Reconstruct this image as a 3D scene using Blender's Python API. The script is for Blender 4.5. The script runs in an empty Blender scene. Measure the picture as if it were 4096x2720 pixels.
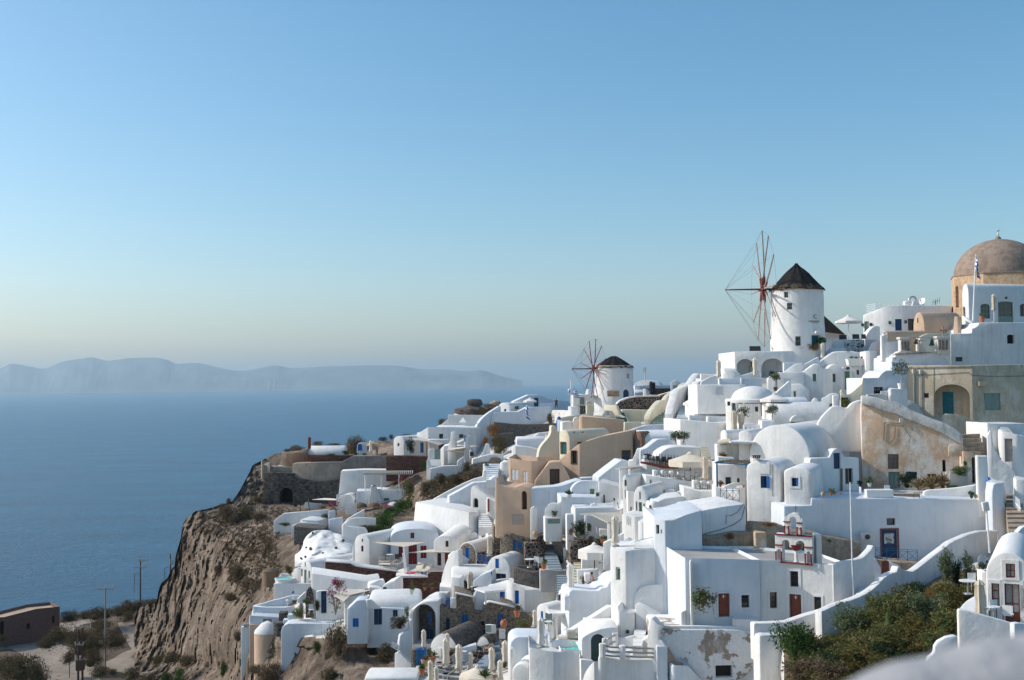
import bpy,bmesh,math,random
import numpy as np
from mathutils import Vector as Vec,Matrix
from math import radians as rad,sin,cos,pi
rnd=random.Random(7)
sc=bpy.context.scene
COL=sc.collection
FPX,H0=4392.0,110.0
PITCH,ROLL=rad(2.2),rad(0.6)
fwd=Vec((0,cos(PITCH),sin(PITCH)))
r0=Vec((1,0,0));u0=r0 .cross(fwd)
rt=r0*cos(ROLL)-u0*sin(ROLL)
up=u0*cos(ROLL)+r0*sin(ROLL)
CAM=Vec((0,0,H0))
cd=bpy.data.cameras.new('camera');cam=bpy.data.objects.new('camera',cd);COL.objects.link(cam)
mr=Matrix((rt,up,-fwd)).transposed().to_4x4();mr.translation=CAM
cam.matrix_world=mr
cd.sensor_width=36.0;cd.lens=FPX/4096*36.0
cd.clip_start=0.1;cd.clip_end=90000
cd.dof.use_dof=True;cd.dof.focus_distance=100.0;cd.dof.aperture_fstop=1.9
sc.camera=cam
SUN_EL,SUN_AZ=rad(34),rad(-82)
w=bpy.data.worlds.new('World');sc.world=w;w.use_nodes=True
nt=w.node_tree;nt.nodes.clear()
out=nt.nodes.new('ShaderNodeOutputWorld');bg=nt.nodes.new('ShaderNodeBackground')
sky=nt.nodes.new('ShaderNodeTexSky');sky.sky_type='NISHITA';sky.sun_disc=False
sky.sun_elevation=SUN_EL;sky.sun_rotation=SUN_AZ
sky.altitude=100;sky.air_density=1.0;sky.dust_density=1.6;sky.ozone_density=2.0
hs=nt.nodes.new('ShaderNodeHueSaturation');hs.inputs['Saturation'].default_value=1.26;hs.inputs['Hue'].default_value=.487
nt.links.new(sky.outputs[0],hs.inputs['Color']);nt.links.new(hs.outputs[0],bg.inputs[0]);nt.links.new(bg.outputs[0],out.inputs[0])
bg.inputs[1].default_value=0.155
sd=bpy.data.lights.new('sun','SUN');so=bpy.data.objects.new('sun',sd);COL.objects.link(so)
sdir=Vec((sin(SUN_AZ)*cos(SUN_EL),cos(SUN_AZ)*cos(SUN_EL),sin(SUN_EL)))
so.rotation_euler=sdir.to_track_quat('Z','Y').to_euler();so.location=CAM+sdir*200
sd.energy=3.6;sd.angle=rad(0.53);sd.color=(1.0,0.95,0.87)
sc.view_settings.view_transform='Standard';sc.view_settings.look='None'
sc.view_settings.exposure=0.1;sc.view_settings.gamma=1.0
sc.cycles.max_bounces=6;sc.cycles.diffuse_bounces=4;sc.cycles.volume_bounces=0
sc.cycles.use_denoising=True
CR={'0':(0,0,1.0),'A':(2800,880,3.3714),'B':(3400,880,3.372),'C':(2200,1320,3.3714),'D':(2800,1320,3.3714),'E':(3400,1250,3.372),'F':(3400,1650,3.372),'G':(2700,1650,3.3714),'H':(1900,1650,3.3714),'I':(2650,2000,3.3714),'J':(3300,2000,2.9585),'K':(2600,2300,3.373),'L':(2000,2000,3.3714),'M':(1400,2250,3.3357),'N':(2000,2300,3.373),'O':(950,2000,3.3714),'P':(1500,1900,3.3714),'Q':(950,1650,3.3714),'R':(1550,1550,3.3714),'S':(0,2100,2.361),'T':(3250,2400,2.791),'U':(2350,1750,3.632),'W':(3700,1650,2.4116),'X':(900,2350,3.935),'Y':(500,1950,3.4846)}
cur=CR['0']
def S(k):
 global cur
 cur=CR[k]
def px(x,y):return cur[0]+x/cur[2],cur[1]+y/cur[2]
def ray(x,y):
 X,Y=px(x,y)
 d=rt*((X-2048)/FPX)+up*((1360-Y)/FPX)+fwd
 return d/d.y
def at(x,y,D):return CAM+ray(x,y)*D
class Plane:
 def __init__(s,p,q):
  s.p=Vec((p.x,p.y,0));d=Vec((q.x-p.x,q.y-p.y,0));s.L=d.length;s.d=d.normalized()
  s.n=Vec((s.d.y,-s.d.x,0))
 def hit(s,x,y):
  r=ray(x,y);t=(s.p-CAM).dot(s.n)/r.dot(s.n)
  return CAM+r*t
 def u(s,v):return(v-s.p).dot(s.d)
def chain(spec,D0):
 """spec: (x,y), angle, (x,y), angle, (x,y)...   angle>0 : right end farther away"""
 x,y=spec[0];pts=[at(x,y,D0)];ang=0
 for s in spec[1:]:
  if not isinstance(s,tuple):ang=s;continue
  p=pts[-1];d=Vec((cos(rad(ang)),sin(rad(ang)),0))
  n=Vec((d.y,-d.x,0));r=ray(*s);t=(p-CAM).dot(n)/r.dot(n)
  pts.append(CAM+r*t)
 return pts
def zof(x,y,D):return at(x,y,D).z
ctrl=[]
def ground(x,y,D):
 X,Y=px(x,y);ctrl.append((X,Y,D))
MATS={}
class NB:
 def __init__(s,name):
  s.m=bpy.data.materials.new(name);s.m.use_nodes=True;s.t=s.m.node_tree;s.t.nodes.clear()
  s.o=s.n('OutputMaterial');s.b=s.n('BsdfPrincipled');s.l(s.b,0,s.o,0)
  s.tc=s.n('TexCoord')
 def n(s,k,**kw):
  nd=s.t.nodes.new('ShaderNode'+k)
  for a,b in kw.items():setattr(nd,a,b)
  return nd
 def l(s,a,i,b,j):s.t.links.new(a.outputs[i],b.inputs[j])
 def noise(s,scale,detail=4,rough=.6,vec=None,stretch=None):
  nd=s.n('TexNoise');nd.inputs['Scale'].default_value=scale;nd.inputs['Detail'].default_value=detail;nd.inputs['Roughness'].default_value=rough
  if stretch:
   mp=s.n('Mapping');mp.inputs['Scale'].default_value=stretch;s.l(s.tc,'Object',mp,0);s.l(mp,0,nd,0)
  else:s.l(s.tc,'Object',nd,0)
  return nd
 def ramp(s,src,i,stops):
  r=s.n('ValToRGB');e=r.color_ramp.elements
  while len(e)>1:e.remove(e[-1])
  e[0].position=stops[0][0];e[0].color=(*stops[0][1],1)
  for p,c in stops[1:]:
   k=e.new(p);k.color=(*c,1)
  s.l(src,i,r,0);return r
 def mix(s,f,a,b,mode='MIX'):
  m=s.n('MixRGB',blend_type=mode)
  for k,v in((0,f),(1,a),(2,b)):
   if isinstance(v,tuple)and not hasattr(v[0],'outputs'):
    m.inputs[k].default_value=(*v,1)
   elif isinstance(v,(int,float)):m.inputs[k].default_value=v
   else:s.l(v[0],v[1],m,k)
  return m
 def bump(s,src,i,st,dist):
  b=s.n('Bump');b.inputs['Strength'].default_value=st;b.inputs['Distance'].default_value=dist
  s.l(src,i,b,'Height');s.l(b,0,s.b,'Normal');return b
 def done(s,rough=.85,spec=.2,metal=0):
  s.b.inputs['Roughness'].default_value=rough;s.b.inputs['Specular IOR Level'].default_value=spec
  s.b.inputs['Metallic'].default_value=metal;return s.m
def g(v):return(v,v,v)
def plaster(name,c,c2=None,dirt=None,k=.5,bump=.35,streak=.25):
 """trowelled lime plaster: slight tone patches, vertical weather streaks, lumpy surface"""
 b=NB(name);c2=c2 or tuple(x*.9 for x in c);dirt=dirt or tuple(x*.72 for x in c)
 n1=b.noise(.55,5,.62);r1=b.ramp(n1,0,[(.38,c),(.66,c2)])
 n2=b.noise(1.0,5,.7,stretch=(2.6,2.6,.22));r2=b.ramp(n2,0,[(.5,g(0)),(.78,g(streak))])
 m=b.mix((r2,0),(r1,0),dirt)
 n3=b.noise(7,3,.7);r3=b.ramp(n3,0,[(.62,g(0)),(.76,g(k*.35))])
 m2=b.mix((r3,0),(m,0),dirt);b.l(m2,0,b.b,0)
 n4=b.noise(1.6,6,.62);b.bump(n4,0,bump,.12)
 MATS[name]=b.done(.9,.15)
def patchy(name,a,c,d,sc_=.7,lo=.47,hi=.56):
 """weathered plaster losing its coat: colour a with patches of c and stains of d"""
 b=NB(name)
 n1=b.noise(sc_,8,.68);r1=b.ramp(n1,0,[(lo,a),(hi,c)])
 n2=b.noise(1.1,7,.72,stretch=(1.6,1.6,.5));r2=b.ramp(n2,0,[(.5,g(0)),(.66,g(.8))])
 m=b.mix((r2,0),(r1,0),d)
 n3=b.noise(9,4,.8);r3=b.ramp(n3,0,[(.35,g(.85)),(.65,g(1.08))])
 m2=b.mix(1.0,(m,0),(r3,0),'MULTIPLY');b.l(m2,0,b.b,0)
 b.bump(n1,0,.6,.12);MATS[name]=b.done(.92,.1)
def masonry(name,stone,stone2,mortar,scale=3.2,edge=.07,stretch=(1,1,1.25)):
 b=NB(name)
 mp=b.n('Mapping');mp.inputs['Scale'].default_value=stretch
 nz=b.noise(1.5,3);mx=b.mix(.12,(b.tc,'Object'),(nz,1),'ADD');b.l(mx,0,mp,0)
 v=b.n('TexVoronoi',feature='DISTANCE_TO_EDGE');v.inputs['Scale'].default_value=scale;b.l(mp,0,v,0)
 v2=b.n('TexVoronoi',feature='F1');v2 .inputs['Scale'].default_value=scale;b.l(mp,0,v2,0)
 st=b.mix((v2,'Color'),stone,stone2)
 sep=b.n('SeparateColor');b.l(v2,'Color',sep,0);b.l(sep,0,st,0)
 r=b.ramp(v,0,[(edge*.6,g(0)),(edge*1.5,g(1))])
 m=b.mix((r,0),mortar,(st,0))
 n3=b.noise(12,4,.8);r3=b.ramp(n3,0,[(.3,g(.65)),(.7,g(1.15))])
 m2=b.mix(1.0,(m,0),(r3,0),'MULTIPLY');b.l(m2,0,b.b,0)
 b.bump(r,0,.8,.08);MATS[name]=b.done(.95,.08)
def simple(name,c,rough=.6,spec=.3,metal=0,var=.15,scale=3):
 b=NB(name)
 if var:
  n=b.noise(scale,4,.65);r=b.ramp(n,0,[(.3,tuple(x*(1-var)for x in c)),(.7,tuple(min(1,x*(1+var))for x in c))]);b.l(r,0,b.b,0)
 else:b.b.inputs[0].default_value=(*c,1)
 MATS[name]=b.done(rough,spec,metal)
def leafy(name,cols,sat=0):
 b=NB(name);gi=b.n('NewGeometry');n=b.noise(1.2,3)
 ad=b.n('Math',operation='MULTIPLY_ADD');b.l(gi,'Random Per Island',ad,0);ad.inputs[1].default_value=.65
 ms=b.n('Math',operation='MULTIPLY');b.l(n,0,ms,0);ms.inputs[1].default_value=.5;b.l(ms,0,ad,2)
 k=len(cols);r=b.ramp(ad,0,[(.12+.72*i/max(1,k-1),c)for i,c in enumerate(cols)]);b.l(r,0,b.b,0)
 b.b.inputs['Subsurface Weight'].default_value=0
 tr=b.n('BsdfTranslucent');b.l(r,0,tr,0);mx=b.n('MixShader');mx.inputs[0].default_value=.25
 b.l(b.b,0,mx,1);b.l(tr,0,mx,2);b.l(mx,0,b.o,0);MATS[name]=b.done(.7,.15)
WH=(.77,.76,.735)
plaster('white',WH,(.69,.68,.66),(.44,.41,.36),streak=.42,k=1.2,bump=.45)
plaster('step_blue',(.27,.33,.38),(.23,.28,.33),(.20,.22,.24))
plaster('white_old',(.76,.75,.73),(.66,.655,.64),(.36,.33,.29),streak=.45,k=1.0,bump=.6)
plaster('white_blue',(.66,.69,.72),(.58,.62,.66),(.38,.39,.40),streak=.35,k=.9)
plaster('cream',(.68,.63,.50),(.61,.56,.44),(.42,.37,.28),streak=.3)
plaster('tan',(.58,.42,.30),(.51,.37,.265),(.31,.24,.18),streak=.3,bump=.5)
plaster('peach',(.68,.47,.33),(.60,.42,.29),(.42,.29,.19),streak=.35)
plaster('beige',(.58,.47,.36),(.50,.40,.31),(.38,.30,.22),streak=.3)
plaster('floor',(.60,.58,.54),(.50,.48,.45),(.36,.33,.29),k=1,streak=.1)
plaster('roofgrey',(.45,.43,.40),(.36,.34,.32),(.25,.23,.20),k=1,streak=.1)
patchy('orange',(.74,.66,.57),(.62,.42,.27),(.46,.34,.25),.5,.44,.56)
patchy('coping',(.66,.64,.60),(.50,.47,.43),(.33,.30,.27),.8,.5,.62)
patchy('khaki',(.56,.46,.33),(.66,.57,.46),(.38,.31,.22),.45,.5,.6)
patchy('peeling',(.70,.70,.70),(.30,.24,.19),(.62,.61,.60),.42,.53,.545)
patchy('dome',(.32,.25,.20),(.25,.19,.15),(.19,.14,.11),.9)
patchy('drumstone',(.52,.36,.23),(.40,.27,.17),(.55,.45,.34),1.6)
patchy('ruin',(.42,.33,.24),(.32,.25,.19),(.24,.19,.15),1.4)
patchy('concrete',(.36,.31,.25),(.29,.25,.21),(.23,.20,.17),.6)
patchy('concrete_dark',(.19,.18,.17),(.24,.22,.20),(.13,.125,.12),.7)
masonry('stone_dark',(.035,.030,.028),(.10,.085,.075),(.34,.27,.22),2.6,.07)
masonry('stone_brown',(.12,.095,.075),(.26,.21,.165),(.40,.34,.27),3.2,.06)
masonry('stone_grey',(.09,.08,.075),(.20,.18,.16),(.24,.215,.19),3.6,.05)
masonry('stone_rubble',(.05,.045,.042),(.17,.155,.14),(.12,.108,.095),2.4,.05)
masonry('stone_red',(.10,.045,.038),(.22,.12,.095),(.14,.09,.075),4.2,.05,(.6,.6,2.2))
masonry('stone_white',(.06,.055,.05),(.72,.71,.69),(.78,.77,.75),2.2,.10)
masonry('brickface',(.30,.15,.10),(.16,.10,.08),(.40,.30,.22),4.5,.06)
simple('blue',(.018,.13,.42),.45);simple('blue_dark',(.010,.040,.105),.45);simple('blue_lamp',(.02,.10,.40),.1)
simple('teal',(.012,.105,.13),.5);simple('teal_bright',(.02,.16,.19),.5,var=.25);simple('green_dark',(.008,.045,.05),.4)
simple('green_door',(.13,.23,.13),.5);simple('greygreen',(.22,.29,.25),.5);simple('rail_blue',(.012,.13,.27),.4)
simple('red',(.16,.016,.018),.45);simple('red_brown',(.20,.05,.03),.5,var=.2);simple('red_trim',(.20,.028,.024),.6)
simple('brown',(.085,.05,.035),.6,var=.25);simple('wood',(.22,.155,.10),.7,var=.3,scale=8);simple('wood_grey',(.34,.31,.27),.8,var=.25,scale=8)
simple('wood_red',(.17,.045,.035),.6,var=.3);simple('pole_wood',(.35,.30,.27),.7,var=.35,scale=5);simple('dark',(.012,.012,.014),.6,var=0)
simple('glass',(.02,.03,.04),.08,.6,var=0);simple('glass_blue',(.03,.07,.10),.1,.6,var=0);simple('curtain',(.45,.43,.40),.8,var=.3,scale=14)
simple('terracotta',(.42,.15,.07),.75,var=.2);simple('clay',(.46,.30,.17),.75,var=.2);simple('canvas',(.66,.58,.47),.9,var=.1)
simple('canvas_white',(.74,.70,.64),.9,var=.06);simple('canvas_tan',(.54,.46,.36),.9,var=.1);simple('black',(.02,.02,.024),.5,var=.2)
simple('metal',(.45,.46,.47),.35,.5,.6,.1);simple('metal_white',(.72,.72,.72),.4,.4);simple('metal_dark',(.06,.06,.065),.4,.4,.5)
simple('bronze',(.05,.075,.06),.45,.5,.6,.3);simple('cloth',(.75,.74,.72),.9,var=.05);simple('cushion',(.42,.38,.33),.9,var=.12)
simple('pink',(.65,.06,.22),.8);simple('skin',(.42,.22,.15),.6,var=.08);simple('hair',(.025,.015,.012),.6);simple('green_shirt',(.02,.10,.045),.85)
simple('magenta',(.30,.01,.10),.7,var=.3,scale=8);simple('ac_white',(.62,.60,.56),.5);simple('thatch',(.028,.026,.026),.95,.05,var=.5,scale=5)
simple('thatch_brown',(.17,.125,.085),.95,.05,var=.45,scale=7);simple('reed',(.42,.39,.34),.9,var=.35,scale=9);simple('lava',(.10,.085,.075),.95,var=.4,scale=2)
simple('lamp_glass',(.6,.6,.55),.3);simple('paint_white',(.78,.78,.77),.5,var=.03)
simple('pool',(.10,.52,.46),.08,.5,var=.08)
leafy('leaf_olive',[(.04,.06,.028),(.09,.12,.06),(.16,.19,.11)])
leafy('leaf_green',[(.015,.035,.012),(.04,.085,.02),(.09,.15,.04)])
leafy('leaf_dark',[(.008,.016,.010),(.02,.04,.018),(.045,.07,.03)])
leafy('leaf_mix',[(.04,.04,.014),(.04,.085,.025),(.11,.16,.05),(.19,.18,.07),(.15,.08,.025)])
leafy('leaf_autumn',[(.04,.035,.012),(.10,.065,.02),(.09,.12,.035),(.19,.14,.05)])
leafy('leaf_dry',[(.06,.042,.026),(.11,.08,.048),(.17,.13,.08)])
leafy('leaf_rust',[(.10,.045,.018),(.21,.105,.04),(.30,.17,.07)])
leafy('leaf_scrub',[(.045,.035,.022),(.09,.07,.038),(.115,.098,.05)])
leafy('leaf_agave',[(.05,.08,.05),(.12,.17,.11),(.24,.26,.16)])
leafy('leaf_agave_dry',[(.10,.075,.04),(.22,.16,.08),(.34,.27,.15)])
leafy('leaf_pink',[(.30,.02,.12),(.5,.05,.2),(.05,.08,.03)])
def tag(o,label=None,cat=None,group=None,kind=None):
 for k,v in(('label',label),('category',cat),('group',group),('kind',kind)):
  if v:o[k]=v
 return o
CUT={}
class Thing:
 def __init__(s,name,label,cat,group=None):
  s.r=bpy.data.objects.new(name,None);COL.objects.link(s.r);s.set=False;s.planes=[];s.main=None;s.last=None
  s.r.empty_display_size=.3
  tag(s.r,label,cat,group)
def put(t,name,bm,mat,loc=None,parent=None,smooth=35,extra=()):
 """t: Thing (part of it) or None (top-level mesh). bm is in world coordinates"""
 me=bpy.data.meshes.new(name);bm.normal_update()
 vs=[v.co for v in bm.verts]
 if loc is None:
  loc=Vec((sum(v.x for v in vs)/len(vs),sum(v.y for v in vs)/len(vs),min(v.z for v in vs)))
 if t is not None:
  if not t.set:t.r.location=loc;t.set=True
  base=t.r.location
 else:base=Vec(loc)
 bm.transform(Matrix.Translation(-base));bm.to_mesh(me);bm.free()
 for mm in(mat,)+tuple(extra):me.materials.append(MATS[mm])
 if smooth:
  me.shade_smooth();me.set_sharp_from_angle(angle=rad(smooth))
 o=bpy.data.objects.new(name,me);COL.objects.link(o)
 if t is not None:o.parent=parent if parent is not None else t.r
 else:o.location=base
 return o
def newbm():return bmesh.new()
def bevel(bm,w,seg=2,minang=28,zskip=None):
 if bm.calc_volume(signed=True)<0:bmesh.ops.reverse_faces(bm,faces=bm.faces[:])
 if w<=0:return
 bm.normal_update();es=[]
 for e in bm.edges:
  if len(e.link_faces)==2 and e.calc_face_angle(0)>rad(minang):
   if zskip is not None and e.verts[0].co.z<zskip and e.verts[1].co.z<zskip:continue
   es.append(e)
 if es:bmesh.ops.bevel(bm,geom=es,offset=w,segments=seg,affect='EDGES',profile=.5,clamp_overlap=True)
def prism(bm,top,zb,back_n=0):
 """vertical prism below a closed top ring of world points (any z), base at zb"""
 vt=[bm.verts.new(p)for p in top];vb=[bm.verts.new((p.x,p.y,zb))for p in top]
 n=len(top);bm.faces.new(vt);bm.faces.new(vb[::-1])
 for i in range(n):bm.faces.new((vt[i],vb[i],vb[(i+1)%n],vt[(i+1)%n]))
 bmesh.ops.recalc_face_normals(bm,faces=bm.faces[:])
 return vt
def catmull(p,k=5):
 o=[]
 for i in range(len(p)-1):
  a=p[max(0,i-1)];b=p[i];c=p[i+1];d=p[min(len(p)-1,i+2)]
  for j in range(k):
   t=j/k
   o.append(tuple(.5*((2*b[m])+(-a[m]+c[m])*t+(2*a[m]-5*b[m]+4*c[m]-d[m])*t*t+(-a[m]+3*b[m]-3*c[m]+d[m])*t**3)for m in range(2)))
 o.append(p[-1]);return o
def box(t,D0,spec,yb,back=None,mat='white',name='wall',par=0,bev=.07,down=1.5,top=None,gr=1,parw=.22,roof=None):
 """block traced by the top corners of its visible faces. back: depth in metres, None with 3 corners = parallelogram"""
 P=chain(spec,D0);planes=[Plane(P[i],P[i+1])for i in range(len(P)-1)]
 if back is None and len(P)==3:
  q=P[0]+P[2]-P[1];ring=P+[Vec((q.x,q.y,(P[0].z+P[2].z)/2))]
 else:
  back=back or 4
  n=sum((pl.n for pl in planes),Vec()).normalized()
  ring=P+[p-n*back for p in P[::-1]]
  if len(P)>3 or len(P)==2:pass
 x0,y0=spec[0];pts=[s for s in spec if isinstance(s,tuple)]
 zb=min(at(p[0],yb,w_.y).z for p,w_ in zip(pts,P))
 if gr:
  for p,w_ in zip(pts,P):ground(p[0],yb,w_.y)
 bm=newbm();zz=zb-down
 vt=prism(bm,ring,zz)
 if par:
  f=[f for f in bm.faces if all(v in vt for v in f.verts)][0]
  bmesh.ops.inset_region(bm,faces=[f],thickness=parw,depth=0)
  for v in f.verts:v.co.z-=par
  if roof:f.material_index=1
 elif roof:
  for f in bm.faces:
   if all(v in vt for v in f.verts):f.material_index=1
 bevel(bm,bev,2,zskip=zb-.8)
 o=put(t,name,bm,mat,extra=(roof,)if roof else())
 if t:t.planes=planes;t.last=o
 o_planes[o.name]=planes;xs_=[px(*q)[0]for q in pts];o_rng[o.name]=list(zip(xs_,xs_[1:]))
 return o
o_planes={};o_rng={};OPL=[]
def slab(t,D0,ang,top,yb,thick=.35,mat='white',name='wall',bev=.07,sm=0,down=1.5,bot=None,gr=1):
 """upright wall with a traced top line (or closed outline when bot is given), real thickness behind its face"""
 pts=catmull(top,sm)if sm else list(top)
 P0=at(pts[0][0],pts[0][1],D0);d=Vec((cos(rad(ang)),sin(rad(ang)),0));pl=Plane(P0,P0+d)
 P=[pl.hit(*p)for p in pts]
 if bot:Bt=[pl.hit(*p)for p in bot]
 else:
  za=pl.hit(pts[0][0],yb if not isinstance(yb,tuple)else yb[0]);zc=pl.hit(pts[-1][0],yb if not isinstance(yb,tuple)else yb[1])
  Bt=[Vec((P[-1].x,P[-1].y,min(zc.z,za.z)-down if not isinstance(yb,tuple)else zc.z-down)),Vec((P[0].x,P[0].y,min(zc.z,za.z)-down if not isinstance(yb,tuple)else za.z-down))]
  if gr:
   ground(pts[0][0],yb if not isinstance(yb,tuple)else yb[0],P[0].y);ground(pts[-1][0],yb if not isinstance(yb,tuple)else yb[1],P[-1].y)
 ring=P+Bt;bm=newbm()
 a=[bm.verts.new(p)for p in ring];b=[bm.verts.new(p-pl.n*thick)for p in ring];n=len(ring)
 fa=bm.faces.new(a);fb=bm.faces.new(b[::-1])
 for i in range(n):bm.faces.new((a[i],b[i],b[(i+1)%n],a[(i+1)%n]))
 bmesh.ops.recalc_face_normals(bm,faces=bm.faces[:])
 bevel(bm,min(bev,thick*.4),2,minang=35)
 o=put(t,name,bm,mat)
 if t:t.planes=[pl];t.last=o
 o_planes[o.name]=[pl]
 return o
def vault(t,D0,ang,xl,xr,ys,ya,L,yb,mat='white',name='vaulted_roof',bev=.08,down=1.5,k=2.0,gr=1,seg=16,over=0,flip=0,skew=0,ext=None,gmat=None):
 """barrel-vaulted cell: gable from xl to xr, springing at ys (left end), crown at ya, running back L metres"""
 A=at(xl,ys,D0);d=Vec((cos(rad(ang)),sin(rad(ang)),0));pl=Plane(A,A+d)
 Bp=pl.hit(xr,ys);xm=(xl+xr)/2;C=pl.hit(xm,ya);zs=A.z;h=C.z-(A.z+0);W=(Vec((Bp.x,Bp.y,0))-Vec((A.x,A.y,0))).length
 zb=pl.hit(xr if ang<0 else xl,yb).z;
 if gr:ground(xl,yb,A.y);ground(xr,yb,Bp.y)
 prof=[(0,zb-down)]
 for i in range(seg+1):
  a=pi-pi*i/seg;cx_=math.copysign(abs(cos(a))**(2/k),cos(a));sy_=abs(sin(a))**(2/k)
  prof.append((W/2+W/2*cx_,zs+h*sy_))
 prof.append((W,zb-down))
 ax=-pl.n
 if skew:ax=Matrix.Rotation(rad(skew),3,'Z')@ax
 bm=newbm();A2=Vec((A.x,A.y,0))
 a=[bm.verts.new(A2+d*u+Vec((0,0,z)))for u,z in prof];b=[bm.verts.new(A2+d*u+Vec((0,0,z))+ax*L)for u,z in prof];n=len(prof)
 f1=bm.faces.new(a);bm.faces.new(b[::-1])
 for i in range(n):bm.faces.new((a[i],b[i],b[(i+1)%n],a[(i+1)%n]))
 bmesh.ops.recalc_face_normals(bm,faces=bm.faces[:])
 if gmat:f1 .material_index=1
 bevel(bm,bev,2,minang=40)
 o=put(t,name,bm,mat,extra=(gmat,)if gmat else())
 rb=A2+d*W
 lf=Plane(A2+ax*L,A2);rf=Plane(rb,rb+ax*L);
 if t:t.planes=[pl,rf,lf];t.last=o
 o_planes[o.name]=[pl,rf,lf]
 return o
def cutter(host,bm):
 CUT.setdefault(host.name,[]).append(bm)
def shape(w,h,arch,seg=10):
 if not arch:return[(-w/2,0),(w/2,0),(w/2,h),(-w/2,h)]
 r=w/2;k=min(arch,1);hs=h-r*k
 return[(-r,0),(r,0)]+[(r*cos(pi*i/seg),hs+r*k*sin(pi*i/seg))for i in range(seg+1)]
def extr(bm,pts,O,pl,n0,n1,mi=0):
 a=[bm.verts.new(O+pl.d*u+Vec((0,0,z))+pl.n*n0)for u,z in pts];b=[bm.verts.new(O+pl.d*u+Vec((0,0,z))+pl.n*n1)for u,z in pts];n=len(pts)
 fs=[bm.faces.new(a),bm.faces.new(b[::-1])]+[bm.faces.new((a[i],b[i],b[(i+1)%n],a[(i+1)%n]))for i in range(n)]
 for f in fs:f.material_index=mi
 return fs
def fin(bm):
 bmesh.ops.recalc_face_normals(bm,faces=bm.faces[:])
 if bm.calc_volume(signed=True)<0:bmesh.ops.reverse_faces(bm,faces=bm.faces[:])
 return bm
def rect(u0,u1,z0,z1):return[(u0,z0),(u1,z0),(u1,z1),(u0,z1)]
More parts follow.
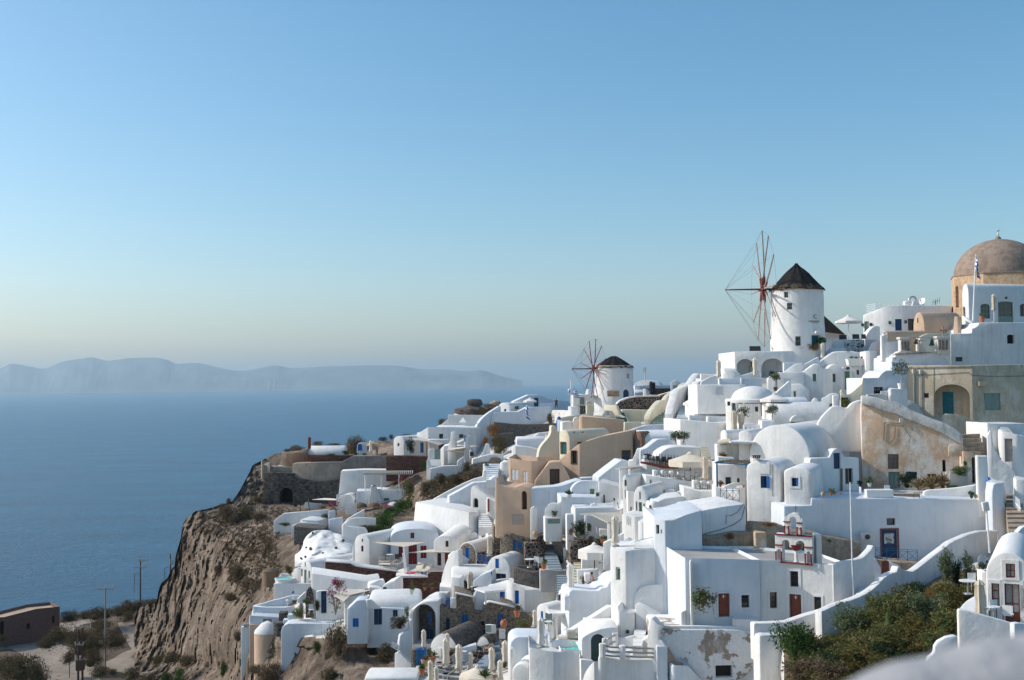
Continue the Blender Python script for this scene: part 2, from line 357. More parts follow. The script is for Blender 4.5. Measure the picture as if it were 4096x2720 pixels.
def opening(t,x0,y0,x1,y1,kind='win',mat='blue',face=0,arch=0,dep=.22,trim=0,cols=2,rows=2,host=None,lab=None,glass='glass',name=None,tmat='white',cross=False):
 """cut an opening in the last wall of t and fit a window / door / shutter / back panel (dark ones paint interior shade)"""
 host=host or t.last
 if host.name in o_rng:
  X=px((x0+x1)/2,y0)[0];rg=o_rng[host.name];face=min(range(len(rg)),key=lambda i:max(0,rg[i][0]-X,X-rg[i][1]))
 pl=o_planes[host.name][face];xm,ym=(x0+x1)/2,(y0+y1)/2
 ua,ub=pl.u(pl.hit(x0,ym)),pl.u(pl.hit(x1,ym));ztop=pl.hit(xm,y0).z;zbot=pl.hit(xm,y1).z
 w_,h_=abs(ub-ua),ztop-zbot;O=pl.p+pl.d*((ua+ub)/2);O.z=zbot
 sh=shape(w_,h_,arch);bm=newbm();extr(bm,sh,O,pl,.4,-dep);cutter(host,fin(bm))
 par=t;OPL.append((host.name,O+Vec((0,0,h_/2)),pl.n.copy(),dep,(t.r.get('label')if t else '')))
 if trim:
  bm=newbm();tr=abs(trim);so_=[(u*(1+2*tr/w_),z if z<=.001 else z+tr*(z/h_))for u,z in shape(w_,h_,arch)]
  if kind!='door':so_=[(u,z if z>.001 else z-tr)for u,z in so_]
  n=len(sh);a=[bm.verts.new(O+pl.d*u+Vec((0,0,z))+pl.n*.05)for u,z in sh];b=[bm.verts.new(O+pl.d*u+Vec((0,0,z))+pl.n*.05)for u,z in so_]
  c=[bm.verts.new(O+pl.d*u+Vec((0,0,z))-pl.n*.02)for u,z in sh];e=[bm.verts.new(O+pl.d*u+Vec((0,0,z))-pl.n*.02)for u,z in so_]
  for i in range(n):
   j=(i+1)%n
   bm.faces.new((a[i],a[j],b[j],b[i]));bm.faces.new((c[i],e[i],e[j],c[j]));bm.faces.new((b[i],b[j],e[j],e[i]));bm.faces.new((a[i],c[i],c[j],a[j]))
  put(t,'window_surround' if kind!='door' else 'door_surround',fin(bm),tmat)
 fr=.055 if w_<1 else.07;d1,d2=-dep+.09,-dep+.03
 nm=name or{'win':'window','shut':'shutter','door':'door','void':'opening','gdoor':'door'}[kind]
 if kind=='void':
  bm=newbm();extr(bm,sh,O,pl,-dep+.012,-dep-.02);return put(t,nm,fin(bm),mat)  # back panel; the dark ones stand in for shade inside the hole
 bm=newbm()
 if kind in('win','gdoor'):
  inner=shape(w_-2*fr,h_-2*fr,arch);inner=[(u,z+fr)for u,z in inner];n=len(sh)
  for q0,q1 in((d1,d2),):
   a=[bm.verts.new(O+pl.d*u+Vec((0,0,z))+pl.n*q0)for u,z in sh];b=[bm.verts.new(O+pl.d*u+Vec((0,0,z))+pl.n*q0)for u,z in inner]
   c=[bm.verts.new(O+pl.d*u+Vec((0,0,z))+pl.n*q1)for u,z in inner]
   for i in range(n):
    j=(i+1)%n;bm.faces.new((a[i],a[j],b[j],b[i]));bm.faces.new((b[i],b[j],c[j],c[i]))
  for i in range(1,cols):u=-w_/2+w_*i/cols;extr(bm,rect(u-fr*.4,u+fr*.4,fr,h_-fr*(1+arch)),O,pl,d1-.005,d2)
  for i in range(1,rows):z=h_*i/rows;extr(bm,rect(-w_/2+fr,w_/2-fr,z-fr*.35,z+fr*.35),O,pl,d1-.012,d2)
  if kind=='gdoor':extr(bm,rect(-w_/2+fr,w_/2-fr,fr,h_*.3),O,pl,d1-.02,d2)
  o=put(t,nm,fin(bm),mat)
  bm=newbm();extr(bm,sh,O,pl,d2-.004,-dep-.015);put(t,'pane',fin(bm),glass,parent=o)
 else:
  n=max(2,cols);lv=n if kind=='shut' else max(1,cols)
  if arch:extr(bm,sh,O,pl,d1-.03,d2)
  else:
   for i in range(lv):
    a_,b_=-w_/2+w_*i/lv+.012,-w_/2+w_*(i+1)/lv-.012
    extr(bm,rect(a_,b_,.01,h_-.01),O,pl,d1-.02,d2)
    m_=(b_-a_)*.16
    for q in range(rows):
     za,zc=h_*(q+.09)/rows,h_*(q+.91)/rows
     extr(bm,rect(a_+m_,b_-m_,za,zc),O,pl,d1+.005,d1-.03)
  o=put(t,nm,fin(bm),mat)
  if kind=='door':
   bm=newbm();extr(bm,rect(w_*.32,w_*.32+.05,h_*.45,h_*.45+.14),O,pl,d1+.05,d1);put(t,'handle',fin(bm),'metal_dark',parent=o)
   if cross:
    bm=newbm();extr(bm,rect(-.035,.035,h_*.79,h_*.92),O,pl,d1+.02,d1);extr(bm,rect(-.10,.10,h_*.86,h_*.88),O,pl,d1+.022,d1);put(t,'painted_cross',fin(bm),'paint_white',parent=o)
 if lab:o['label']=lab
 return o
def tube(bm,pts,r,seg=6,r2=None,mi=0):
 r2=r if r2 is None else r2;rings=[]
 for i,p in enumerate(pts):
  d=(pts[min(i+1,len(pts)-1)]-pts[max(i-1,0)]).normalized();a=d.orthogonal().normalized();b=d.cross(a);rr=r+(r2-r)*i/max(1,len(pts)-1)
  rings.append([bm.verts.new(p+(a*cos(2*pi*j/seg)+b*sin(2*pi*j/seg))*rr)for j in range(seg)])
  if i and(rings[-1][0].co-p).dot(rings[-2][0].co-pts[i-1])<0 and False:pass
 for i in range(1,len(rings)):
  a0=rings[i-1][0].co-pts[i-1];best=max(range(seg),key=lambda j:(rings[i][j].co-pts[i]).normalized().dot(a0 .normalized()));rings[i]=rings[i][best:]+rings[i][:best]
  s1=(rings[i-1][1].co-pts[i-1]);s2=rings[i][1].co-pts[i]
  if s1 .dot(s2)<0:rings[i]=[rings[i][0]]+rings[i][:0:-1]
 for i in range(len(rings)-1):
  for j in range(seg):
   f=bm.faces.new((rings[i][j],rings[i][(j+1)%seg],rings[i+1][(j+1)%seg],rings[i+1][j]));f.material_index=mi
 for rr in(rings[0],rings[-1]):
  f=bm.faces.new(rr);f.material_index=mi
def lathe(bm,prof,c,seg=24,sx=1,sy=1,rot=0,flute=0,fn=8,mi=0):
 rings=[]
 for r,z in prof:
  if r<1e-4:rings.append([bm.verts.new(c+Vec((0,0,z)))]);continue
  ring=[]
  for j in range(seg):
   a=2*pi*j/seg+rot;rr=r*(1+flute*cos(fn*a));ring.append(bm.verts.new(c+Vec((rr*cos(a)*sx,rr*sin(a)*sy,z))))
  rings.append(ring)
 for i in range(len(rings)-1):
  a,b=rings[i],rings[i+1]
  for j in range(seg):
   k=(j+1)%seg
   if len(a)==1 and len(b)==1:continue
   if len(a)==1:f=bm.faces.new((a[0],b[j],b[k]))
   elif len(b)==1:f=bm.faces.new((a[j],a[k],b[0]))
   else:f=bm.faces.new((a[j],a[k],b[k],b[j]))
   f.material_index=mi
 if len(rings[0])>1:bm.faces.new(rings[0][::-1]).material_index=mi
 if len(rings[-1])>1:bm.faces.new(rings[-1]).material_index=mi
def cube(bm,c,sx,sy,sz,rz=0,mi=0):
 m=Matrix.Translation(c+Vec((0,0,sz/2)))@Matrix.Rotation(rz,4,'Z')@Matrix.Diagonal((sx,sy,sz,1))
 v=bmesh.ops.create_cube(bm,size=1,matrix=m)['verts']
 for f in{f for x in v for f in x.link_faces}:f.material_index=mi
def copy_tree(o,parent=None,**kw):
 c=o.copy();COL.objects.link(c)
 if parent is not None:c.parent=parent
 for ch in list(o.children):copy_tree(ch,c)
 return c
def stairs(t,a,b,c,d,n,mat='white',name='steps',down=.8):
 """flight from bottom edge a-b to top edge d-c, each (x,y,D)"""
 A,B,C_,D_=(at(*p)for p in(a,b,c,d));bm=newbm();zb=min(A.z,B.z)-down
 for i in range(n):
  f0,f1=i/n,(i+1)/n;z=A.z+(D_.z-A.z)*(i+1)/n
  q=[A.lerp(D_,f0),B.lerp(C_,f0),B.lerp(C_,f1),A.lerp(D_,f1)]
  s=newbm();prism(s,[Vec((p.x,p.y,z))for p in q],zb-.002*i)
  me=bpy.data.meshes.new('x');s.to_mesh(me);s.free();bm.from_mesh(me);bpy.data.meshes.remove(me)
 return put(t,name,bm,mat,smooth=0)
def solid(t,pts,thick,mat,name,down=True):
 """flat sheet (canopy, roof slab) through world points with thickness"""
 bm=newbm();a=[bm.verts.new(p)for p in pts];b=[bm.verts.new(p-Vec((0,0,thick)))for p in pts];n=len(pts)
 bm.faces.new(a);bm.faces.new(b[::-1])
 for i in range(n):bm.faces.new((a[i],b[i],b[(i+1)%n],a[(i+1)%n]))
 return put(t,name,fin(bm),mat,smooth=0)
def post(bm,x,y0,y1,D,r=.05,seg=6):
 a=at(x,y0,D);b=at(x,y1,D);tube(bm,[Vec((b.x,b.y,b.z)),Vec((b.x,b.y,a.z))],r,seg)
def barrel(t,D0,ang,xl,xr,ys,ya,W,yb,mat='white',name='vaulted_roof',bev=.12,down=1.5,k=2.0,gr=1,seg=14,half=0):
 """barrel vault seen from its long side: front wall line xl..xr, springing ys, crown ya, W metres deep"""
 A=at(xl,ys,D0);d=Vec((cos(rad(ang)),sin(rad(ang)),0));pl=Plane(A,A+d);Bp=pl.hit(xr,ys);L=(Vec((Bp.x-A.x,Bp.y-A.y,0))).length
 dm=D0+W*.35;h=at(xl,ya,dm).z-A.z;zb=min(pl.hit(xl,yb).z,pl.hit(xr,yb).z)-down
 if gr:ground(xl,yb,A.y);ground(xr,yb,Bp.y)
 prof=[(0,zb)]+[(W/2-W/2*math.copysign(abs(cos(pi*i/seg))**(2/k),cos(pi*i/seg)),A.z+h*abs(sin(pi*i/seg))**(2/k))for i in range(seg+1)]+[(W,zb)]
 bm=newbm();A2=Vec((A.x,A.y,0));bk=-pl.n
 a=[bm.verts.new(A2+bk*u+Vec((0,0,z)))for u,z in prof];b=[bm.verts.new(A2+d*L+bk*u+Vec((0,0,z)))for u,z in prof];n=len(prof)
 bm.faces.new(a);bm.faces.new(b[::-1])
 for i in range(n):bm.faces.new((a[i],b[i],b[(i+1)%n],a[(i+1)%n]))
 fin(bm);bevel(bm,bev,2,minang=40);o=put(t,name,bm,mat);o_planes[o.name]=[pl,Plane(A2+d*L,A2+d*L+bk),Plane(A2+bk*W,A2)]
 if t:t.planes=o_planes[o.name];t.last=o
 return o
def Dz(x,y,z):r=ray(x,y);return(z-H0)/r.z
T,B,SL,V,OP=Thing,box,slab,vault,opening
def H(name,label,cat='house',group=None):return Thing(name,label,cat,group)
S('B');t=H('domed_church','old church with a bare brown plaster dome on an eight-sided stone drum','church')
c0=at(2010,740,150);R_=640/3.372*150/FPX;zt=at(1970,715,144.5).z
ring=[Vec((c0 .x+R_*cos(rad(93.5+180+45*i)),c0 .y+R_*sin(rad(93.5+180+45*i)),zt))for i in range(8)]
bm=newbm();prism(bm,ring,zt-11);bevel(bm,.05);drum=put(t,'drum',bm,'drumstone')
o_planes[drum.name]=[Plane(ring[i],ring[(i+1)%8])for i in range(8)]
pl_=[(abs((p.n).dot(Vec((-.98,-.2,0)))),i)for i,p in enumerate(o_planes[drum.name])]
fl=min(range(8),key=lambda i:abs(o_planes[drum.name][i].hit(1445,1000).x-(c0 .x-R_*.88))if o_planes[drum.name][i].n.y<-.05 and o_planes[drum.name][i].n.x<-.5 else 99)
OP(t,1424,890,1466,1180,'void','drumstone',host=drum,face=fl,arch=1,dep=.35)
bm=newbm();lathe(bm,[(R_*1.012,-.14),(R_*1.02,.0),(R_*.9,.10)],Vec((c0 .x,c0 .y,zt+.14)),8,rot=rad(93.5));put(t,'drum_cornice',bm,'ruin')
Rd=575/3.372*150/FPX;hd=zof(2010,262,150)-zt-.1;bm=newbm()
lathe(bm,[(Rd*cos(a*pi/40),.1+hd*sin(a*pi/40))for a in range(0,20)]+[(0,.1+hd)],Vec((c0 .x,c0 .y,zt)),48);put(t,'dome',bm,'dome',smooth=60)
bm=newbm();tip=Vec((c0 .x,c0 .y,zt+hd));lathe(bm,[(.48,-.1),(.42,.15),(.34,.38),(.2,.52),(0,.58)],tip,16);put(t,'lantern_cap',bm,'dome')
bm=newbm();tube(bm,[tip+Vec((0,0,.5)),tip+Vec((0,0,1.7))],.07);tube(bm,[tip+Vec((-.25,0,1.3)),tip+Vec((.25,0,1.3))],.06);lathe(bm,[(0,0),(.15,.12),(.15,.3),(0,.42)],tip+Vec((0,0,.6)),10);put(t,'roof_cross',bm,'white')
t=H('vaulted_house','white barrel-vaulted house with grey double door in front of the brown dome')
v=V(t,139,-74,1505,1598,1015,858,16,1420,bev=.2,gr=0)
OP(t,1522,1165,1558,1400,'void','glass',arch=1,face=0,dep=.3)
OP(t,1760,1128,1895,1330,'win','greygreen',face=1,arch=.5,cols=3,rows=3,glass='glass')
OP(t,1998,1098,2205,1385,'gdoor','greygreen',face=1,arch=.15,cols=2,rows=2,glass='glass')
OP(t,2292,1128,2420,1300,'win','brown',face=1,arch=.5,cols=3,rows=2)
p_=o_planes[v.name][1];bm=newbm();lathe(bm,[(0,0),(.16,0),(.16,.05),(0,.05)],Vec((0,0,0)),14)
q_=p_.hit(2103,1050);bm.transform(Matrix.Translation(q_+p_.n*.02)@Matrix.Rotation(rad(90),4,'X'));put(t,'wall_plaque',bm,'bronze')
S('E');t=H('terrace_wall','tall shaded grey-white terrace wall with a stepped top and one small dark window','wall')
SL(t,122,3,[(1350,285),(1640,278),(1644,215),(1690,202),(1732,168),(1738,135),(2460,133)],740,12,'white_old',bev=.1,gr=1)
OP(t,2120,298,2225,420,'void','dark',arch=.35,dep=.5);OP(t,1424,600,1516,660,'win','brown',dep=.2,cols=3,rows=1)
t=H('stepped_pier','sunlit white pier at the foot of the flagpole beside the grey terrace wall','wall')
B(t,127,[(1502,20),-60,(1640,130),10,(1712,135)],290,back=None,gr=0,bev=.15)
t=H('vaulted_chapel','pale brown barrel-vaulted chapel with a tiny slit window in its rounded gable')
V(t,129,-69,847,1003,215,-8,5.6,420,'tan',bev=.2,gr=0);OP(t,906,75,922,140,'void','dark',face=0,dep=.3)
t=H('low_vault','low pale brown vault joined below the larger brown chapel')
V(t,125,-69,445,505,320,247,6.2,520,'tan',bev=.15,gr=0)
t=H('buttress','small sloping brown buttress between the brown chapel and the flagpole house','wall')
B(t,125,[(1392,265),-40,(1418,60),-40,(1452,52),14,(1502,60)],300,back=2,mat='tan',gr=0)
t=H('curved_wall','curved cream wall rising behind the two hanging bells','wall')
SL(t,121,2,[(900,350),(950,325),(1000,298),(1040,285),(1352,276)],560,.4,'cream',gr=0)
t=H('stone_cross','small weathered stone cross on the curved wall above the bells','cross')
bm=newbm();q=at(1255,315,120.7);tube(bm,[q,q+Vec((0,0,.95))],.07);tube(bm,[q+Vec((-.3,0,.62)),q+Vec((.3,0,.62))],.07)
for dx,dz in((0,.98),(-.33,.62),(.33,.62)):cube(bm,q+Vec((dx,0,dz-.07)),.16,.14,.14)
put(t,'cross_body',bm,'ruin')
t=H('chimney_wall','tall sunlit white pier wall with a rounded shoulder left of the bells','wall')
B(t,119.5,[(400,455),-50,(420,435),-50,(474,430),-50,(480,398),-30,(498,392),8,(640,390)],880,back=1.6,gr=1,bev=.12)
B(t,119,[(415,318),-40,(430,312),10,(500,316)],470,back=1.2,gr=0);bm=newbm();lathe(bm,[(.32,0),(.32,.1),(.16,.16),(.16,.34),(.3,.4),(.1,.5),(0,.5)],at(458,318,119.6),12);put(t,'chimney_pot',bm,'white_old')
t=H('bell_wall','weathered grey and brown bell wall with three columned piers','bell tower')
for(a,b_,y0,nm)in((680,815,333,'pier'),(1178,1340,322,'pier')):
 SL(t,117.3,4,[(a,y0),(b_,y0)],530,.7,'coping',nm,gr=0,down=.3,bev=.04)
 for i in range(3):
  xx=a+(b_-a)*(.14+.3*i);SL(t,117.2,4,[(xx,y0+50),(xx+(b_-a)*.14,y0+50)],505,.1,'stone_brown','pier_panel',gr=0,down=.0,bev=0)
 SL(t,117.1,4,[(a-8,y0-2),(b_+4,y0-2)],y0+26,.9,'coping','pier_cap',gr=0,down=0,bev=.03)
SL(t,117.3,4,[(958,350),(1028,350)],530,.6,'coping','pier',gr=0,down=.3,bev=.04);SL(t,117.1,4,[(942,346),(1040,346)],372,.8,'coping','pier_cap',gr=0,down=0,bev=.03)
SL(t,117.0,4,[(612,568),(655,535),(690,518),(1345,520)],548,1.2,'coping','sill',gr=0,down=0,bev=.03)
bm=newbm();tube(bm,[at(800,336,117.6),at(1190,344,117.7)],.06);put(t,'bell_beam',bm,'wood_grey')
def bell(x,y0,y1,D,lab,mat='bronze'):
 t=H('bell',lab,'bell','bronze church bells');top=at(x,y0,D);h=top.z-at(x,y1,D).z;r=h*.42;bm=newbm()
 lathe(bm,[(r,0),(r*.92,.04*h),(r*.68,.22*h),(r*.5,.5*h),(r*.44,.72*h),(r*.28,.86*h),(0,.9*h)],top-Vec((0,0,h)),18);put(t,'bell_body',bm,mat)
 bm=newbm();tube(bm,[top-Vec((0,0,h*.12)),top],.035*h);cube(bm,top-Vec((0,0,.02)),.16*h,.1*h,.12*h);put(t,'yoke',bm,'metal_dark')
 bm=newbm();tube(bm,[top-Vec((0,0,h*.8)),top-Vec((0,0,h*1.1))],.02*h);lathe(bm,[(0,0),(.06*h,.05*h),(0,.1*h)],top-Vec((0,0,h*1.15)),8);put(t,'clapper',bm,'metal_dark')
bell(888,342,425,117.7,'smaller bronze bell hanging left of the middle pier of the weathered bell wall')
bell(1103,346,447,117.7,'larger bronze bell hanging right of the middle pier of the weathered bell wall')
t=H('white_wall','blue-grey shaded wall with a bricked-up arch below the weathered bell wall','wall')
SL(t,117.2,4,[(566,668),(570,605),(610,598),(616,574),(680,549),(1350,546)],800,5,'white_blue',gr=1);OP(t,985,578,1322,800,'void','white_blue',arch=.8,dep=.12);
S('B');t=H('flat_roof_house','white flat-roofed house left of the drum with rooftop duct and two blue doors')
B(t,152,[(175,1278),-38,(290,1263),-38,(345,1230),-35,(405,1190),-25,(480,1152),-14,(705,1150),12,(1372,1152)],1500,back=6,gr=0,bev=.12)
OP(t,193,1368,256,1560,'door','greygreen',face=0,cols=1,rows=2,dep=.3);OP(t,610,1335,700,1492,'door','blue_dark',face=4,cols=1,rows=2,dep=.3);OP(t,782,1330,880,1492,'void','glass',face=5,dep=.4)
for fx,fy,fc in((170,1415,0),(283,1410,0),(535,1385,4),(745,1375,5)):
 q=t.planes[fc].hit(fx,fy);bm=newbm();cube(bm,q+t.planes[fc].n*.12-Vec((0,0,.2)),.28,.22,.42);put(t,'wall_lamp',bm,'metal_dark')
t=H('roof_lattice','grey slatted screen box on the roof of the flat-roofed white house','screen');bm=newbm()
a,b=at(340,1230,155),at(700,1150,155)
for i in range(9):tube(bm,[Vec((a.x,a.y,a.z+.0+i*.13)),Vec((b.x,b.y+.5,a.z+.0+i*.13))],.03,4)
for i in range(7):p=a.lerp(b,i/6);tube(bm,[Vec((p.x,p.y,a.z-.6)),Vec((p.x,p.y,a.z+1.1))],.04,4)
for i in range(5):tube(bm,[Vec((a.x,a.y,a.z+i*.26)),Vec((a.x-.6,a.y+2,a.z+i*.26))],.03,4)
put(t,'slats',bm,'paint_white',smooth=0)
t=H('air_duct','silver bent air duct with a white unit on the flat roof','air duct');bm=newbm();c_=at(845,1085,153)
tube(bm,[c_+Vec((.5*cos(a_*pi/8),0,.5*sin(a_*pi/8)))for a_ in range(0,9)],.16,10);put(t,'pipe',bm,'metal')
bm=newbm();cube(bm,at(905,1150,153),1.4,1.0,.6);put(t,'casing',bm,'white_blue',smooth=0);bm=newbm();cube(bm,at(775,1150,152.4),1.05,.9,.6);bevel(bm,.2);put(t,'vent_hood',bm,'white')
t=H('satellite_dish','white satellite dish beside the silver roof duct','dish')
def dish(t,c,r,nrm,mat='metal_white',pole=1.0):
 nrm=Vec(nrm).normalized();q=nrm.to_track_quat('Z','Y').to_matrix().to_4x4();bm=newbm()
 lathe(bm,[(0,0),(r*.4,r*.04),(r*.75,r*.14),(r,r*.25),(r,r*.29),(r*.73,r*.19),(r*.4,r*.09),(0,r*.05)],Vec((0,0,0)),28);bm.transform(Matrix.Translation(c)@q);put(t,'reflector',bm,mat)
 bm=newbm();f=c+nrm*r*.95;tube(bm,[c-Vec((0,0,r*.9))+nrm*r*.2,f],.02+r*.015);cube(bm,f-Vec((0,0,.06)),.1,.1,.14);put(t,'feed_arm',bm,'metal_dark')
 bm=newbm();tube(bm,[c-nrm*.05,c-nrm*.25,c-nrm*.25-Vec((0,0,pole))],.035);put(t,'mast',bm,'metal')
dish(t,at(980,1100,152),.5,(-.75,-.5,.35),pole=.5)
t=H('roof_aerial','thin metal television aerial on the long flat white roof','aerial');bm=newbm();c_=at(1155,1145,152)
tube(bm,[c_,c_+Vec((0,0,.7))],.03);tube(bm,[c_+Vec((-.4,0,.35)),c_+Vec((.5,0,.6))],.03)
for i in range(4):x_=-.4+i*.3;tube(bm,[c_+Vec((x_,0,.35+(x_+.4)*.27-.4)),c_+Vec((x_+.1,0,.35+(x_+.4)*.27+.4))],.025,4)
put(t,'antenna_rods',bm,'metal_dark')
t=H('curved_buttress','smooth curved white stair parapet below the flat-roofed house','wall')
SL(t,143,6,[(205,1600),(235,1530),(290,1462),(345,1430),(405,1438)],1640,1.2,'white',sm=4,gr=0)
S('E');t=H('old_house','weathered olive-brown plaster house with an arched porch and turquoise door')
b1=B(t,112,[(775,716),-26,(1645,712),18,(2480,700)],1500,back=8,mat='khaki',gr=1,bev=.06)
vo=OP(t,1134,968,1616,1500,'void','khaki',face=0,arch=.72,dep=1.5,name='porch_wall');pb=o_planes[b1 .name][0]
o_planes[vo.name]=[Plane(pb.p-pb.n*1.49,pb.p-pb.n*1.49+pb.d)]
OP(t,1250,1068,1400,1500,'door','teal_bright',host=vo,dep=.05,cols=1,rows=3,name='turquoise_door');OP(t,1285,1105,1385,1235,'void','dark',host=vo,dep=.0,name='door_glass')
OP(t,998,1088,1062,1152,'void','brown',host=b1,face=0,dep=.25);OP(t,1812,1088,2030,1316,'shut','greygreen',host=b1,face=1,dep=.18,cols=2,rows=5)
for a_,b_,y_,f_ in((785,1640,700,0),):
 SL(t,111.9,-26,[(775,712),(1648,708)],735,.3,'khaki','cornice',gr=0,down=0,bev=.03)
bm=newbm();P_=o_planes[b1 .name][0]
for x_,y0_,y1_,r_ in((866,790,1310,.07),(955,800,1362,.045)):tube(bm,[P_.hit(x_,y0_)+P_.n*.08,P_.hit(x_,y1_)+P_.n*.08],r_)
put(t,'drain_pipe',bm,'metal');bm=newbm()
for x_,y_ in((862,800),(957,810)):cube(bm,P_.hit(x_,y_+20)+P_.n*.1,.26,.2,.42)
put(t,'meter_box',bm,'ac_white',smooth=0);bm=newbm()
tube(bm,[P_.hit(890,845)+P_.n*.04,P_.hit(1200,828)+P_.n*.04,P_.hit(1600,806)+P_.n*.04,P_.hit(1645,850)+P_.n*.04],.02,4);P2=o_planes[b1 .name][1]
tube(bm,[P2 .hit(1650,850)+P2 .n*.04,P2 .hit(2000,862)+P2 .n*.04,P2 .hit(2400,856)+P2 .n*.04],.02,4);tube(bm,[P_.hit(1132,720)+P_.n*.02,P_.hit(1132,1420)+P_.n*.02],.015,4);put(t,'cable',bm,'metal_dark')
bm=newbm();cube(bm,P2 .hit(1755,990)+P2 .n*.25,.75,.5,.45);put(t,'drain_spout',bm,'khaki',smooth=0)
S('F');t=H('gate_wall','low olive-brown yard wall in front of the arched porch','wall')
SL(t,104,6,[(1268,135),(1272,50),(1300,18),(1452,22),(1500,45),(1600,66),(1625,105),(1862,132)],(330,430),.5,'khaki',down=1.5)
t=H('retaining_wall','tall retaining wall of flaking orange plaster with a whitewashed slanting coping','wall')
ow=SL(t,97.3,-15,[(148,-120),(420,-50),(800,90),(1100,200),(1440,395),(1532,440)],1010,3,'orange',bev=.05)
OP(t,512,562,658,762,'win','brown',cols=2,rows=3,dep=.2);OP(t,520,800,672,1030,'door','greygreen',cols=2,rows=1,dep=.3);OP(t,760,798,905,900,'win','teal',dep=.15);OP(t,1246,642,1292,800,'void','dark',dep=.5);OP(t,1045,828,1165,1000,'door','brown',dep=.3)
SL(t,97.05,-15,[(150,-231),(330,-209),(500,-159),(640,-135),(800,-49),(1100,81),(1280,140),(1400,205),(1470,260),(1505,300),(1530,440)],None,1.1,'coping','coping',sm=0,gr=0,bev=.15,bot=[(1480,425),(1380,365),(1240,285),(1100,218),(950,160),(780,95),(620,20),(440,-20),(300,-80),(150,-110)])
SL(t,94.6,-15,[(1325,590),(1326,460),(1345,430),(1420,424),(1525,440)],592,.15,'orange','patch_panel',gr=0,down=0,bev=.03)
p_=o_planes[ow.name][0];bm=newbm();cc=lambda L,r:tube(bm,[p_.hit(*q)+p_.n*.04 for q in L],r,4)
cc([(455,380),(465,135),(690,150)],.025);cc([(700,160),(815,330),(798,395)],.018);cc([(610,190),(600,350),(520,430)],.018);put(t,'cable',bm,'metal_dark')
bm=newbm();cube(bm,p_.hit(690,130)+p_.n*.1,.3,.2,.35);put(t,'meter_box',bm,'ac_white',smooth=0)
t=H('orange_pier','orange plaster pier with a narrow arched doorway beside the stone steps','wall')
SL(t,94,-6,[(1528,560),(1532,528),(1640,542),(1672,562),(1692,600)],1010,1.2,'orange',sm=3);OP(t,1646,604,1690,950,'void','brown',arch=1,dep=.4)
S('W');t=H('stone_steps','grey stone steps climbing between the orange wall and the olive yard wall','stairs')
stairs(t,(372,420,94),(585,420,95),(520,230,99),(360,210,98),5,'ruin')
S('W');t=H('white_house','white house at the right edge with a tall plank door above the steps')
B(t,98,[(600,100),4,(730,108),4,(975,104)],640,back=4,gr=1);B(t,94.5,[(727,185),-32,(760,170),-32,(830,178),-30,(892,222),14,(985,240)],700,back=4,bev=.15);OP(t,768,252,845,476,'door','wood_grey',face=1,cols=1,rows=1,dep=.35)
SL(t,93.6,-20,[(600,230),(622,180),(640,190),(655,300),(668,350),(700,385),(720,440),(760,480),(860,565),(880,640)],820,.8,'white_old',sm=2)
t=H('pier_block','rounded white gate pier with a fan grille near the right edge of the steps','wall')
B(t,86,[(868,650),-30,(885,640),-10,(985,645)],870,back=2,bev=.12)
bm=newbm();c_=at(890,825,85.7)
for i in range(6):tube(bm,[c_+Vec((.08*i,0,0)),c_+Vec((.08*i,0,.35+.15*sin(pi*i/5)))],.02,4)
put(t,'gate_grille',bm,'paint_white')
t=H('stone_steps','long flight of worn dark stone steps at the right edge beside the flared white wall','stairs')
stairs(t,(810,1170,76),(985,1150,76),(930,790,90),(765,790,90),9,'ruin')
t=H('stair_fence','short white picket railing beside the dark stone steps','fence');bm=newbm()
for i in range(8):a=at(855+i*9,900+i*8,85-.3*i);tube(bm,[a-Vec((0,0,.3)),a+Vec((0,0,.9))],.04,4)
a,b=at(850,850,85),at(925,930,82.6);tube(bm,[a,b],.04);put(t,'pickets',bm,'paint_white')
S('G');t=H('great_vault_house','large white barrel-vaulted house with a broad smooth rounded gable')
gv=V(t,96,-33,1005,1815,600,168,12.2,1200,k=2.15,seg=28,bev=.12,gr=1)
V(t,90.3,-28,955,1400,760,648,5.2,1478,'white_old','side_vault',bev=.22,gr=1)
OP(t,1154,856,1272,1020,'void','blue_dark',face=0,dep=.3,name='window');bm=newbm();pf=t.planes[0];q=pf.hit(1240,1018);w1=(pf.hit(1272,1018)-q).length
extr(bm,rect(0,w1,.0,pf.hit(1240,858).z-pf.hit(1240,1018).z),q,pf,.10,.03);put(t,'shutter',fin(bm),'blue',smooth=0);bm=newbm();q=pf.hit(1158,1018);extr(bm,rect(0,w1*1.3,.0,pf.hit(1240,858).z-pf.hit(1240,1018).z),q,pf,-.1,-.16);put(t,'shutter',fin(bm),'blue_dark',smooth=0)
V(t,87.6,-25,1462,1842,812,738,5.4,1262,'white_old','bath_vault',bev=.25,gr=0)
OP(t,1574,880,1664,996,'void','blue_dark',face=0,dep=.3,name='window',trim=.16);pf=t.planes[0];bm=newbm();q=pf.hit(1628,994);w1=(pf.hit(1664,994)-q).length;extr(bm,rect(0,w1,0,(pf.hit(1628,882).z-q.z)),q,pf,-.06,-.12);put(t,'shutter',fin(bm),'blue',smooth=0)
SL(t,92.2,20,[(1820,650),(1832,618),(2080,608),(2096,580),(2130,520),(2160,495),(2195,484),(2232,505),(2262,555),(2285,600),(2480,612)],1200,.9,'white','porch_wall',gr=0)
OP(t,2140,546,2232,760,'door','blue_dark',dep=.25,cols=1,rows=2);OP(t,2295,752,2400,962,'win','brown',dep=.3,cols=2,rows=2)
bm=newbm();p_=t.planes[0];tube(bm,[p_.hit(2237,755)+p_.n*.1,p_.hit(2238,1110)+p_.n*.1],.09,6);put(t,'drain_pipe',bm,'wood')
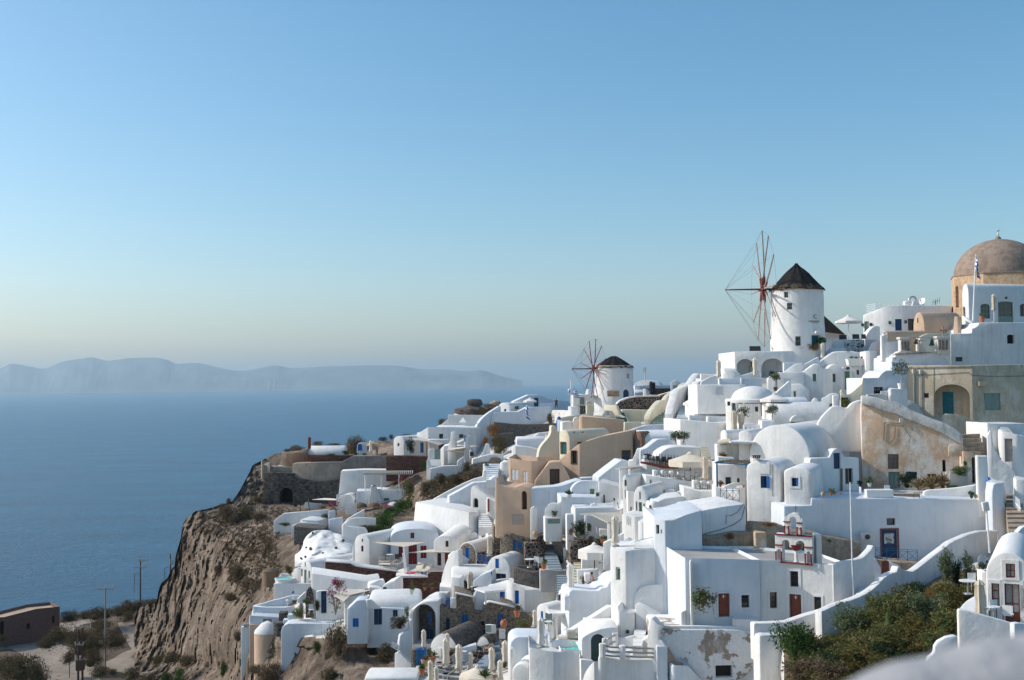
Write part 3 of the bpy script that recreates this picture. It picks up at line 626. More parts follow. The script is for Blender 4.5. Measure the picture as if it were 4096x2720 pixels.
B(t,90.2,[(1038,640),-28,(1050,600),-28,(1140,605),20,(1160,650)],690,back=1.1,name='chimney',gr=0);bm=newbm();c_=at(1098,592,89.9)
cube(bm,c_+Vec((0,0,.02)),.62,.5,.07)
for i in range(4):cube(bm,c_+Vec((-.24+.16*i,0,-.14)),.07,.3,.17)
put(t,'chimney_cap',bm,'brown',smooth=0)
bm=newbm();pf=o_planes['side_vault'][0]
tube(bm,[pf.hit(1155,832)+pf.n*.03,pf.hit(1280,838)+pf.n*.03,pf.hit(1285,660)+pf.n*.03],.02,4);tube(bm,[pf.hit(1316,700)+pf.n*.03,pf.hit(1318,1130)+pf.n*.03],.02,4);put(t,'cable',bm,'metal_dark')
S('F');t=H('terrace_wall','very long blue-grey shaded retaining wall under the terrace with the wooden bench','wall')
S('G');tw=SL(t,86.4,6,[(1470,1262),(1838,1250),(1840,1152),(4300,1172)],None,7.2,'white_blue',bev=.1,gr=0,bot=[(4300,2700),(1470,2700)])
S('J');ground(0,450,86);ground(900,740,87);ground(1900,360,87)
OP(t,730,215,832,297,'win','brown',dep=.25,cols=1,rows=1);OP(t,672,352,858,700,'door','blue_dark',dep=.2,cols=1,rows=3,trim=.12,tmat='red_brown')
p_=t.planes[0];bm=newbm();q=p_.hit(766,518);extr(bm,rect(-.4,.4,0,.8),q,p_,-.08,-.14);put(t,'lace_panel',fin(bm),'stone_white',smooth=0)
S('F');t=H('curved_parapet','low curved white parapet in front of the dry agave bed','wall')
SL(t,90.5,-7,[(995,1080),(1040,1052),(1110,1042),(1300,1030),(1500,1008),(1720,972)],1250,.5,'white',sm=3,gr=0)
t=H('white_pier','tall white pier with tapering top beside the orange plaster pier','wall')
B(t,88.2,[(1688,582),-55,(1722,590),9,(1852,592)],1150,back=1.4,gr=0,bev=.12)
t=H('flared_wall','white corner wall with a flared base beside the dark steps at right','wall')
B(t,85.6,[(1836,935),-50,(1860,925),-50,(1928,945),12,(2058,952)],1200,back=2.2,gr=0,bev=.14)
S('W');SL(t,84.3,16,[(648,830),(662,690),(748,690),(757,770),(768,860),(792,925),(850,965),(888,1005),(860,1045),(830,1100),(800,1165)],1300,.9,'white_blue','flared_base',gr=0,bev=.25,sm=2)
S('F');t=H('chimney','pointed bright blue chimney cap between the white piers','chimney');bm=newbm();lathe(bm,[(.2,-.8),(.2,0),(.18,.12),(.1,.28),(0,.36)],at(1866,925,87.2),14);put(t,'cap',bm,'blue')
def mill(crop,name_lab,cx_,D,rt_px,rb_px,ytop,ybase,yeave,yapex,hub,tip,nrm_deg,Rpx,phase,roofprof,over,board,red):
 S(crop);s=cur[2];t=H('windmill',name_lab,'windmill');k=D/FPX/s
 c=at(cx_,ybase,D);z0=c.z;zt=at(cx_,ytop,D).z;rb,rtp=rb_px*k,rt_px*k;bm=newbm()
 lathe(bm,[(rb*1.0,-2.5),(rb,0)]+[(rb+(rtp-rb)*f+.04*sin(f*9),(zt-z0)*f)for f in(.15,.3,.45,.6,.75,.9,1.0)]+[(rtp*.5,zt-z0+.02)],c,64)
 tower=put(t,'tower',bm,'white_old' if red else 'white',smooth=50);C2=Vec((c.x,c.y,0))
 ze=at(cx_,yeave,D).z;za=at(cx_,yapex,D).z;bm=newbm();R0=rtp*over;rings=[]
 nseg=90;pr=roofprof
 for(fr_,fz)in pr:
  ring=[]
  for j in range(nseg):
   a=2*pi*j/nseg;rr=R0*fr_;jag=(rnd.random()-.5)*(.5 if fz<=0.001 else.10);ring.append(bm.verts.new(C2+Vec((rr*cos(a),rr*sin(a),ze+(za-ze)*fz+jag*.5+.05*sin(a*11))))if fr_>.001 else None)
  rings.append(ring)
 apex=bm.verts.new(C2+Vec((0,0,za)))
 for a_,b_ in zip(rings,rings[1:]):
  for j in range(nseg):
   if b_[0]is None:bm.faces.new((a_[j],a_[(j+1)%nseg],apex))
   else:bm.faces.new((a_[j],a_[(j+1)%nseg],b_[(j+1)%nseg],b_[j]))
 bm.faces.new(rings[0][::-1]);put(t,'thatched_roof',fin(bm),'thatch',smooth=0)
 bm=newbm()
 for i in range(700):
  a=rnd.uniform(0,2*pi);r_=R0*rnd.uniform(.8,1.0);z_=ze+(za-ze)*(1-r_/R0)*.9;p=C2+Vec((r_*cos(a),r_*sin(a),z_+.05));o_=Vec((cos(a),sin(a),-.75-rnd.random()*.5))*rnd.uniform(.2,.5);sd_=Vec((-sin(a),cos(a),0))*.03
  bm.faces.new([bm.verts.new(p-sd_),bm.verts.new(p+sd_),bm.verts.new(p+o_)])
 put(t,'straw_fringe',bm,'thatch_brown' if not red else 'thatch',smooth=0)
 bm=newbm();lathe(bm,[(rtp*1.015,0),(rtp*1.03,.08),(rtp*1.02,.3)],Vec((c.x,c.y,zt-.08)),64);put(t,'roof_ring',bm,'beige')
 ax=Vec((-sin(rad(nrm_deg)),-cos(rad(nrm_deg)),0));hb=at(hub[0],hub[1],D-1);hubz=hb.z
 q=(hub[0]-cx_)*k/-sin(rad(nrm_deg));hc=C2+ax*q+Vec((0,0,hubz));ql=(tip[0]-cx_)*k/-sin(rad(nrm_deg));tp=C2+ax*ql+Vec((0,0,hubz))
 bm=newbm();tube(bm,[C2+Vec((0,0,hubz)),hc,tp],.17 if board else.12,8,.07);put(t,'axle',bm,'wood_red' if board else 'brown')
 sd_=Vec((-ax.y,ax.x,0));R=Rpx*k;tips=[]
 for i in range(12):
  a=rad(phase+30*i);d=sd_*sin(a)+Vec((0,0,cos(a)));off=ax*(.12 if i%2 else-.12);e=hc+d*R*(1+.02*sin(i*5));tips.append(e)
  bm=newbm();tube(bm,[hc+off,hc+off+d*R*.5,e],.12 if board else.08,6,.075 if board else.055,mi=1)
  if board:tube(bm,[hc+off*1.3-d*.2,hc+off*1.3+d*R*.22],.16,6,.14,mi=0)
  put(t,'sail_spar',bm,'wood_red',extra=('pole_wood' if board else 'wood_red',))
 bm=newbm()
 for i in range(12):tube(bm,[tp,tips[i]],.012,3)
 for i in range(12):tube(bm,[tips[i],tips[(i+1)%12]],.012,3)
 put(t,'stay_wire',bm,'metal_dark')
 return t,tower,c,k
t,tower,c,k=mill('A','tall white windmill with dark thatched cone roof and twelve bare sail spars',1322,130,342,362,955,1756,945,588,(870,925),(355,930),91,797,0,[(1,0),(.93,.06),(.8,.2),(.62,.4),(.45,.6),(.3,.74),(.16,.86),(.07,.95),(.05,1.0),(0,1)],1.07,1,0)
def mill_open(t,tower,c,x0,y0,x1,y1,D,kind,mat,R,**kw):
 xm=(x0+x1)/2;r=ray(xm,(y0+y1)/2);
 cx,cy=c.x,c.y;a=r.x**2+r.y**2;b=-2*(r.x*cx+r.y*cy);q=cx*cx+cy*cy-R*R;disc=max(0,b*b-4*a*q);s=(-b-math.sqrt(disc))/(2*a)
 P=r*s;n=Vec((P.x-cx,P.y-cy,0)).normalized();P0=Vec((P.x,P.y,0));d=Vec((-n.y,n.x,0));
 if d.x<0:d=-d
 o_planes[tower.name]=[Plane(P0,P0+d)];return OP(t,x0,y0,x1,y1,kind,mat,host=tower,**kw)
R1=352*k
S('A');mill_open(t,tower,c,1133,968,1192,1048,130,'win','greygreen',342*k,cols=1,rows=2,dep=.25);mill_open(t,tower,c,1172,1118,1243,1208,130,'win','greygreen',344*k,cols=1,rows=2,dep=.25)
mill_open(t,tower,c,978,1180,990,1310,130,'win','greygreen',344*k,cols=1,rows=2,dep=.2)
S('D');mill_open(t,tower,c,1285,84,1358,212,130,'win','greygreen',358*k,cols=1,rows=2,dep=.3);mill_open(t,tower,c,1505,70,1608,250,130,'door','teal',358*k,cols=2,rows=2,dep=.3)
def hood(t,x,y,w_,h_,R,c):
 r=ray(x,y);a=r.x**2+r.y**2;b=-2*(r.x*c.x+r.y*c.y);q=c.x**2+c.y**2-R*R;s=(-b-math.sqrt(b*b-4*a*q))/(2*a);P=CAM+r*s;P0=Vec((P.x,P.y,0));n=Vec((P.x-c.x,P.y-c.y,0)).normalized();d=Vec((-n.y,n.x,0));d=d if d.x>0 else-d;pl=Plane(P0,P0+d)
 bm=newbm();O=P.copy();extr(bm,[(w_*cos(pi*i/8),h_*sin(pi*i/8))for i in range(9)],O,pl,.5,-.3);put(t,'door_hood',fin(bm),'white')
hood(t,1560,48,.38,.42,360*k,c)
for lx in(1462,1638):bm=newbm();q=at(lx,105,127.4 if lx<1600 else 128.6);cube(bm,q,.24,.3,.42);put(t,'wall_lamp',bm,'metal_dark')
def wrap_text(t,txt,x,y,h_px,R,c,D,mat='metal_dark',name='lettering',sp=1.0,wpx=None):
 cu=bpy.data.curves.new('txt','FONT');cu.body=txt;cu.align_x='CENTER';cu.size=1;cu.space_character=sp;cu.extrude=.01;ob=bpy.data.objects.new('txt',cu);COL.objects.link(ob);bpy.context.view_layer.update()
 me=bpy.data.meshes.new_from_object(ob.evaluated_get(bpy.context.evaluated_depsgraph_get()));bpy.data.objects.remove(ob)
 k_=D/FPX/cur[2];sc_=h_px*k_/.72;P=at(x,y,D);ww=max(v.co.x for v in me.vertices)-min(v.co.x for v in me.vertices)
 sx=wpx*k_/ww if wpx else sc_;bm=newbm();bm.from_mesh(me);bpy.data.meshes.remove(me);return bm,P,sc_,sx
for txt,x,y,hp,sp_,wp in(('C',1552,1328,56,1,None),('CHARISMA',1543,1376,22,1.25,160),('OIA SUITES',1551,1393,9,1.1,78)):
 S('A');bm,P,sc_,sx=wrap_text(t,txt,x,y,hp,R1,c,128.2,sp=sp_,wpx=wp)
 R_t=350*k;r=ray(x,y);a_=r.x**2+r.y**2;b_=-2*(r.x*c.x+r.y*c.y);q_=c.x**2+c.y**2-R_t**2;s_=(-b_-math.sqrt(b_*b_-4*a_*q_))/(2*a_);P=CAM+r*s_;th=math.atan2(P.y-c.y,P.x-c.x);cs=abs(sin(th))
 for v in bm.verts:
  u=v.co.x*sx/max(.5,cs);a2=th+u/R_t;rr=R_t+.035+v.co.z;z=P.z+v.co.y*sc_;v.co=Vec((c.x+rr*cos(a2),c.y+rr*sin(a2),z))
 put(t,'lettering',bm,'metal_dark',smooth=0)
t,tower,c,k=mill('C','smaller weathered white windmill with grey cone roof and thin sail spars',868,165,252,272,500,1015,500,353,(585,523),(290,526),69,405,12,[(1,0),(.8,.25),(.6,.5),(.4,.72),(.22,.9),(.1,.98),(0,1)],1.04,0,1)
S('C');mill_open(t,tower,c,992,800,1072,945,165,'door','blue_dark',270*k,arch=1,dep=.35,cols=1,rows=1);mill_open(t,tower,c,1038,592,1074,650,165,'void','white_blue',262*k,dep=.4)
g2=H('banner','brown cafe banner with script lettering on the smaller windmill','sign');R_t=268*k
def cyl_pt(x,y,c,R,off=.08):
 r=ray(x,y);a_=r.x**2+r.y**2;b_=-2*(r.x*c.x+r.y*c.y);q_=c.x**2+c.y**2-R**2;s_=(-b_-math.sqrt(max(0,b_*b_-4*a_*q_)))/(2*a_);return CAM+r*(s_)
a,b=cyl_pt(770,860,c,R_t),cyl_pt(932,860,c,R_t);mid=cyl_pt(850,860,c,R_t);n_=Vec((mid.x-c.x,mid.y-c.y,0)).normalized();pb=Plane(Vec((mid.x,mid.y,0))+n_*.12-Vec((-n_.y,n_.x,0)),Vec((mid.x,mid.y,0))+n_*.12)
if pb.d.x<0:pb=Plane(pb.p,pb.p-pb.d)
bm=newbm();ua,ub=pb.u(pb.hit(772,850)),pb.u(pb.hit(932,850));z1,z0=pb.hit(850,818).z,pb.hit(850,896).z;O=pb.p.copy();extr(bm,rect(ua,ub,z0,z1),O,pb,.02,-.02);put(g2,'banner_cloth',fin(bm),'clay',smooth=0)
def flat_text(t,txt,pl,u,z,h,w_=None,mat='metal_dark',off=.03,name='lettering'):
 cu=bpy.data.curves.new('txt','FONT');cu.body=txt;cu.size=1;cu.extrude=.005;ob=bpy.data.objects.new('txt',cu);COL.objects.link(ob);bpy.context.view_layer.update()
 me=bpy.data.meshes.new_from_object(ob.evaluated_get(bpy.context.evaluated_depsgraph_get()));bpy.data.objects.remove(ob);ww=max(v.co.x for v in me.vertices);bm=newbm();bm.from_mesh(me);bpy.data.meshes.remove(me)
 sy=h/.72;sx=w_/ww if w_ else sy
 for v in bm.verts:v.co=pl.p+pl.d*(u+v.co.x*sx+v.co.y*sy*.15)+pl.n*(off+v.co.z)+Vec((0,0,z+v.co.y*sy))
 put(t,name,bm,mat,smooth=0)
hh=z1-z0;ww=ub-ua
flat_text(g2,'Cafe &',pb,ua+ww*.5,z0+hh*.55,hh*.26,ww*.42);flat_text(g2,'Swimming Pool',pb,ua+ww*.05,z0+hh*.12,hh*.26,ww*.88)
bm=newbm();extr(bm,[(ua+ww*.18,z0+hh*.5),(ua+ww*.34,z0+hh*.62),(ua+ww*.38,z0+hh*.72),(ua+ww*.2,z0+hh*.66)],O,pb,.035,.02);put(g2,'red_mark',fin(bm),'pink',smooth=0)
S('A');t=H('thatched_roof_hut','low hut with dark thatched roof behind the tall windmill','hut');bm=newbm()
q=[at(1600,1540,137),at(1950,1540,137),at(1950,1500,143),at(1600,1500,143)];ap=at(1668,1285,139);ap2=ap+Vec((-3,0,0));z_=q[0].z
qq=[bm.verts.new(Vec((p.x,p.y,z_)))for p in q];v1,v2=bm.verts.new(ap),bm.verts.new(ap2);bm.faces.new(qq[::-1]);bm.faces.new((qq[0],qq[1],v1,v2));bm.faces.new((qq[1],qq[2],v1));bm.faces.new((qq[2],qq[3],v2,v1));bm.faces.new((qq[3],qq[0],v2));put(t,'thatched_roof',fin(bm),'thatch',smooth=0)
S('D');B(t,137.4,[(1640,40),2,(1948,62)],300,back=5,mat='white_blue',gr=0);B(t,136.9,[(1640,24),2,(1985,66)],78,back=6,mat='beige',name='eave_board',gr=0,down=0,bev=.02)
t=H('arched_terrace','white terrace block with two deep arched porches under the tall windmill')
b1=B(t,128,[(463,293),-12,(1137,284),14,(1660,280)],720,back=9,bev=.05)
pl0=o_planes[b1 .name][0]
for(x0,x1,ya,y1,nm)in((497,722,390,640,'porch'),(828,1132,382,640,'porch')):
 vo=OP(t,x0,ya,x1,y1,'void','white',host=b1,face=0,arch=.85,dep=1.8,name='porch_wall');o_planes[vo.name]=[Plane(pl0 .p-pl0 .n*1.79,pl0 .p-pl0 .n*1.79+pl0 .d)]
 if x0<600:OP(t,668,482,716,640,'win','teal',host=vo,dep=.05,cols=1,rows=1)
 else:OP(t,1076,462,1130,640,'door','teal',host=vo,dep=.05,cols=1,rows=1);bm=newbm();cube(bm,at(1002,490,129.5),.3,.2,.5);put(t,'wall_lamp',bm,'metal_dark')
t=H('stepped_parapet','stepped white parapet walls below the two arched porches','wall')
SL(t,123,4,[(440,655),(560,612),(700,572),(790,553),(822,560)],760,.35,'white');SL(t,124.5,5,[(10,720),(30,690),(120,640),(250,600)],760,.4,'white_blue');SL(t,121.5,3,[(250,652),(552,648),(840,652)],760,.35,'white_blue',gr=1)
SL(t,121.3,-6,[(250,648),(274,648)],745,.5,'white','pillar',gr=0);SL(t,121.3,-6,[(548,645),(566,645)],760,.5,'white','pillar',gr=0)
B(t,124,[(300,560),-20,(360,545),-20,(480,540),20,(560,600)],660,back=3,bev=.3)
t=H('plant_terrace','sloping white terrace wall with a sunken seating nook right of the arched porches','wall')
SL(t,122.5,-10,[(1125,575),(1190,520),(1290,455),(1382,448)],640,.3,'white');SL(t,124.5,5,[(1130,440),(1385,440),(1400,470),(1600,362),(1620,440)],620,.5,'white_blue');SL(t,121,-10,[(912,665),(960,620),(1080,570),(1400,568)],820,3.0,'white',sm=2)
OP(t,1132,652,1225,735,'void','white_blue',dep=.15)
t=H('long_front_wall','long sunlit white wall with a barred hatch below the stepped parapets','wall')
B(t,119,[(-40,735),-10,(540,738),30,(620,735)],940,back=3);OP(t,210,756,316,876,'win','metal_white',face=0,cols=6,rows=1,dep=.08,glass='white_blue',name='hatch')
t=H('domed_suite','round white suite with a low oval dome and a curtained pergola')
cD=at(715,930,116);k_=116/FPX/cur[2];bm=newbm();lathe(bm,[(365*k_,-8),(365*k_,-.45),(372*k_,-.35),(372*k_,-.05),(355*k_,.05),(0,.1)],cD,48);dr=put(t,'drum',bm,'white',smooth=50)
bm=newbm();lathe(bm,[(286*k_*cos(a*pi/28),(175*k_)*sin(a*pi/28))for a in range(0,14)]+[(0,175*k_)],cD,48);put(t,'dome',bm,'white',smooth=60)
ground(400,1130,113);ground(900,1130,113)
mill_open(t,dr,cD,424,985,486,1120,116,'door','teal',365*k_,cols=1,rows=2,dep=.3);mill_open(t,dr,cD,742,1035,786,1100,116,'win','teal',365*k_,dep=.3)
bm=newbm();cube(bm,at(388,1020,113.4),.24,.3,.42);put(t,'wall_lamp',bm,'metal_dark')
t=H('curtained_pergola','dark metal pergola with beige curtains before the domed suite','pergola');bm=newbm()
PP=[at(468,990,112.2),at(828,978,111.4),at(800,974,114.0),at(560,974,114.4)];zt_=PP[0].z
for i in range(4):tube(bm,[Vec((PP[i].x,PP[i].y,zt_)),Vec((PP[(i+1)%4].x,PP[(i+1)%4].y,zt_))],.05,4)
for p in PP:tube(bm,[Vec((p.x,p.y,zt_)),Vec((p.x,p.y,zt_-1.3))],.05,4)
put(t,'frame',bm,'metal_dark');
for x_,w__ in((500,.2),(600,.17),(712,.22),(808,.22)):
 bm=newbm();q=at(x_,985,111.9);lathe(bm,[(w__*.75,-1.25),(w__*.5,-.65),(w__*.8,0)],q,16,sy=.35,flute=.15,fn=6);put(t,'curtain',bm,'canvas_white')
t=H('tall_vaulted_houses','tall white twin-gabled house with small green windows and a green plank door')
SL(t,121,-12,[(1222,692),(1330,602),(1450,520),(1520,468),(1560,452),(1600,460),(1635,490),(1653,522)],985,4,'white',bev=.12);OP(t,1520,590,1568,692,'shut','green_door',dep=.25,cols=1,rows=1)
B(t,120.3,[(1653,520),38,(1790,516)],930,back=3,mat='white');SL(t,122.2,-10,[(1716,522),(1755,478),(1805,457),(1850,468),(1895,500),(1924,512)],930,4,'white',bev=.1);OP(t,1778,590,1828,702,'win','green_door',dep=.25)
SL(t,122.6,4,[(1924,502),(2045,504)],810,3,'white');OP(t,1950,556,2022,804,'door','green_door',dep=.2,cols=2,rows=3)
SL(t,124,-8,[(2012,492),(2260,478),(2340,500)],760,3,'white');OP(t,2113,540,2146,603,'void','brown',dep=.3)
bm=newbm();cube(bm,at(1996,535,122.4),.32,.12,.32);put(t,'wall_lamp',bm,'bronze')
t=H('small_vault','small white vaulted room with a round-topped gable beside the twin-gabled house')
V(t,117.6,-18,1150,1452,850,724,4,985,bev=.12);OP(t,1262,825,1294,902,'void','greygreen',dep=.25)
SL(t,116.5,8,[(1010,862),(1100,780),(1200,690),(1222,684),(1230,700)],1000,.4,'white',gr=0)
t=H('low_barrel_roof','low pale barrel roof behind the tall terrace stair wall','roof');barrel(t,114.5,4,1105,1465,975,905,3,1040,'white_blue',gr=0)
SL(t,113.5,-10,[(1500,975),(1530,925),(1560,912),(1590,930),(1610,975)],990,.5,'white','round_gable',gr=0);SL(t,116.5,-12,[(1640,920),(1700,900),(1740,865),(1790,850),(1850,850)],1000,.6,'white','curved_wall',gr=0)
t=H('long_barrel_house','long plain white barrel-roofed house with one small hooded window')
barrel(t,109,3,985,1795,1212,975,5.2,1330,'white_old',bev=.1);OP(t,1226,1238,1400,1300,'void','glass',dep=.3);p_=t.planes[0]
SL(t,108.6,3,[(1222,1216),(1240,1185),(1270,1160),(1310,1150),(1350,1160),(1380,1185),(1400,1216)],1236,.5,'white_old','window_hood',gr=0,down=0);B(t,111,[(1750,995),-10,(1790,990)],1060,back=.5,mat='green_door',name='shutter',gr=0,down=0,bev=0)
t=H('swooping_wall','swooping sunlit white wall with curved shoulders left of the orange plaster wall','wall')
SL(t,99.6,-10,[(1585,1262),(1640,1170),(1740,1068),(1790,1030),(1870,1022),(1975,1053),(2030,1000),(2100,960),(2198,938)],1420,.8,'white',sm=3,bev=.15)
SL(t,103.5,-10,[(1900,870),(1890,830),(1915,800),(1950,850),(1985,875),(2040,850),(2110,790),(2185,720),(2200,640)],1080,.5,'cream',sm=0);OP(t,1905,910,2000,1050,'door','brown',dep=.2,cols=1,rows=1)
SL(t,103.0,-12,[(1790,880),(1880,870)],1050,.8,'white','pillar')
t=H('curved_roof','broad curved white roof edge below the speckled stone wall','roof')
SL(t,126,-6,[(1602,442),(1680,370),(1745,322),(1790,295),(1870,284),(2050,284),(2150,298),(2230,330),(2350,420)],540,3,'white',bev=.3,gr=0);SL(t,125.6,28,[(1602,442),(1750,335),(1850,440)],450,.2,'white_blue',gr=0)
SL(t,129,6,[(1640,380),(1760,250),(1790,245),(1960,240),(1975,245)],320,.4,'white',gr=0)
t=H('speckled_wall','white-painted wall speckled with dark lava stones right of the windmill','wall')
SL(t,131,2,[(1785,150),(1960,132)],330,.5,'white',gr=0);SL(t,130.8,3,[(1955,132),(2222,128)],310,.5,'stone_white',gr=0);SL(t,130,8,[(1782,280),(1830,190),(1950,188)],300,.4,'white_blue',gr=0)
t=H('picket_fence','pale grey picket fence right of the speckled stone wall','fence');bm=newbm()
for i in range(22):a=at(2228+i*7.5,128,130+i*.05);tube(bm,[a,a-Vec((0,0,1.3))],.035,4)
a,b=at(2226,140,130),at(2390,140,131);tube(bm,[a,b],.04,4);tube(bm,[a-Vec((0,0,.9)),b-Vec((0,0,.9))],.04,4);put(t,'pickets',bm,'white_blue')
S('E');t=H('curved_stair_wall','curved white wall with dark red lining beside the picket fence','wall')
SL(t,127,6,[(262,520),(290,450),(320,410),(370,385),(415,375)],610,.4,'white',sm=3,gr=0);SL(t,128.5,6,[(290,520),(320,460),(360,435),(415,430)],640,.2,'red_brown','lining',gr=0);B(t,123,[(205,525),-20,(270,515),20,(360,520)],640,back=2,gr=0)
S('E');t=H('corner_house','small blue-grey house with a curved roofline and a square window above the orange wall')
SL(t,105,6,[(176,882),(388,880),(402,855),(425,825),(460,798),(500,780),(606,778)],1180,4,'white_blue',bev=.08);OP(t,318,1004,452,1104,'win','black',dep=.4,trim=.12,tmat='white');SL(t,104.6,-40,[(165,884),(178,884)],1180,.4,'white',gr=0)
SL(t,103.5,5,[(240,1108),(400,1096),(470,1098),(486,1110)],1190,.5,'coping','low_wall',gr=0);SL(t,104.4,3,[(430,1058),(540,1056)],1200,.5,'white_blue','low_wall',gr=0)
t=H('rough_wall','rough lumpy white plaster wall under the potted olive tree','wall');B(t,103.2,[(533,1050),-30,(555,1024),4,(775,1032)],1260,back=2,mat='white_old',bev=.2)
S('0');t=H('blue_grey_house','plain shaded wall between the potted olive tree and the weathered bell wall','wall');S('E');SL(t,112,5,[(560,660),(780,668)],1080,3,'white_blue',gr=1)
S('I');t=H('twin_chapel','low white double chapel with two brown-red doors and a flat grey roof','church')
b1=B(t,75.6,[(303,776),6,(1312,800)],1590,back=6.2,par=.22,roof='roofgrey',bev=.05,mat='white_blue');ground(1312,1480,76)
OP(t,486,1240,598,1398,'win','brown',dep=.22,cols=1,rows=3,trim=.1,tmat='white_blue',host=b1);OP(t,752,1258,906,1572,'door','red_brown',dep=.2,cols=1,rows=1,trim=.14,cross=True,tmat='white_blue',host=b1,lab='brown-red door with white cross, left');OP(t,1062,1280,1170,1450,'win','brown',dep=.22,cols=1,rows=3,trim=.18,host=b1,tmat='white_blue')
b2=B(t,76.4,[(1312,800),6,(1650,800),-28,(2310,872),48,(2500,850)],1560,back=6.5,bev=.06,mat='white',par=.2,roof='roofgrey')
OP(t,1446,1240,1546,1458,'win','brown',dep=.22,cols=1,rows=3,trim=.14,host=b2,face=0);OP(t,1722,958,1832,1170,'win','brown',dep=.25,cols=1,rows=3,trim=.18,host=b2,face=1)
OP(t,1712,1270,1872,1600,'door','red_brown',dep=.25,cols=1,rows=1,trim=.15,cross=True,host=b2,face=1);OP(t,2044,1305,2142,1515,'win','brown',dep=.22,cols=1,rows=3,trim=.14,host=b2,face=1)
SL(t,75.3,6,[(372,850),(376,822),(388,808),(400,822),(404,850)],1590,.25,'white','buttress',gr=0,sm=2);B(t,75.5,[(238,1530),-30,(260,1500),5,(310,1490)],1590,back=1.2,gr=0,bev=.2,name='bench');S('K');B(t,75.2,[(1115,600),-20,(1140,585),6,(1460,600)],680,back=1.0,name='bench',mat='white_old',gr=0,bev=.12)
S('J');SL(t,75.0,38,[(98,762),(200,740),(325,714),(400,700),(450,680),(482,655),(520,615),(555,575),(570,538),(585,545)],1250,.5,'white_old','side_wall',sm=2,gr=0)
S('I');t=H('bell_gable','white two-tier bell gable with dark red mouldings and little columns','bell tower')
pl=o_planes[b2 .name][1];PB=Plane(pl.p+pl.n*.12,pl.p+pl.n*.12+pl.d)
def pslab(t,pts,thick,mat,name,off=0,bev=.02):
 P=[PB.hit(*q)+PB.n*off for q in pts];bm=newbm();a=[bm.verts.new(p)for p in P];b=[bm.verts.new(p-PB.n*thick)for p in P];n=len(P);bm.faces.new(a);bm.faces.new(b[::-1])
 for i in range(n):bm.faces.new((a[i],b[i],b[(i+1)%n],a[(i+1)%n]))
 fin(bm);bevel(bm,bev,1,35)if bev else None;o=put(t,name,bm,mat);o_planes[o.name]=[Plane(PB.p+PB.n*off,PB.p+PB.n*off+PB.d)];return o
lo=pslab(t,[(1528,850),(1515,455),(2022,495),(2022,880)],.8,'white','lower_tier')
t.last=lo;TH=.8
for(x0,x1,ya,yb_)in((1612,1712,535,838),(1800,1916,550,862)):
 sh_pl=o_planes[lo.name][0];OP(t,x0,ya,x1,yb_,'void','white',host=lo,arch=1,dep=1.2,name='zz')
for(x0,x1,ya,yb_)in((1546,1600,662,820),(1944,1996,692,858)):OP(t,x0,ya,x1,yb_,'void','white_blue',host=lo,arch=1,dep=.25,name='niche')
OP(t,1700,640,1812,850,'void','white',host=lo,dep=1.2,name='zz')
up_=pslab(t,[(1640,462),(1636,290),(1668,285),(1675,230),(1700,195),(1735,180),(1785,176),(1830,192),(1858,225),(1868,290),(1888,300),(1888,470)],.55,'white','upper_tier')
OP(t,1712,226,1806,462,'void','white',host=up_,arch=1,dep=1.0,name='zz')
for o in list(t.r.children):
 if o.name.startswith('zz'):bpy.data.objects.remove(o)
R_='red_trim'
for L_,nm in(([(1512,450),(2024,482),(2024,502),(1512,470)],'moulding'),([(1526,822),(2024,862),(2024,884),(1526,838)],'moulding'),([(1512,594),(1624,600),(1624,618),(1512,612)],'moulding'),([(1910,626),(2030,632),(2030,650),(1910,644)],'moulding'),([(1632,282),(1722,286),(1722,302),(1632,298)],'moulding'),([(1806,298),(1888,302),(1888,320),(1806,316)],'moulding')):
 pslab(t,L_,.16,R_,nm,off=.09)
for x_,y0,y1 in((1538,690,832),(1610,692,836),(1932,722,868),(2010,728,872),(1654,346,450),(1706,348,458),(1822,364,466),(1874,368,468)):
 p=PB.hit(x_,y1)+PB.n*.12;h=PB.hit(x_,y0).z-p.z;bm=newbm();lathe(bm,[(.085,0),(.085,.04),(.055,.08),(.05,h-.1),(.085,h-.04),(.085,h)],p,10);put(t,'column',bm,R_)
p=PB.hit(1796,838)-PB.n*.2;h=PB.hit(1796,685).z-p.z;bm=newbm();lathe(bm,[(.19,0),(.17,.06),(.13,.1),(.12,h)],p,14);put(t,'pedestal',bm,'white')
bm=newbm();h2=PB.hit(1796,608).z-p.z;lathe(bm,[(.2,h),(.33,h+(h2-h)*.5),(.38,h2-.04),(.40,h2)],p,14,sx=1,sy=.8);put(t,'red_bowl',bm,R_)
p=PB.hit(1786,178)-PB.n*.25;bm=newbm();tube(bm,[p,p+Vec((0,0,.5))],.03);tube(bm,[p+PB.d*-.14+Vec((0,0,.34)),p+PB.d*.14+Vec((0,0,.34))],.025);put(t,'top_cross',bm,'wood')
pslab(t,[(1632,286),(1640,225),(1668,240),(1672,286)],.5,'white','corner_horn');pslab(t,[(1868,300),(1872,240),(1888,250),(1892,302)],.5,'white','corner_horn')
bm=newbm();pr=PB.hit(2022,480)-PB.n*.8;cube(bm,PB.hit(2052,860)-PB.n*.9-Vec((0,0,.2)),.35,.9,PB.hit(2050,480).z-PB.hit(2050,860).z+.2);put(t,'side_pier',bm,'white')
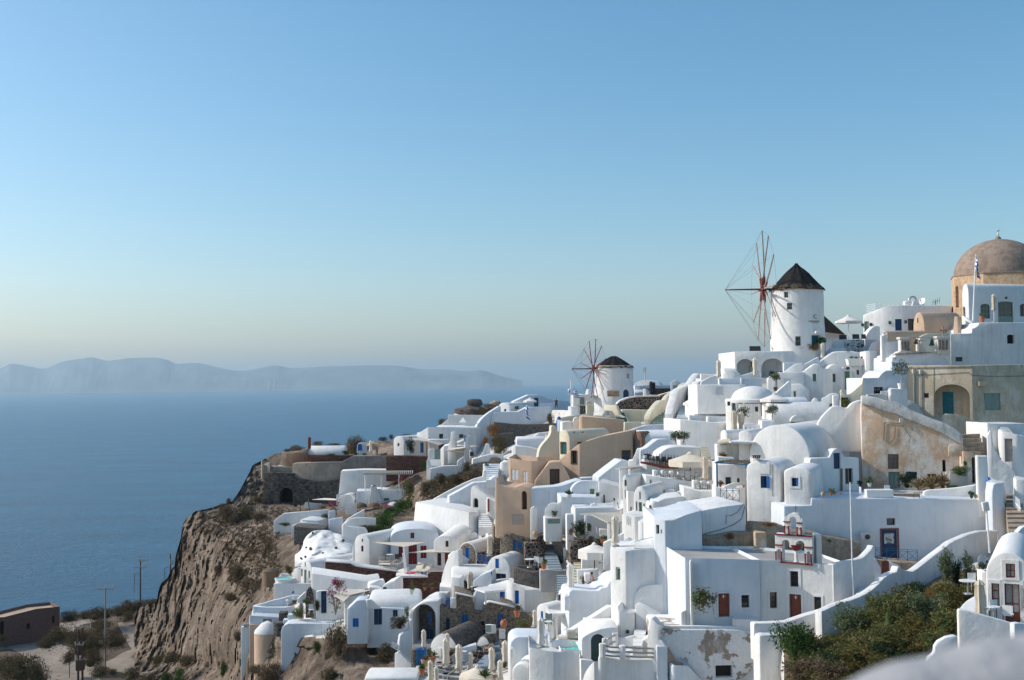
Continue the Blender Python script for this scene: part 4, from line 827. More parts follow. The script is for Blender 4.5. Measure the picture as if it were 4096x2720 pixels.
def bell2(x,y0,y1,lab):
 q=PB.hit(x,y0)-PB.n*.4;t=H('bell',lab,'bell','green bells of the chapel gable');h=PB.hit(x,y0).z-PB.hit(x,y1).z;r=h*.42;bm=newbm()
 lathe(bm,[(r,0),(r*.9,.05*h),(r*.68,.25*h),(r*.52,.55*h),(r*.42,.8*h),(0,.95*h)],q-Vec((0,0,h)),16);put(t,'bell_body',bm,'bronze');bm=newbm();tube(bm,[q-Vec((0,0,h*.1)),q+Vec((0,0,.15))],.03);put(t,'yoke',bm,'metal_dark')
bell2(1694,590,660,'small green bell in the left arch of the red-trimmed bell gable');bell2(1890,620,690,'small green bell in the right arch of the red-trimmed bell gable')
t=H('ruined_wall','crumbling brown earth wall behind the flat roof of the double chapel','wall')
SL(t,83.0,8,[(540,470),(700,480),(960,430),(1200,432),(1245,440),(1260,320),(1640,345),(1700,420),(2100,440),(2200,490),(2700,570)],800,2.2,'ruin',bev=.2,gr=0)
SL(t,82.2,8,[(1205,715),(1230,668),(1260,655),(1520,660)],770,1,'orange','rubble_step',gr=0,bev=.15);B(t,82.6,[(1240,450),-30,(1260,436),20,(1400,440)],780,back=1,mat='orange',gr=0,bev=.2)
S('U');t=H('big_white_block','huge windowless white house wall with a sloping plaster roof left of the chapel')
w1_=B(t,81.5,[(962,1146),-48,(1125,1206),14,(1240,1192),14,(1420,1125),14,(1660,1054)],2600,back=7,mat='white_blue',bev=.06,gr=0);S('K');ground(0,500,80.5);ground(470,500,80.5)
S('U');OP(t,994,1268,1042,1400,'win','green_door',dep=.25,face=0,cols=1,rows=2,host=w1_);OP(t,1062,1338,1086,1395,'void','white_blue',dep=.15,face=0,host=w1_)
B(t,83.5,[(1665,1060),10,(1960,1005),10,(2240,968),10,(2292,962)],1800,back=6,mat='white_old',bev=.06,gr=0)
bm=newbm();p_=t.planes[0];tube(bm,[p_.hit(2285,1000)+p_.n*.04,p_.hit(2235,1180)+p_.n*.04,p_.hit(2130,1260)+p_.n*.04,p_.hit(1960,1330)+p_.n*.04,p_.hit(1690,1400)+p_.n*.04],.025,4);tube(bm,[p_.hit(2265,960)+p_.n*.04,p_.hit(2180,1080)+p_.n*.04,p_.hit(2080,1135)+p_.n*.04,p_.hit(2015,1130)+p_.n*.04,p_.hit(2012,1260)+p_.n*.04],.02,4);put(t,'cable',bm,'metal_dark')
S('L');SL(t,81.0,-2,[(1805,1290),(1890,1180),(1990,1152),(2360,1130),(2420,1128)],1520,.6,'white','plinth',gr=0,bev=.1)
B(t,82,[(1487,660),-45,(1690,690),12,(1800,672),12,(2215,655)],1500,back=5,mat='white_old',gr=1,bev=.08)
OP(t,1560,905,1622,1080,'door','green_door',face=0,dep=.3,cols=1,rows=2)
t=H('lattice_screen','sloping grey lattice screen on the terrace edge beside the big white block','screen');bm=newbm();pa,pc=at(1812,655,81.4),at(2212,648,82.6);ht=at(2205,455,82.6).z-pc.z;hl=at(1812,560,81.4).z-pa.z
N_=26
for i in range(N_+1):
 f=i/N_
 for s_ in(-1,1):
  f2=f+s_*.16;f2c=min(1,max(0,f2));kk=abs(f2c-f)/.16;tube(bm,[pa.lerp(pc,f),pa.lerp(pc,f2c)+Vec((0,0,(hl+(ht-hl)*f2c)*kk))],.014,3)
put(t,'lattice',bm,'paint_white');bm=newbm();tube(bm,[pa,pa+Vec((0,0,hl)),pc+Vec((0,0,ht)),pc],.035,5);tube(bm,[pa,pc],.035,5);put(t,'screen_frame',bm,'paint_white')
S('C');t=H('sea_side_house','white flat house with a teal door beside the smaller windmill')
B(t,170,[(278,868),-50,(312,872),6,(600,868)],1060,back=5,mat='white',gr=0);OP(t,402,910,466,1008,'door','greygreen',face=1,dep=.25);B(t,171,[(478,800),-50,(515,800),6,(600,802)],900,back=4,mat='white_blue',gr=0)
B(t,163.5,[(242,1030),-40,(285,1032),-6,(372,1032)],1140,back=2,gr=0);B(t,164,[(372,1018),6,(490,1022)],1140,back=2,mat='stone_dark',gr=0,name='stone_wall')
q_=[at(495,905,163),at(600,868,163),at(600,890,167),at(520,900,167)];solid(t,q_,.12,'canvas_white','sun_sail')
t=H('lava_stone_wall','curved wall of dark lava stones with pale mortar between the stairs and the smaller windmill','wall')
SL(t,146,6,[(900,1020),(908,990),(950,955),(1040,918),(1180,895),(1340,893),(1480,885),(1560,860),(1640,838)],1150,1.2,'stone_dark',sm=2,gr=1,bev=.05)
SL(t,145.8,6,[(898,1000),(915,972),(950,945),(1040,908),(1180,886),(1340,884),(1480,876)],None,.9,'white','coping',gr=0,sm=0,bev=.05,bot=[(1480,896),(1340,900),(1180,903),(1040,928),(950,968),(912,1000)])
t=H('cream_wall','cream plaster yard walls with a blind doorway below the lava stone wall','wall')
SL(t,143,3,[(970,1074),(1400,1080)],1240,2,'cream');OP(t,1154,1118,1238,1222,'void','cream',dep=.1)
SL(t,142,-40,[(728,1010),(860,1012),(898,1020),(905,1060),(935,1140),(1010,1180),(1040,1240)],1260,.5,'cream');stairs(t,(900,1225,139),(1040,1225,139),(970,1068,145),(880,1068,145),7,'teal','green_steps');SL(t,140,5,[(590,1150),(700,1155),(745,1080),(840,1090),(900,1180),(910,1210)],1240,.5,'cream');OP(t,750,1088,812,1178,'gdoor','paint_white',dep=.1,cols=5,rows=3)
B(t,141,[(480,1020),-30,(500,1005),8,(572,1012)],1165,back=1.2,mat='cream',name='chimney',gr=0);
for x_ in(500,520,540,556):
 bm=newbm();cube(bm,at(x_,1008,140.7),.18,.4,.5);bevel(bm,.06);put(t,'chimney_pot',bm,'cream')
t=H('green_stairway','long straight flight of green-grey steps climbing between cream parapets','stairs')
stairs(t,(1375,1270,131),(1560,1270,131),(1720,905,150),(1640,905,150),15,'greygreen')
SL(t,132.5,67,[(1345,1240),(1350,1150),(1420,1040),(1490,960),(1545,945),(1608,952)],(1275,1030),.7,'cream','parapet',sm=2,gr=0);SL(t,141,65,[(1555,945),(1600,880),(1680,830),(1735,820),(1790,740),(1850,712),(1918,710)],(1000,770),.6,'cream','parapet',sm=2,gr=0);ground(1400,1270,131);ground(1700,900,150)
t=H('white_stairway','wide curving white stairway with a swooping outer wall beside the green steps','stairs')
stairs(t,(1700,1200,126),(1940,1200,126),(1975,790,150),(1850,800,150),17,'white_blue')
SL(t,128,72,[(1650,1130),(1670,1020),(1700,930),(1720,840),(1770,790),(1860,750),(1915,720),(1960,650),(2010,590),(2040,585)],(1215,640),.9,'white','parapet',sm=3,gr=0)
SL(t,131,66,[(1940,960),(1960,850),(1975,760),(2000,700),(2035,690),(2040,650)],(1100,740),.7,'white','parapet',sm=2,gr=0);SL(t,134,6,[(2035,590),(2200,600),(2260,590)],760,.5,'white','landing_wall',gr=0)
t=H('umbrella_terrace_house','white house with two teal windows behind open parasols at the foot of the white stairway')
B(t,124,[(1942,990),6,(2160,985),6,(2400,970)],1180,back=4,gr=1);OP(t,2022,1034,2108,1140,'shut','teal',dep=.2,cols=3,rows=1);OP(t,2176,992,2290,1120,'win','teal',dep=.2,cols=1,rows=1,glass='glass_blue',face=1)
t=H('terrace_parapet','low white terrace walls in front of the teal-windowed house','wall');SL(t,119.5,5,[(1872,1150),(2100,1148),(2300,1090),(2420,1070)],1240,.35,'white_blue');SL(t,118,5,[(2112,1166),(2400,1168),(2600,1170)],1280,.35,'white_blue',gr=0);SL(t,117.9,-30,[(2108,1162),(2136,1164)],1250,.5,'white','pillar',gr=0);SL(t,119.4,-30,[(1868,1145),(1886,1146)],1230,.5,'white','pillar',gr=0)
t=H('plain_wall','large plain sunlit white wall below the parasol terrace','wall')
B(t,117.5,[(1750,1205),-12,(2275,1250),30,(2600,1215)],1640,back=6,bev=.1)
t=H('curved_wall','curved blue-grey parapet with a round end at the foot of the green steps','wall');SL(t,124,4,[(1000,1390),(1130,1330),(1280,1290),(1370,1278),(1745,1272),(1780,1300),(1788,1350)],1470,.6,'white_blue',sm=2)
t=H('arched_gate_house','low white barrel-roofed house with a rusty stone gable and slatted gate')
barrel(t,118.5,5,1215,1800,1470,1352,4,1640,'white_blue',gr=1);V(t,119,-50,1140,1235,1450,1366,1.5,1640,'brickface','stone_gable',gr=0,bev=.04);OP(t,1160,1478,1216,1640,'win','wood_grey',dep=.2,cols=5,rows=1)
t=H('skyline_houses','cluster of low white roofs on the skyline right of the smaller windmill')
V(t,178,-10,1140,1500,745,675,6,800,'white_old',gr=0);B(t,172,[(1250,742),4,(1622,745)],900,back=5,mat='white_blue',gr=0);B(t,171,[(1140,750),5,(1250,745)],900,back=4,mat='white_blue',gr=0);barrel(t,168,3,1140,1290,850,805,4,900,'white_blue',gr=0);B(t,167.5,[(1280,790),4,(1625,785)],880,back=3,mat='brown',gr=0,name='canopy');B(t,160,[(1250,790),-20,(1290,800),-20,(1312,860)],900,back=2,gr=0)
t=H('white_chapel_gate','small white pointed gatehouse on the skyline at the top of the green steps','gatehouse')
SL(t,163,-8,[(1627,705),(1640,704),(1690,664),(1745,700),(1756,712)],850,2.5,'white',gr=0,bev=.05);OP(t,1662,748,1722,835,'void','white_blue',dep=.5)
t=H('shaded_terrace_wall','long blue-grey wall with a rounded crest and teal door on the ridge left of the smaller windmill','wall')
S('R');SL(t,196,8,[(1700,190),(1880,110),(1900,100),(2040,100),(2100,112),(2150,145),(2240,165),(2420,180),(2560,200)],330,3,'white_blue',gr=0);OP(t,1975,138,2036,255,'door','teal',dep=.25)
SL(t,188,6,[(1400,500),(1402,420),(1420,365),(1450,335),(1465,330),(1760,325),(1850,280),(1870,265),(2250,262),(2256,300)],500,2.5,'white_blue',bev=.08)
bm=newbm();
for i in range(20):a=at(2045+i*10.5,212,190);tube(bm,[a,a-Vec((0,0,.65))],.04,4)
a,b=at(2040,215,190),at(2252,215,190);tube(bm,[a,b],.05,4);put(t,'railing',bm,'paint_white')
t=H('sloping_wall','long sweeping white wall descending the ridge beside the brown shrubs','wall')
SL(t,186,30,[(1085,650),(1130,620),(1190,545),(1250,450),(1330,370),(1400,320),(1480,270),(1510,250),(1530,260)],680,.8,'white_blue',sm=2,gr=1)
t=H('ridge_house','small white vaulted ridge house with a square window beside a white parasol')
V(t,192,-30,1500,1648,250,204,9,345,gr=0);OP(t,1718,252,1775,295,'win','greygreen',face=1,dep=.2);OP(t,1570,290,1600,322,'void','brown',face=0,dep=.3)
t=H('sofa_terrace','white terrace room with draped canopies and a railing near the balanced boulder')
B(t,197,[(818,368),4,(1100,370),4,(1335,375)],560,back=1.0,gr=0);SL(t,189,4,[(700,520),(760,470),(820,425)],560,.4,'white',gr=0)
B(t,184,[(395,610),-30,(455,600),-30,(548,530),5,(900,533),5,(1190,545)],940,back=7,gr=1);OP(t,697,624,750,705,'win','brown',face=3,dep=.25);OP(t,966,630,1024,680,'win','brown',face=4,dep=.25)
OP(t,440,740,488,890,'door','blue_dark',face=2,dep=.25)if False else None
bm=newbm()
for i in range(9):a=at(815+i*50,478,185);tube(bm,[a,a-Vec((0,0,.85))],.05,4)
tube(bm,[at(812,478,185),at(1218,486,185.4)],.06,4);put(t,'railing',bm,'paint_white')
for(x_,w__)in((1020,60),(1250,40)):
 bm=newbm();a,b,c_,d_=at(x_,402,191),at(x_-w__,470,189),at(x_+w__*.7,470,189),at(x_,470,193);vs=[bm.verts.new(p)for p in(a,b,c_,d_)];bm.faces.new((vs[0],vs[1],vs[2]));bm.faces.new((vs[0],vs[2],vs[3]));bm.faces.new((vs[0],vs[3],vs[1]));bm.faces.new((vs[1],vs[3],vs[2]));put(t,'draped_canopy',bm,'canvas_white',smooth=0)
t=H('blue_door_cottage','white cottage with rounded gable and tiny window under a cream shade sail')
V(t,181.5,-32,82,222,720,655,7,935,gr=1);OP(t,134,750,160,790,'win','blue_dark',dep=.2,face=0);B(t,180.5,[(222,720),12,(560,700)],940,back=2,gr=0);OP(t,443,742,488,880,'door','blue',dep=.25);OP(t,596,776,628,838,'win','blue_dark',dep=.2);B(t,179.5,[(560,700),8,(840,700)],900,back=2,gr=0);OP(t,686,752,762,838,'win','brown',dep=.2,glass='glass_blue')
for lst,D_,n_ in(([(228,690),(435,680),(820,735),(690,775),(520,725)],178,'a'),):solid(t,[at(x,y,D_+(3 if i in(1,2)else 0))for i,(x,y)in enumerate(lst)],.06,'canvas','shade_sail')
bm=newbm();post(bm,527,725,940,177.5,.09);put(t,'sail_post',bm,'wood')
t=H('cream_tent_house','white house with a curved roof and two cream shade sails above the red stone wall')
B(t,174,[(715,830),-35,(760,790),12,(900,760),12,(1040,700),12,(1090,720)],1080,back=4,gr=1,mat='white');SL(t,172,-15,[(812,800),(828,750),(850,690),(850,620),(862,600),(905,600),(925,640),(905,700),(915,745)],900,.9,'white','twin_chimney',gr=0,sm=2)
B(t,171,[(1032,655),-30,(1045,652),8,(1090,655)],1060,back=1.2,mat='white_blue',name='tower_chimney',gr=0);B(t,170.9,[(1036,650),8,(1088,652)],735,back=1.3,mat='blue_dark',name='blue_hood',gr=0,down=0)
solid(t,[at(x,y,D_)for x,y,D_ in((775,850,170),(950,750,175),(1210,790,174),(1035,815,170))],.06,'canvas','shade_sail');solid(t,[at(x,y,D_)for x,y,D_ in((765,850,169),(1035,860,169),(1035,872,169.4),(900,868,170))],.06,'canvas_white','shade_sail')
SL(t,168,8,[(940,1010),(950,985),(1030,930)],1080,.4,'white',gr=0);SL(t,169.5,-30,[(1100,850),(1120,835),(1140,860)],1060,.8,'beige','pink_pier',gr=0);B(t,168.5,[(1114,866),6,(1162,870)],925,back=.6,mat='blue_dark',name='blue_hatch',gr=0,down=0,bev=.02)
t=H('teal_gate_stairs','white stair landing with a double teal gate below the cream shade sail','stairs')
stairs(t,(575,1065,168),(730,1060,168),(715,960,173),(580,965,173),6,'white');SL(t,172.5,4,[(545,960),(548,850),(560,832),(600,828),(636,832)],1080,.5,'white');B(t,172.6,[(634,832),4,(712,832)],975,back=.12,mat='greygreen',name='gate',gr=0,down=0,bev=0)
SL(t,167,5,[(528,1000),(548,960),(570,1010),(600,1060)],1110,.4,'white',gr=0);SL(t,166,5,[(570,1095),(740,1060),(950,1052)],1180,1.2,'white_old','rough_wall',gr=1)
SL(t,165.5,-3,[(600,1120),(950,1062)],1200,.3,'ruin','bare_patch',gr=0)if False else None
t=H('rubble_wall','rough whitewashed rubble wall with bare stones below the teal gate stairs','wall')
SL(t,160,10,[(1145,960),(1250,935),(1380,900),(1480,895),(1560,905),(1580,985)],1110,.9,'white_old',bev=.15);SL(t,159.6,10,[(1110,1060),(1160,1025),(1250,1010),(1370,1000),(1400,950),(1460,938),(1520,955),(1545,1020)],1130,.5,'stone_brown','bare_stones',gr=0)
SL(t,163,0,[(1260,910),(1290,860),(1320,765),(1335,755),(1370,760),(1385,880)],960,.8,'white_old','buttress',gr=0)
t=H('dry_stone_wall','dark dry stone terrace wall under the blue-grey ridge wall','wall')
SL(t,180,6,[(1440,465),(1700,492),(1900,500),(2240,485),(2360,480)],660,2,'stone_grey',gr=1,bev=.05);SL(t,176,6,[(1450,650),(1580,620),(1700,612),(1710,640)],900,1.6,'stone_grey',gr=1)
t=H('red_stone_wall','reddish brown dry stone wall left of the teal gate stairs','wall');SL(t,177,3,[(-20,925),(300,922),(545,935)],1130,2,'stone_red',gr=1)
S('Q');t=H('white_chapel_roof','low blue-white vaulted chapel roof with a reddish chimney post on the headland')
barrel(t,189,1,948,1440,572,452,4,640,'white',gr=0,half=1);bm=newbm();cube(bm,at(970,490,188.2),.55,.55,2.0,rad(10));bevel(bm,.15,3);put(t,'red_chimney',bm,'red_brown');bm=newbm();q=at(968,330,188.2);tube(bm,[q,q+Vec((0,0,.6))],.03);put(t,'thin_cross',bm,'wood')
B(t,188,[(945,570),4,(992,572)],690,back=.6,mat='red_brown',name='red_band',gr=0,bev=.02)
t=H('ruined_fort_wall','brown rubble wall of an old ruin at the tip of the headland','wall')
SL(t,190,-12,[(575,690),(585,600),(600,532),(640,535),(700,532),(830,515),(946,480)],730,3,'ruin',gr=0,bev=.15);SL(t,189.4,-12,[(640,640),(660,560),(800,540),(944,530)],735,.3,'brickface','stone_face',gr=0)
t=H('terrace_wall','weathered concrete terrace wall wrapping the tip of the headland','wall')
B(t,188,[(333,648),45,(410,655)],770,back=.4,mat='concrete',gr=0);SL(t,186.5,-30,[(345,702),(400,672),(438,680)],800,.4,'concrete',gr=0);B(t,186,[(345,702),10,(500,735),4,(745,735)],830,back=.4,mat='concrete',gr=0,bev=.05);B(t,187,[(540,713),4,(608,718)],740,back=1,mat='white',gr=0,name='white_block')
B(t,185,[(740,690),-6,(1085,672),3,(1395,668)],930,back=3,mat='concrete',gr=0,bev=.04);SL(t,184.5,3,[(1395,670),(1460,640),(1560,585),(2075,588)],785,3,'concrete_dark',gr=1)
SL(t,186,3,[(985,572),(1560,580),(1700,582)],720,1,'stone_red','red_stones',gr=0);SL(t,184.2,3,[(2030,760),(2060,680),(2075,590),(2360,590)],785,1.5,'stone_red','red_stones',gr=0)
t=H('great_stone_wall','high dark rubble stone wall with an arched cave opening under the concrete terrace','wall')
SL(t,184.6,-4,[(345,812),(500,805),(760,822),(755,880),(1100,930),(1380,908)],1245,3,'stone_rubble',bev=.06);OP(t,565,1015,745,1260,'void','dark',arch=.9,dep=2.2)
B(t,181,[(1225,1180),4,(1345,1175)],1290,back=1,mat='stone_rubble',gr=0);B(t,180,[(905,1222),-5,(1060,1240),20,(1130,1240)],1300,back=2,mat='metal',name='tank',gr=0,bev=.02)
t=H('headland_house','white slope-sided house with a slatted pergola below the dark concrete wall')
B(t,178,[(1362,1110),-30,(1396,785),4,(1700,772),4,(2360,785)],1310,back=5,mat='white',gr=1,bev=.1)if False else SL(t,178,3,[(1360,1200),(1366,1090),(1396,788),(1700,772),(2000,776),(2400,790)],1310,3,'white',gr=1)
SL(t,174,-8,[(1332,1330),(1334,1130),(1345,1108),(1365,1130),(1400,1120),(1450,1105),(1520,1112),(1560,1170)],1400,3,'white',gr=0,sm=2);B(t,171,[(1608,1060),6,(1790,1058)],1260,back=4,mat='white_blue',gr=1);SL(t,169.8,6,[(1760,1225),(1790,1110),(1800,1000),(1820,990),(1870,992),(1880,1030),(1910,1100),(1935,1160),(1975,1220)],1260,1.2,'white','sloping_chimney',gr=0,sm=2);B(t,170.6,[(1895,1035),-3,(2205,1048),30,(2300,1050)],1290,back=4,gr=0);OP(t,1975,1155,2043,1190,'win','greygreen',face=0,dep=.2)
bm=newbm();lathe(bm,[(.85,-.6),(.85,0),(.7,.35),(.38,.58),(0,.65)],at(2100,1260,167),20);put(t,'oven_dome',bm,'white');bm=newbm();[cube(bm,at(1830+i*14,993,169.6),.12,.2,.15)for i in range(3)];put(t,'chimney_cap',bm,'brown',smooth=0)
t=H('white_pergola','white slatted pergola over the terrace of the slope-sided house','pergola');a,b,c_,d_=at(1705,822,171.5),at(2360,830,171),at(2360,790,176),at(1780,790,176);bm=newbm()
zt_=a.z
for i in range(24):f=i/23;p,q=a.lerp(b,f),d_.lerp(c_,f);tube(bm,[Vec((p.x,p.y,zt_)),Vec((q.x,q.y,zt_))],.09,4)
for p,q in((a,b),(d_,c_)):tube(bm,[Vec((p.x,p.y,zt_-.1)),Vec((q.x,q.y,zt_-.1))],.12,4)
put(t,'roof_slats',bm,'reed');bm=newbm()
for x_ in(1722,1942,2180):post(bm,x_,825,1060,171.6,.12)
put(t,'posts',bm,'paint_white');t=H('cottage_hatch','white dome-topped hatch with a bright blue arched door among the headland bushes','shed');SL(t,190,0,[(1610,520),(1612,450),(1630,418),(1655,412),(1730,420),(1735,560)],590,1,'white_blue',sm=2,gr=0);OP(t,1619,422,1682,515,'void','blue',arch=1,dep=.1,name='door')
t=H('thin_sail','flat white shade sail on a leaning pole in front of the dark stone wall','shade sail');solid(t,[at(x,y,D_)for x,y,D_ in((1005,1172,176),(1180,1152,180),(1400,1168,178),(1330,1180,174))],.06,'canvas_white','sail');bm=newbm();tube(bm,[at(970,1325,173),at(952,1165,173)],.1);put(t,'pole',bm,'wood')
B(t,186,[(0,0),0,(1,0)],5,back=.1)if False else None
t=H('pool_terrace_wall','long low white wall enclosing a small turquoise pool on the slope edge','wall')
S('O');SL(t,150,4,[(490,285),(505,265),(620,180),(900,158),(1230,128)],350,.5,'white',sm=0);SL(t,146,3,[(730,345),(850,300),(1100,318)],380,.4,'white',gr=0);B(t,146.5,[(848,268),-20,(880,265),4,(1090,282)],350,back=4,gr=0,name='pool_wall');B(t,146.7,[(850,272),4,(882,272)],330,back=.3,mat='dark',gr=0,name='opening')  # solid dark block paints the shade of the small opening
solid(t,[at(885,270,146.9),at(1092,284,146.9),at(1060,262,150),at(930,262,150)],.05,'pool','pool_water')if 'pool' in MATS else None
B(t,141.5,[(760,352),3,(1100,385),3,(1180,380)],490,back=3,mat='stone_grey',gr=1,name='stone_base');SL(t,148,8,[(1226,240),(1228,150),(1300,135),(1320,140)],260,.3,'white',gr=0)
SL(t,144,10,[(1235,330),(1240,262),(1420,228),(1425,300)],360,.4,'white_blue',gr=0);SL(t,141,5,[(1450,310),(1530,250),(1610,235),(1865,245)],300,.4,'white');SL(t,142,40,[(1420,345),(1500,250),(1600,190),(1718,125)],300,.3,'white','stair_rail',gr=0)
SL(t,138,8,[(1425,400),(1427,330),(1450,345),(1560,365),(1690,370),(1730,385),(1755,430),(1760,520)],560,.5,'white',sm=2)
t=H('slatted_screen','white slatted privacy screen beside two straw parasols','screen');bm=newbm()
for i in range(12):tube(bm,[at(1455,42+i*13,160),at(1610,42+i*13,160)],.07,4)
put(t,'slats',bm,'paint_white')
t=H('lime_rock','bulging whitewashed rock slope studded with a few bare stones','rock')
def rock_face():
 bm=newbm();top=catmull([(775,740),(840,690),(880,620),(890,560),(930,490),(1010,425),(1110,405),(1240,410),(1300,440),(1420,470),(1560,540),(1600,640)],5);rows=[];n=len(top)
 bot=[(770+870*i/(n-1),900-100*(i/(n-1)))for i in range(n)];K=34
 for j in range(K+1):
  row=[]
  for i in range(n):
   f=j/K;x=top[i][0]*(1-f)+bot[i][0]*f;y=top[i][1]*(1-f)+bot[i][1]*f;D=135.5-10.5*f;p=at(x,y,D)
   from mathutils import noise as mn2
   d=mn2 .noise(Vec((p.x*.55,p.y*.2,p.z*.25)))*1.5+mn2 .noise(p*1.1)*.55+mn2 .noise(p*.25)*1.2;row.append(bm.verts.new(p+ray(x,y)*d))
  rows.append(row)
 back=[bm.verts.new(v.co+Vec((0,6,-3)))for v in rows[0]];rows=[back]+rows
 for a,b in zip(rows,rows[1:]):
  for i in range(n-1):bm.faces.new((a[i],a[i+1],b[i+1],b[i]))
 put(t,'rock_face',fin(bm),'white',smooth=60);bm=newbm()
 for x,y in((925,640),(985,655),(1060,640),(1155,720),(915,765),(1015,445),(860,788),(1328,650),(1290,700),(1435,748),(1425,545),(1250,745)):
  D=135.5-10.5*(y-440)/440-.9;c_=at(x,y,D);m=Matrix.Translation(c_)@Matrix.Rotation(x,4,'Y')@Matrix.Diagonal((rnd.uniform(.3,.6),.6,rnd.uniform(.35,.6),1));bmesh.ops.create_icosphere(bm,subdivisions=2,radius=.36,matrix=m);put(t,'bare_stone',bm,'lava');bm=newbm()
 bm.free()
rock_face()
t=H('sea_edge_vault','small white vaulted cave house with three pale teal shutters at the cliff edge')
V(t,122,-42,848,1000,900,815,8,1140,gr=1,bev=.12);OP(t,855,928,878,1030,'shut','greygreen',cols=1,rows=1,dep=.2);OP(t,898,940,933,1120,'door','greygreen',cols=1,rows=1,dep=.2);OP(t,955,955,978,1058,'shut','greygreen',cols=1,rows=1,dep=.2);OP(t,906,842,922,898,'void','greygreen',dep=.15);B(t,124.5,[(722,968),-25,(775,900),-25,(848,905)],1120,back=3,gr=0,bev=.15)
SL(t,119,3,[(488,1125),(620,1120),(1000,1130)],1180,.5,'white','terrace_edge',gr=1)
t=H('white_tub','round white plunge pool on the terrace at the cliff edge','pool');bm=newbm();lathe(bm,[(.95,-.6),(1.12,0),(1.0,.01),(.96,-.12),(0,-.12)],at(640,1052,120),28,sy=.9);put(t,'rim',bm,'white');bm=newbm();lathe(bm,[(.96,0),(0,.005)],at(640,1052,120)-Vec((0,0,.05)),28,sy=.9);put(t,'water',bm,'pool');B(t,123.5,[(565,1015),4,(590,1005),4,(700,1012)],1050,back=1,gr=0,bev=.15)
t=H('vaulted_house','white house with tall narrow gable and two tiny red windows beside the sun sail')
V(t,121,-30,1582,1782,560,466,11,900,gr=1,bev=.1);OP(t,1674,524,1692,566,'win','red',cols=1,rows=1,dep=.15);OP(t,1668,616,1698,696,'win','red',cols=1,rows=2,dep=.15);B(t,121.5,[(1550,640),-20,(1560,600),10,(1590,540)],760,back=1,gr=0,bev=.2)
t=H('terrace_wall','dark red-brown stone terrace wall with a white coping, stepping down to the right','wall')
SL(t,116.5,3,[(1182,828),(1350,838),(1520,850),(1600,890),(1750,915),(2135,962)],(1000,1125),1.2,'stone_red',bev=.04,gr=1);SL(t,116.3,3,[(1180,822),(1350,830),(1525,842),(1605,880),(1755,903),(2140,950)],None,1.6,'white','coping',gr=0,bev=.03,bot=[(2140,968),(1755,922),(1600,899),(1520,858),(1350,846),(1180,836)])
S('M');SL(t,115,4,[(612,178),(1040,192),(1048,112),(1245,118),(1250,340)],385,1.2,'stone_red',bev=.04,gr=1);SL(t,114.8,4,[(612,172),(1040,186)],200,1.6,'white','coping',gr=0,down=0,bev=.03);SL(t,114.9,4,[(1046,106),(1250,110)],122,1.6,'white','coping',gr=0,down=0,bev=.03);SL(t,117,-25,[(612,110),(740,70),(760,64)],185,.5,'white','side_wall',gr=0)
t=H('red_door_house','wide low vaulted white house with red door and red shutters behind the sun sail')
S('P');barrel(t,125,2,-60,300,850,785,4,900,gr=0,mat='white_blue');V(t,121.5,6,210,860,850,722,7,1215,gr=1,bev=.08,k=2.2,mat='white_blue');OP(t,478,778,530,854,'win','red',dep=.15);OP(t,318,962,382,1112,'shut','red',dep=.15);OP(t,452,940,566,1205,'door','red',cols=2,rows=2,dep=.2);OP(t,613,954,696,1122,'shut','red',dep=.15,cols=2,rows=3);barrel(t,124,25,500,830,760,682,4,800,gr=0)
t=H('red_window_vault','white round-gabled house with one small red window and red-framed glass doors')
V(t,116.8,-8,790,1112,925,815,11,1270,gr=1,bev=.1);OP(t,952,888,992,968,'win','red',dep=.15,trim=.12);OP(t,840,1050,893,1222,'win','red',dep=.15,cols=1,rows=3);OP(t,940,1050,1008,1255,'door','red',dep=.15);barrel(t,123,14,985,1400,890,785,3.5,940,gr=0);B(t,122.5,[(740,1000),-20,(790,960),10,(830,940)],1060,back=1.5,gr=0,bev=.25)
t=H('big_sloped_block','large bare white battered-wall terrace block with a rounded arch gate on top')
B(t,130,[(478,720),-15,(545,362),-15,(1268,500),22,(1385,500)],790,back=7,gr=1,bev=.15,down=3)if False else None
bx=at(480,800,127.5);A_=at(545,362,131);B_=at(1268,500,125.5);C_=at(1400,500,127.5);bm=newbm()
a0,b0,c0=at(468,760,128.5),at(1262,800,123.8),at(1430,760,125.5);Eb=at(1070,280,141);Fb=at(1300,365,139);Gb=at(1395,497,129)
tp=[A_,B_,C_,Fb,Eb];tp=[Vec((p.x,p.y,p.z))for p in tp];zt_=(A_.z+B_.z)/2
bt=[a0,b0,c0,Vec((Fb.x,Fb.y,b0 .z)),Vec((Eb.x,Eb.y,b0 .z))];vt=[bm.verts.new(p)for p in tp];vb=[bm.verts.new(p-Vec((0,0,3)))for p in bt]
bm.faces.new(vt);bm.faces.new(vb[::-1])
for i in range(5):bm.faces.new((vt[i],vb[i],vb[(i+1)%5],vt[(i+1)%5]))
fin(bm);bevel(bm,.12);put(t,'wall',bm,'white');ground(480,760,128.5);ground(1262,790,124);ground(900,780,126)
SL(t,137,24,[(575,368),(700,350),(840,320),(1060,280),(1140,265),(1150,235),(1200,215),(1290,190)],480,.4,'white_blue','parapet',gr=0,bev=.06);SL(t,130.5,-20,[(1288,370),(1290,215),(1300,170),(1328,147),(1365,160),(1450,225),(1545,295),(1548,330)],520,.9,'white','gate_gable',gr=0);OP(t,1322,312,1392,440,'void','dark',arch=1,dep=.5)
B(t,127.6,[(1500,325),-20,(1540,310),-5,(1760,390),20,(1800,400)],640,back=2.5,gr=1,bev=.12);B(t,127.3,[(1516,322),-10,(1534,320)],500,back=.3,mat='red',name='red_post',gr=0,down=0)
stairs(t,(1400,720,122.5),(1615,715,122.5),(1500,520,128),(1395,522,128),7,'white')
